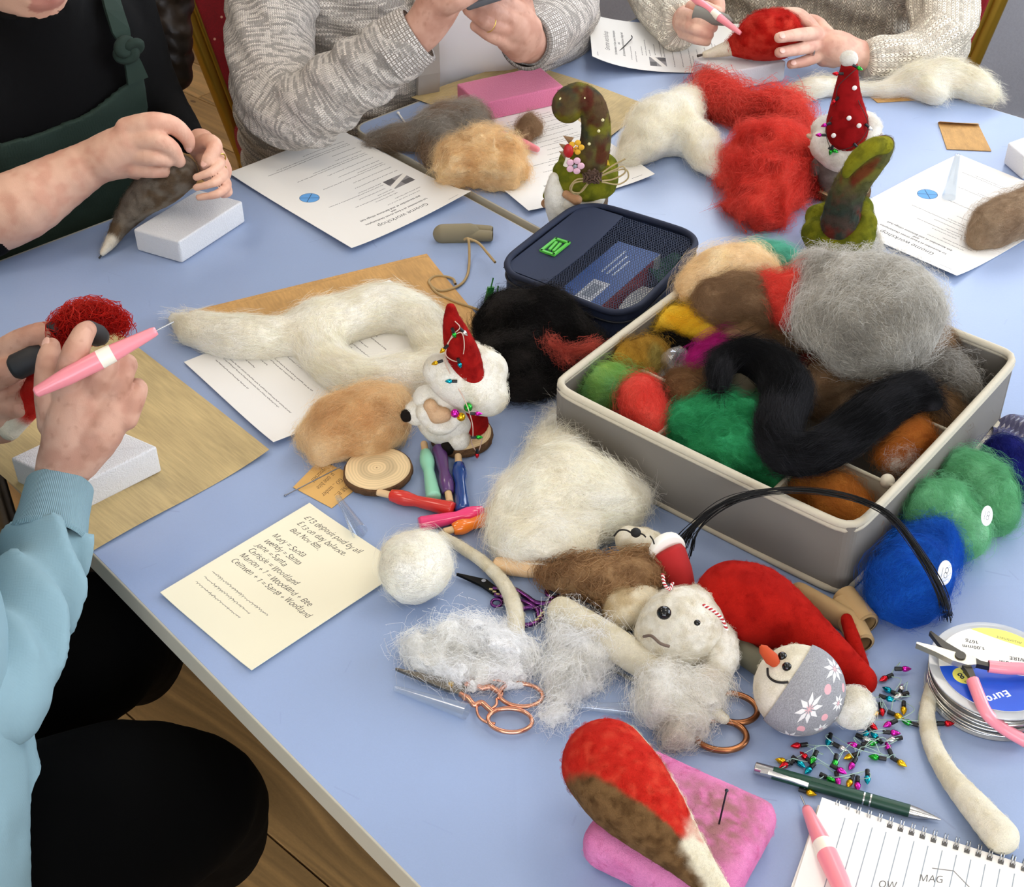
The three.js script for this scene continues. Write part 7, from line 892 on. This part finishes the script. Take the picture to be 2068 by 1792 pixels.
  const cuffM = mat(0xffffff, 0.95, { map: rep(cuffTex, 6, 2), bumpMap: rep(cuffTex, 6, 2), bumpScale: 0.002, side: THREE.DoubleSide }); part(t, 'cuff', lathe([[0, armR[5][1] * 1.06], [0.5, armR[6][1] * 1.1], [1, armR[6][1] * 1.03], [1, armR[6][1] * 0.9]], armR[5][0].clone().lerp(cutR, -0.1), cutR.clone().addScaledVector(dR, 0.006), 40), cuffM, 'grey basket knit cuff'); part(t, 'cuff', lathe([[0, armL[3][1] * 1.04], [1, armL[4][1] * 1.06], [1, armL[4][1] * 0.92]], armL[3][0], cutL.clone().addScaledVector(dL, 0.008), 40), cuffM, 'grey knit cuff');
  { const a = handL[5][0][0], b = handL[5][1][0], p = a.clone().lerp(b, 0.82), g = new THREE.TorusGeometry(0.0117, 0.0014, 8, 28); g.applyQuaternion(new THREE.Quaternion().setFromUnitVectors(V3(0, 0, 1), b.clone().sub(a).normalize())); part(t, 'ring', g.translate(p.x, p.y, p.z), M.brass); }
  const [l2, h2] = fit([[at3(-0.3, -0.24, -2.4), 0.1], [at3(0.1, -0.66, -1.95), 0.1]], 0.06), lg = chainField([[[at3(-0.26, -0.24, -2.38), 0.09], [at3(-0.13, -0.24, -2.0), 0.075], [at3(-0.13, -0.66, -2.0), 0.05]], [[at3(-0.06, -0.24, -2.44), 0.09], [at3(0.08, -0.24, -2.08), 0.075], [at3(0.08, -0.66, -2.08), 0.05]]], 0.02); cloth(t, 'trousers', lg, l2, h2, 0.012, mat(0x2c3040, 0.9));
  const ph = C(1002, -16, 1.99), pg = new RoundedBoxGeometry(0.09, 0.012, 0.05, 3, 0.005); pg.rotateZ(0.3); pg.translate(ph.x, ph.y, ph.z); solo('felting_tool', 'grey tool held up in both hands of the cardigan wearer', 'tool', pg, mat(0x55585c, 0.5));
}

{ // ------------------------------------------------ person in a cream ribbed sweater
  const fw = V3(-0.35, 0, 0.94), ac = V3(0.94, 0, 0.35), t = thing('person', 'person in a chunky cream sweater, felting a red cone on foam', 'person', V3(0.62, 0.45, -2.7), 'people at the tables'), sk = skinPaint(0xdcb29c, 0xcd9b88, 0.12);
  const lv = [[0.63, -0.24, -2.72, 0.1, 0.15], [0.62, -0.06, -2.68, 0.1, 0.15], [0.6, 0.09, -2.64, 0.11, 0.145], [0.59, 0.22, -2.61, 0.12, 0.11]], tf = torsoField(lv, ac);
  const armR = [[at3(0.42, 0.22, -2.65), 0.075], Q(1330, -60, 2.62, 62), Q(1345, 12, 2.5, 60), Q(1372, 45, 2.42, 54), Q(1385, 50, 2.38, 46)], armL = [[at3(0.78, 0.22, -2.53), 0.078], Q(1905, -10, 2.42, 72), Q(1900, 75, 2.36, 60), Q(1830, 118, 2.32, 50), Q(1745, 120, 2.3, 42)];
  const handL = [QC([[1760, 118, 2.31, 30], [1722, 108, 2.3, 31], [1690, 96, 2.29, 34], [1665, 90, 2.29, 28]]), QC([[1680, 112, 2.3, 26], [1665, 115, 2.3, 20]]), QC([[1650, 68, 2.275, 15], [1612, 70, 2.225, 13], [1574, 76, 2.205, 11]]), QC([[1648, 92, 2.28, 14], [1608, 100, 2.245, 12.5], [1574, 106, 2.225, 10.5]]), QC([[1655, 112, 2.29, 13], [1625, 124, 2.28, 11.5], [1598, 130, 2.27, 9.5]]), QC([[1652, 72, 2.29, 15], [1634, 48, 2.28, 14], [1612, 28, 2.27, 12], [1580, 25, 2.265, 10]]), QC([[1668, 70, 2.3, 18], [1645, 45, 2.31, 15], [1615, 40, 2.32, 12]])];
  const handR = [QC([[1378, 30, 2.42, 30], [1388, 42, 2.38, 32], [1398, 48, 2.355, 32]]), QC([[1398, 15, 2.34, 15], [1425, 15, 2.31, 12.5], [1448, 24, 2.3, 10.5]]), QC([[1378, 28, 2.33, 14], [1408, 38, 2.285, 12.5], [1436, 50, 2.285, 11], [1440, 56, 2.31, 10]]), QC([[1376, 48, 2.33, 13.5], [1404, 59, 2.285, 12], [1430, 69, 2.29, 10.5], [1430, 72, 2.31, 9.5]]), QC([[1380, 66, 2.335, 12.5], [1406, 79, 2.295, 11], [1426, 84, 2.3, 9.5], [1424, 84, 2.32, 9]]), QC([[1430, 0, 2.35, 18], [1450, 5, 2.32, 14], [1454, 20, 2.31, 11]])];
  const hc = at3(0.56, 0.5, -2.55), head = addHead(hc, fw.clone().add(V3(0, -0.35, 0)), V3(0, 1, 0), sk, [at3(0.58, 0.27, -2.61), 0.05], 0x8a6a44);
  finishPerson(t, [limb(handR, sk, 0.0026, 0.0032), limb(handL, sk, 0.0026, 0.0032), head.geo, limb([[[at3(0.58, 0.27, -2.61), 0.05], [at3(0.62, -0.1, -2.68), 0.12]]], sk, 0.011)], head);
  const arms = chainField([armR, armL], 0.03), [lo, hi] = boundsOf(lv, [armR, armL], 0.03), cR = armR[4][0], dR = cR.clone().sub(armR[3][0]).normalize(), cL = armL[4][0], dL = cL.clone().sub(armL[3][0]).normalize();
  cloth(t, 'sweater', (x, y, z) => { const w = 0.006 * fbm(x * 15, y * 15, z * 15, 3) + 0.004 * Math.sin((y * 1.2 + x * 0.5) * 80 + 5 * fbm(x * 8, y * 8, z * 8, 2)); let a = Math.max(arms(x, y, z) - w, 0); const ka = Math.max((x - cR.x) * dR.x + (y - cR.y) * dR.y + (z - cR.z) * dR.z - 0.0, -9), near = V3(x, y, z); let d1 = arms(x, y, z) - w; if (near.distanceTo(cR) < 0.09) d1 = Math.max(d1, ka); if (near.distanceTo(cL) < 0.09) d1 = Math.max(d1, (x - cL.x) * dL.x + (y - cL.y) * dL.y + (z - cL.z) * dL.z); return Math.max(smin(tf(x, y, z) - 0.012 - w, d1, 0.03), y - TY - 0.31); }, lo, hi, 0.0068, ribM, bonesUv([[[at3(0.63, -0.3, -2.7), 0.2], [at3(0.59, 0.3, -2.6), 0.2]], armR, armL]), 'chunky cream ribbed knit');
  const [l2, h2] = fit([[at3(0.42, -0.24, -2.75), 0.1], [at3(0.8, -0.66, -2.25), 0.1]], 0.06), lg = chainField([[[at3(0.52, -0.24, -2.72), 0.085], [at3(0.42, -0.24, -2.35), 0.07], [at3(0.42, -0.66, -2.35), 0.05]], [[at3(0.72, -0.24, -2.66), 0.085], [at3(0.62, -0.24, -2.3), 0.07], [at3(0.62, -0.66, -2.3), 0.05]]], 0.02); cloth(t, 'trousers', lg, l2, h2, 0.012, mat(0x3a4660, 0.9));
  for (const k of [2, 3, 4]) nail(t, handL[k], toEye);
  { const p = C(1645, 97, 2.275); part(t, 'ring', new THREE.TorusGeometry(0.0108, 0.0016, 8, 24).rotateY(1.35).translate(p.x, p.y, p.z), M.steel); }
  part(t, 'finger_guard', lathe([[0, 0.0125], [0.5, 0.0125], [0.85, 0.009], [1, 0.002]], C(1402, 26, 2.285), C(1480, 44, 2.27), 18), mat(0x77746c, 0.7), 'grey leather finger guard');
  needlePen('pale pink needle pen held against the red felted cone', C(1496, 68, 2.245), C(1378, -22, 2.3), 0.95);
  // red cone
  const ch = [W(1570, 70, 50, 1, 0.04), W(1545, 72, 50, 1, 0.04), W(1508, 86, 32, 1, 0.04), W(1478, 95, 17, 1.2, 0.04)], tipc = [W(1476, 96, 17, 1.2, 0.04), W(1445, 105, 11, 1.1, 0.04), W(1424, 110, 7, 1.1, 0.04)], tc = thing('red_felted_cone', 'red felted cone with white tip held on a foam block', 'felted cone', V3(ch[0][0].x, TY + 0.038, ch[0][0].z)); chainPart(tc, 'cone_body', ch, two(0xb51c14, 0xcc3a2c, 70), { nap: 700, len: 0.012, k: 0.02, floor: TY + 0.039 }); chainPart(tc, 'white_tip', tipc, creamP, { nap: 60, floor: TY + 0.039 }); part(tc, 'wire_end', tube([tipc[2][0], C(1408, 113, depthOf(tipc[2][0]) - 0.002)], 0.0022, 4, 8), mat(0x3a332c, 0.5));
}
banquetChair('gold framed red banquet chair beside the cream sweater', P(1936, 190, -0.29), V3(-0.3, 0, 0.95), -1);

{ // ------------------------------------------------ person in a pale blue sweatshirt
  const fw = V3(0.75, 0, -0.661), ac = V3(0.66, 0, 0.751), t = thing('person', 'person in a pale blue sweatshirt and black trousers holding a pink pen', 'person', V3(-0.7, 0.45, -0.92), 'people at the tables'), sk = skinPaint(0xc69a84, 0xb58570, 0.3);
  const lv = [[-0.68, -0.2, -0.81, 0.1, 0.165], [-0.68, -0.04, -0.84, 0.1, 0.155], [-0.69, 0.12, -0.9, 0.11, 0.15], [-0.69, 0.26, -0.94, 0.12, 0.11]], tf = torsoField(lv, ac);
  const armR = [[at3(-0.57, 0.26, -0.82), 0.075], [at3(-0.53, 0.12, -0.79), 0.074], Q(-5, 1420, 1.22, 94), Q(22, 1330, 1.24, 92), Q(68, 1190, 1.3, 86), Q(98, 1085, 1.34, 76), Q(116, 1005, 1.365, 68)], armL = [[at3(-0.8, 0.26, -1.08), 0.075], [at3(-0.78, 0.06, -1.2), 0.065], [C(-110, 800, 1.5), 0.045], [C(-50, 790, 1.48), 0.04]];
  const handR = [QC([[108, 1050, 1.36, 48], [124, 956, 1.37, 52], [140, 900, 1.365, 56], [150, 850, 1.36, 56], [165, 812, 1.355, 50]]), QC([[150, 920, 1.37, 56], [200, 868, 1.362, 50], [225, 830, 1.36, 42]]), QC([[136, 790, 1.352, 32], [149, 722, 1.325, 28], [166, 680, 1.335, 23], [176, 666, 1.36, 19]]), QC([[186, 795, 1.35, 30], [210, 742, 1.335, 27], [222, 728, 1.37, 23], [214, 745, 1.4, 20]]), QC([[226, 812, 1.355, 28], [249, 748, 1.35, 25], [254, 738, 1.385, 22], [240, 755, 1.41, 19]]), QC([[254, 845, 1.36, 25], [275, 795, 1.362, 22], [275, 782, 1.39, 19], [262, 790, 1.41, 17]]), QC([[112, 855, 1.37, 36], [98, 785, 1.36, 29], [100, 725, 1.36, 25], [104, 700, 1.365, 18]])];
  const handL = [QC([[-60, 800, 1.5, 62], [-20, 790, 1.48, 62], [10, 790, 1.47, 56]]), QC([[-10, 730, 1.45, 32], [35, 695, 1.43, 28], [80, 676, 1.42, 25], [108, 668, 1.42, 20]]), QC([[-15, 760, 1.44, 34], [20, 748, 1.425, 28], [60, 730, 1.42, 24], [90, 715, 1.42, 19]]), QC([[0, 820, 1.46, 34], [40, 820, 1.45, 28], [55, 805, 1.45, 22]]), QC([[-10, 850, 1.47, 32], [30, 850, 1.46, 25], [42, 838, 1.46, 20]]), QC([[-20, 870, 1.48, 28], [15, 872, 1.47, 22], [28, 862, 1.47, 17]])];
  const hc = at3(-0.62, 0.53, -1.02), head = addHead(hc, fw.clone().add(V3(0, -0.4, 0)), V3(0, 1, 0), sk, [at3(-0.67, 0.31, -0.96), 0.052], 0x9a948c);
  finishPerson(t, [limb(handR, sk, 0.0024, 0.0035, 0.0008), limb(handL, sk, 0.0026, 0.0035, 0.0008), head.geo, limb([[[at3(-0.67, 0.31, -0.96), 0.05], [at3(-0.71, 0, -0.9), 0.12]]], sk, 0.011)], head);
  nail(t, handR[6], toEye.clone().add(V3(-0.5, 0, 0)));
  const blueM = mat(0x819fa9, 0.9, { bumpMap: rep(T.weave, 6), bumpScale: 0.0003 }), arms = chainField([armR], 0.03), arms2 = chainField([armL], 0.03), [lo, hi] = boundsOf(lv, [], 0.03), [a0, a1] = fit(armR, 0.03), [b0, b1] = fit(armL, 0.02);
  const fold = (x, y, z) => 0.008 * fbm(x * 16, y * 16, z * 16, 3) + 0.0085 * Math.sin((z * 1.0 + y * 0.7 - x * 0.5) * 95 + 5 * fbm(x * 9, y * 9, z * 9, 2)) * smooth(-0.1, 0.25, fbm(x * 10 + 4, y * 10, z * 10, 2));
  cloth(t, 'sweatshirt', (x, y, z) => Math.max(tf(x, y, z) - 0.018 - fold(x, y, z), y - TY - 0.35), lo, hi, 0.0085, blueM, null, 'pale blue cotton');
  const c5 = armR[5][0], c6 = armR[6][0], dr = c6.clone().sub(c5).normalize(); cloth(t, 'sleeve', (x, y, z) => Math.max(arms(x, y, z) - fold(x, y, z) * 1.0, (x - c5.x) * dr.x + (y - c5.y) * dr.y + (z - c5.z) * dr.z - 0.004), a0, a1, 0.0055, blueM); cloth(t, 'sleeve', arms2, b0, b1, 0.008, blueM);
  const ribT = canvasTex(256, 32, (g) => { for (let x = 0; x < 256; x++) { const v = 150 + 60 * Math.sin(x / 256 * Math.PI * 2 * 40); g.fillStyle = `rgb(${v},${v},${v})`; g.fillRect(x, 0, 1, 32); } }, false);
  part(t, 'cuff', lathe([[0, armR[5][1] * 0.98], [0.06, armR[5][1] * 1.05], [0.12, armR[5][1] * 1.0], [0.5, armR[6][1] * 1.02], [1, armR[6][1] * 0.99], [1, armR[6][1] * 0.84], [0.8, armR[6][1] * 0.82]], c5.clone().addScaledVector(dr, -0.004), c6.clone().addScaledVector(dr, 0.012), 64), mat(0x7c9aa4, 0.9, { bumpMap: rep(ribT, 3, 1), bumpScale: 0.0012, side: THREE.DoubleSide }), 'ribbed blue cuff');
  const legs = [[[at3(-0.66, -0.19, -0.78), 0.095], Q(240, 1655, 1.32, 195), Q(375, 1620, 1.37, 142), Q(415, 1605, 1.39, 108), [C(430, 1700, 1.7), 0.06], [C(420, 1720, 1.9), 0.05]], [[at3(-0.76, -0.2, -0.98), 0.095], Q(120, 1330, 1.45, 170), Q(225, 1290, 1.52, 128), [C(270, 1330, 1.8), 0.06], [C(280, 1340, 2.0), 0.05]]], lf = chainField(legs, 0.03), [g0, g1] = fit(legs.flat(), 0.02);
  cloth(t, 'trousers', (x, y, z) => Math.max(lf(x, y, z) - 0.004 * fbm(x * 12, y * 12, z * 12, 2), y - (TY - 0.032)), g0, g1, 0.009, mat(0x010101, 1, { specularIntensity: 0.15 }), null, 'plain black trousers');
  const gm = mat(0x17171a, 0.6); for (const [a, b, r] of [[[24, 746, 1.415], [92, 713, 1.415], 0.0125], [[104, 676, 1.415], [120, 662, 1.42], 0.0105], [[172, 668, 1.37], [208, 682, 1.4], 0.0105]]) part(t, 'finger_guard', (() => { const A = C(...a), B = C(...b); return lathe([[0, 0], [0.0, r * 0.8], [0.12, r * 1.08], [0.7, r * 1.05], [0.95, r * 0.8], [1, r * 0.3]], A, B, 20); })(), gm, 'black leather finger guard');
  needlePen('pale pink needle pen held in the hand with blue cuff', C(316, 668, 1.33), C(70, 794, 1.31), 1.25, { needle: 0.018 });
  // red felted cone in the hand
  const ch = QC([[20, 868, 1.46, 22], [70, 800, 1.45, 30], [120, 715, 1.43, 34], [150, 680, 1.43, 32]]), tc = thing('red_felted_cone', 'red felted cone gripped by black finger guards', 'felted cone', ch[0][0].clone()); const cr = lin(0xe6dcc6), rd = two(0xb71e16, 0xcd3a2c, 70), end = ch[0][0]; chainPart(tc, 'cone_body', ch, (x, y, z) => mix3(rd(x, y, z), cr, smooth(0.03, 0.018, V3(x, y, z).distanceTo(end))), { nap: 300, len: 0.009 });
  const w2 = QC([[140, 668, 1.425, 26], [175, 650, 1.43, 26], [212, 652, 1.44, 22], [238, 660, 1.45, 12]]); chainPart(tc, 'wool_tuft', w2, two(0xbc2018, 0xcf3c2e, 70), { nap: 900, len: 0.022, rough: 0.002, lift: 1.2 });
}

clean();
renderer.render(scene, camera);
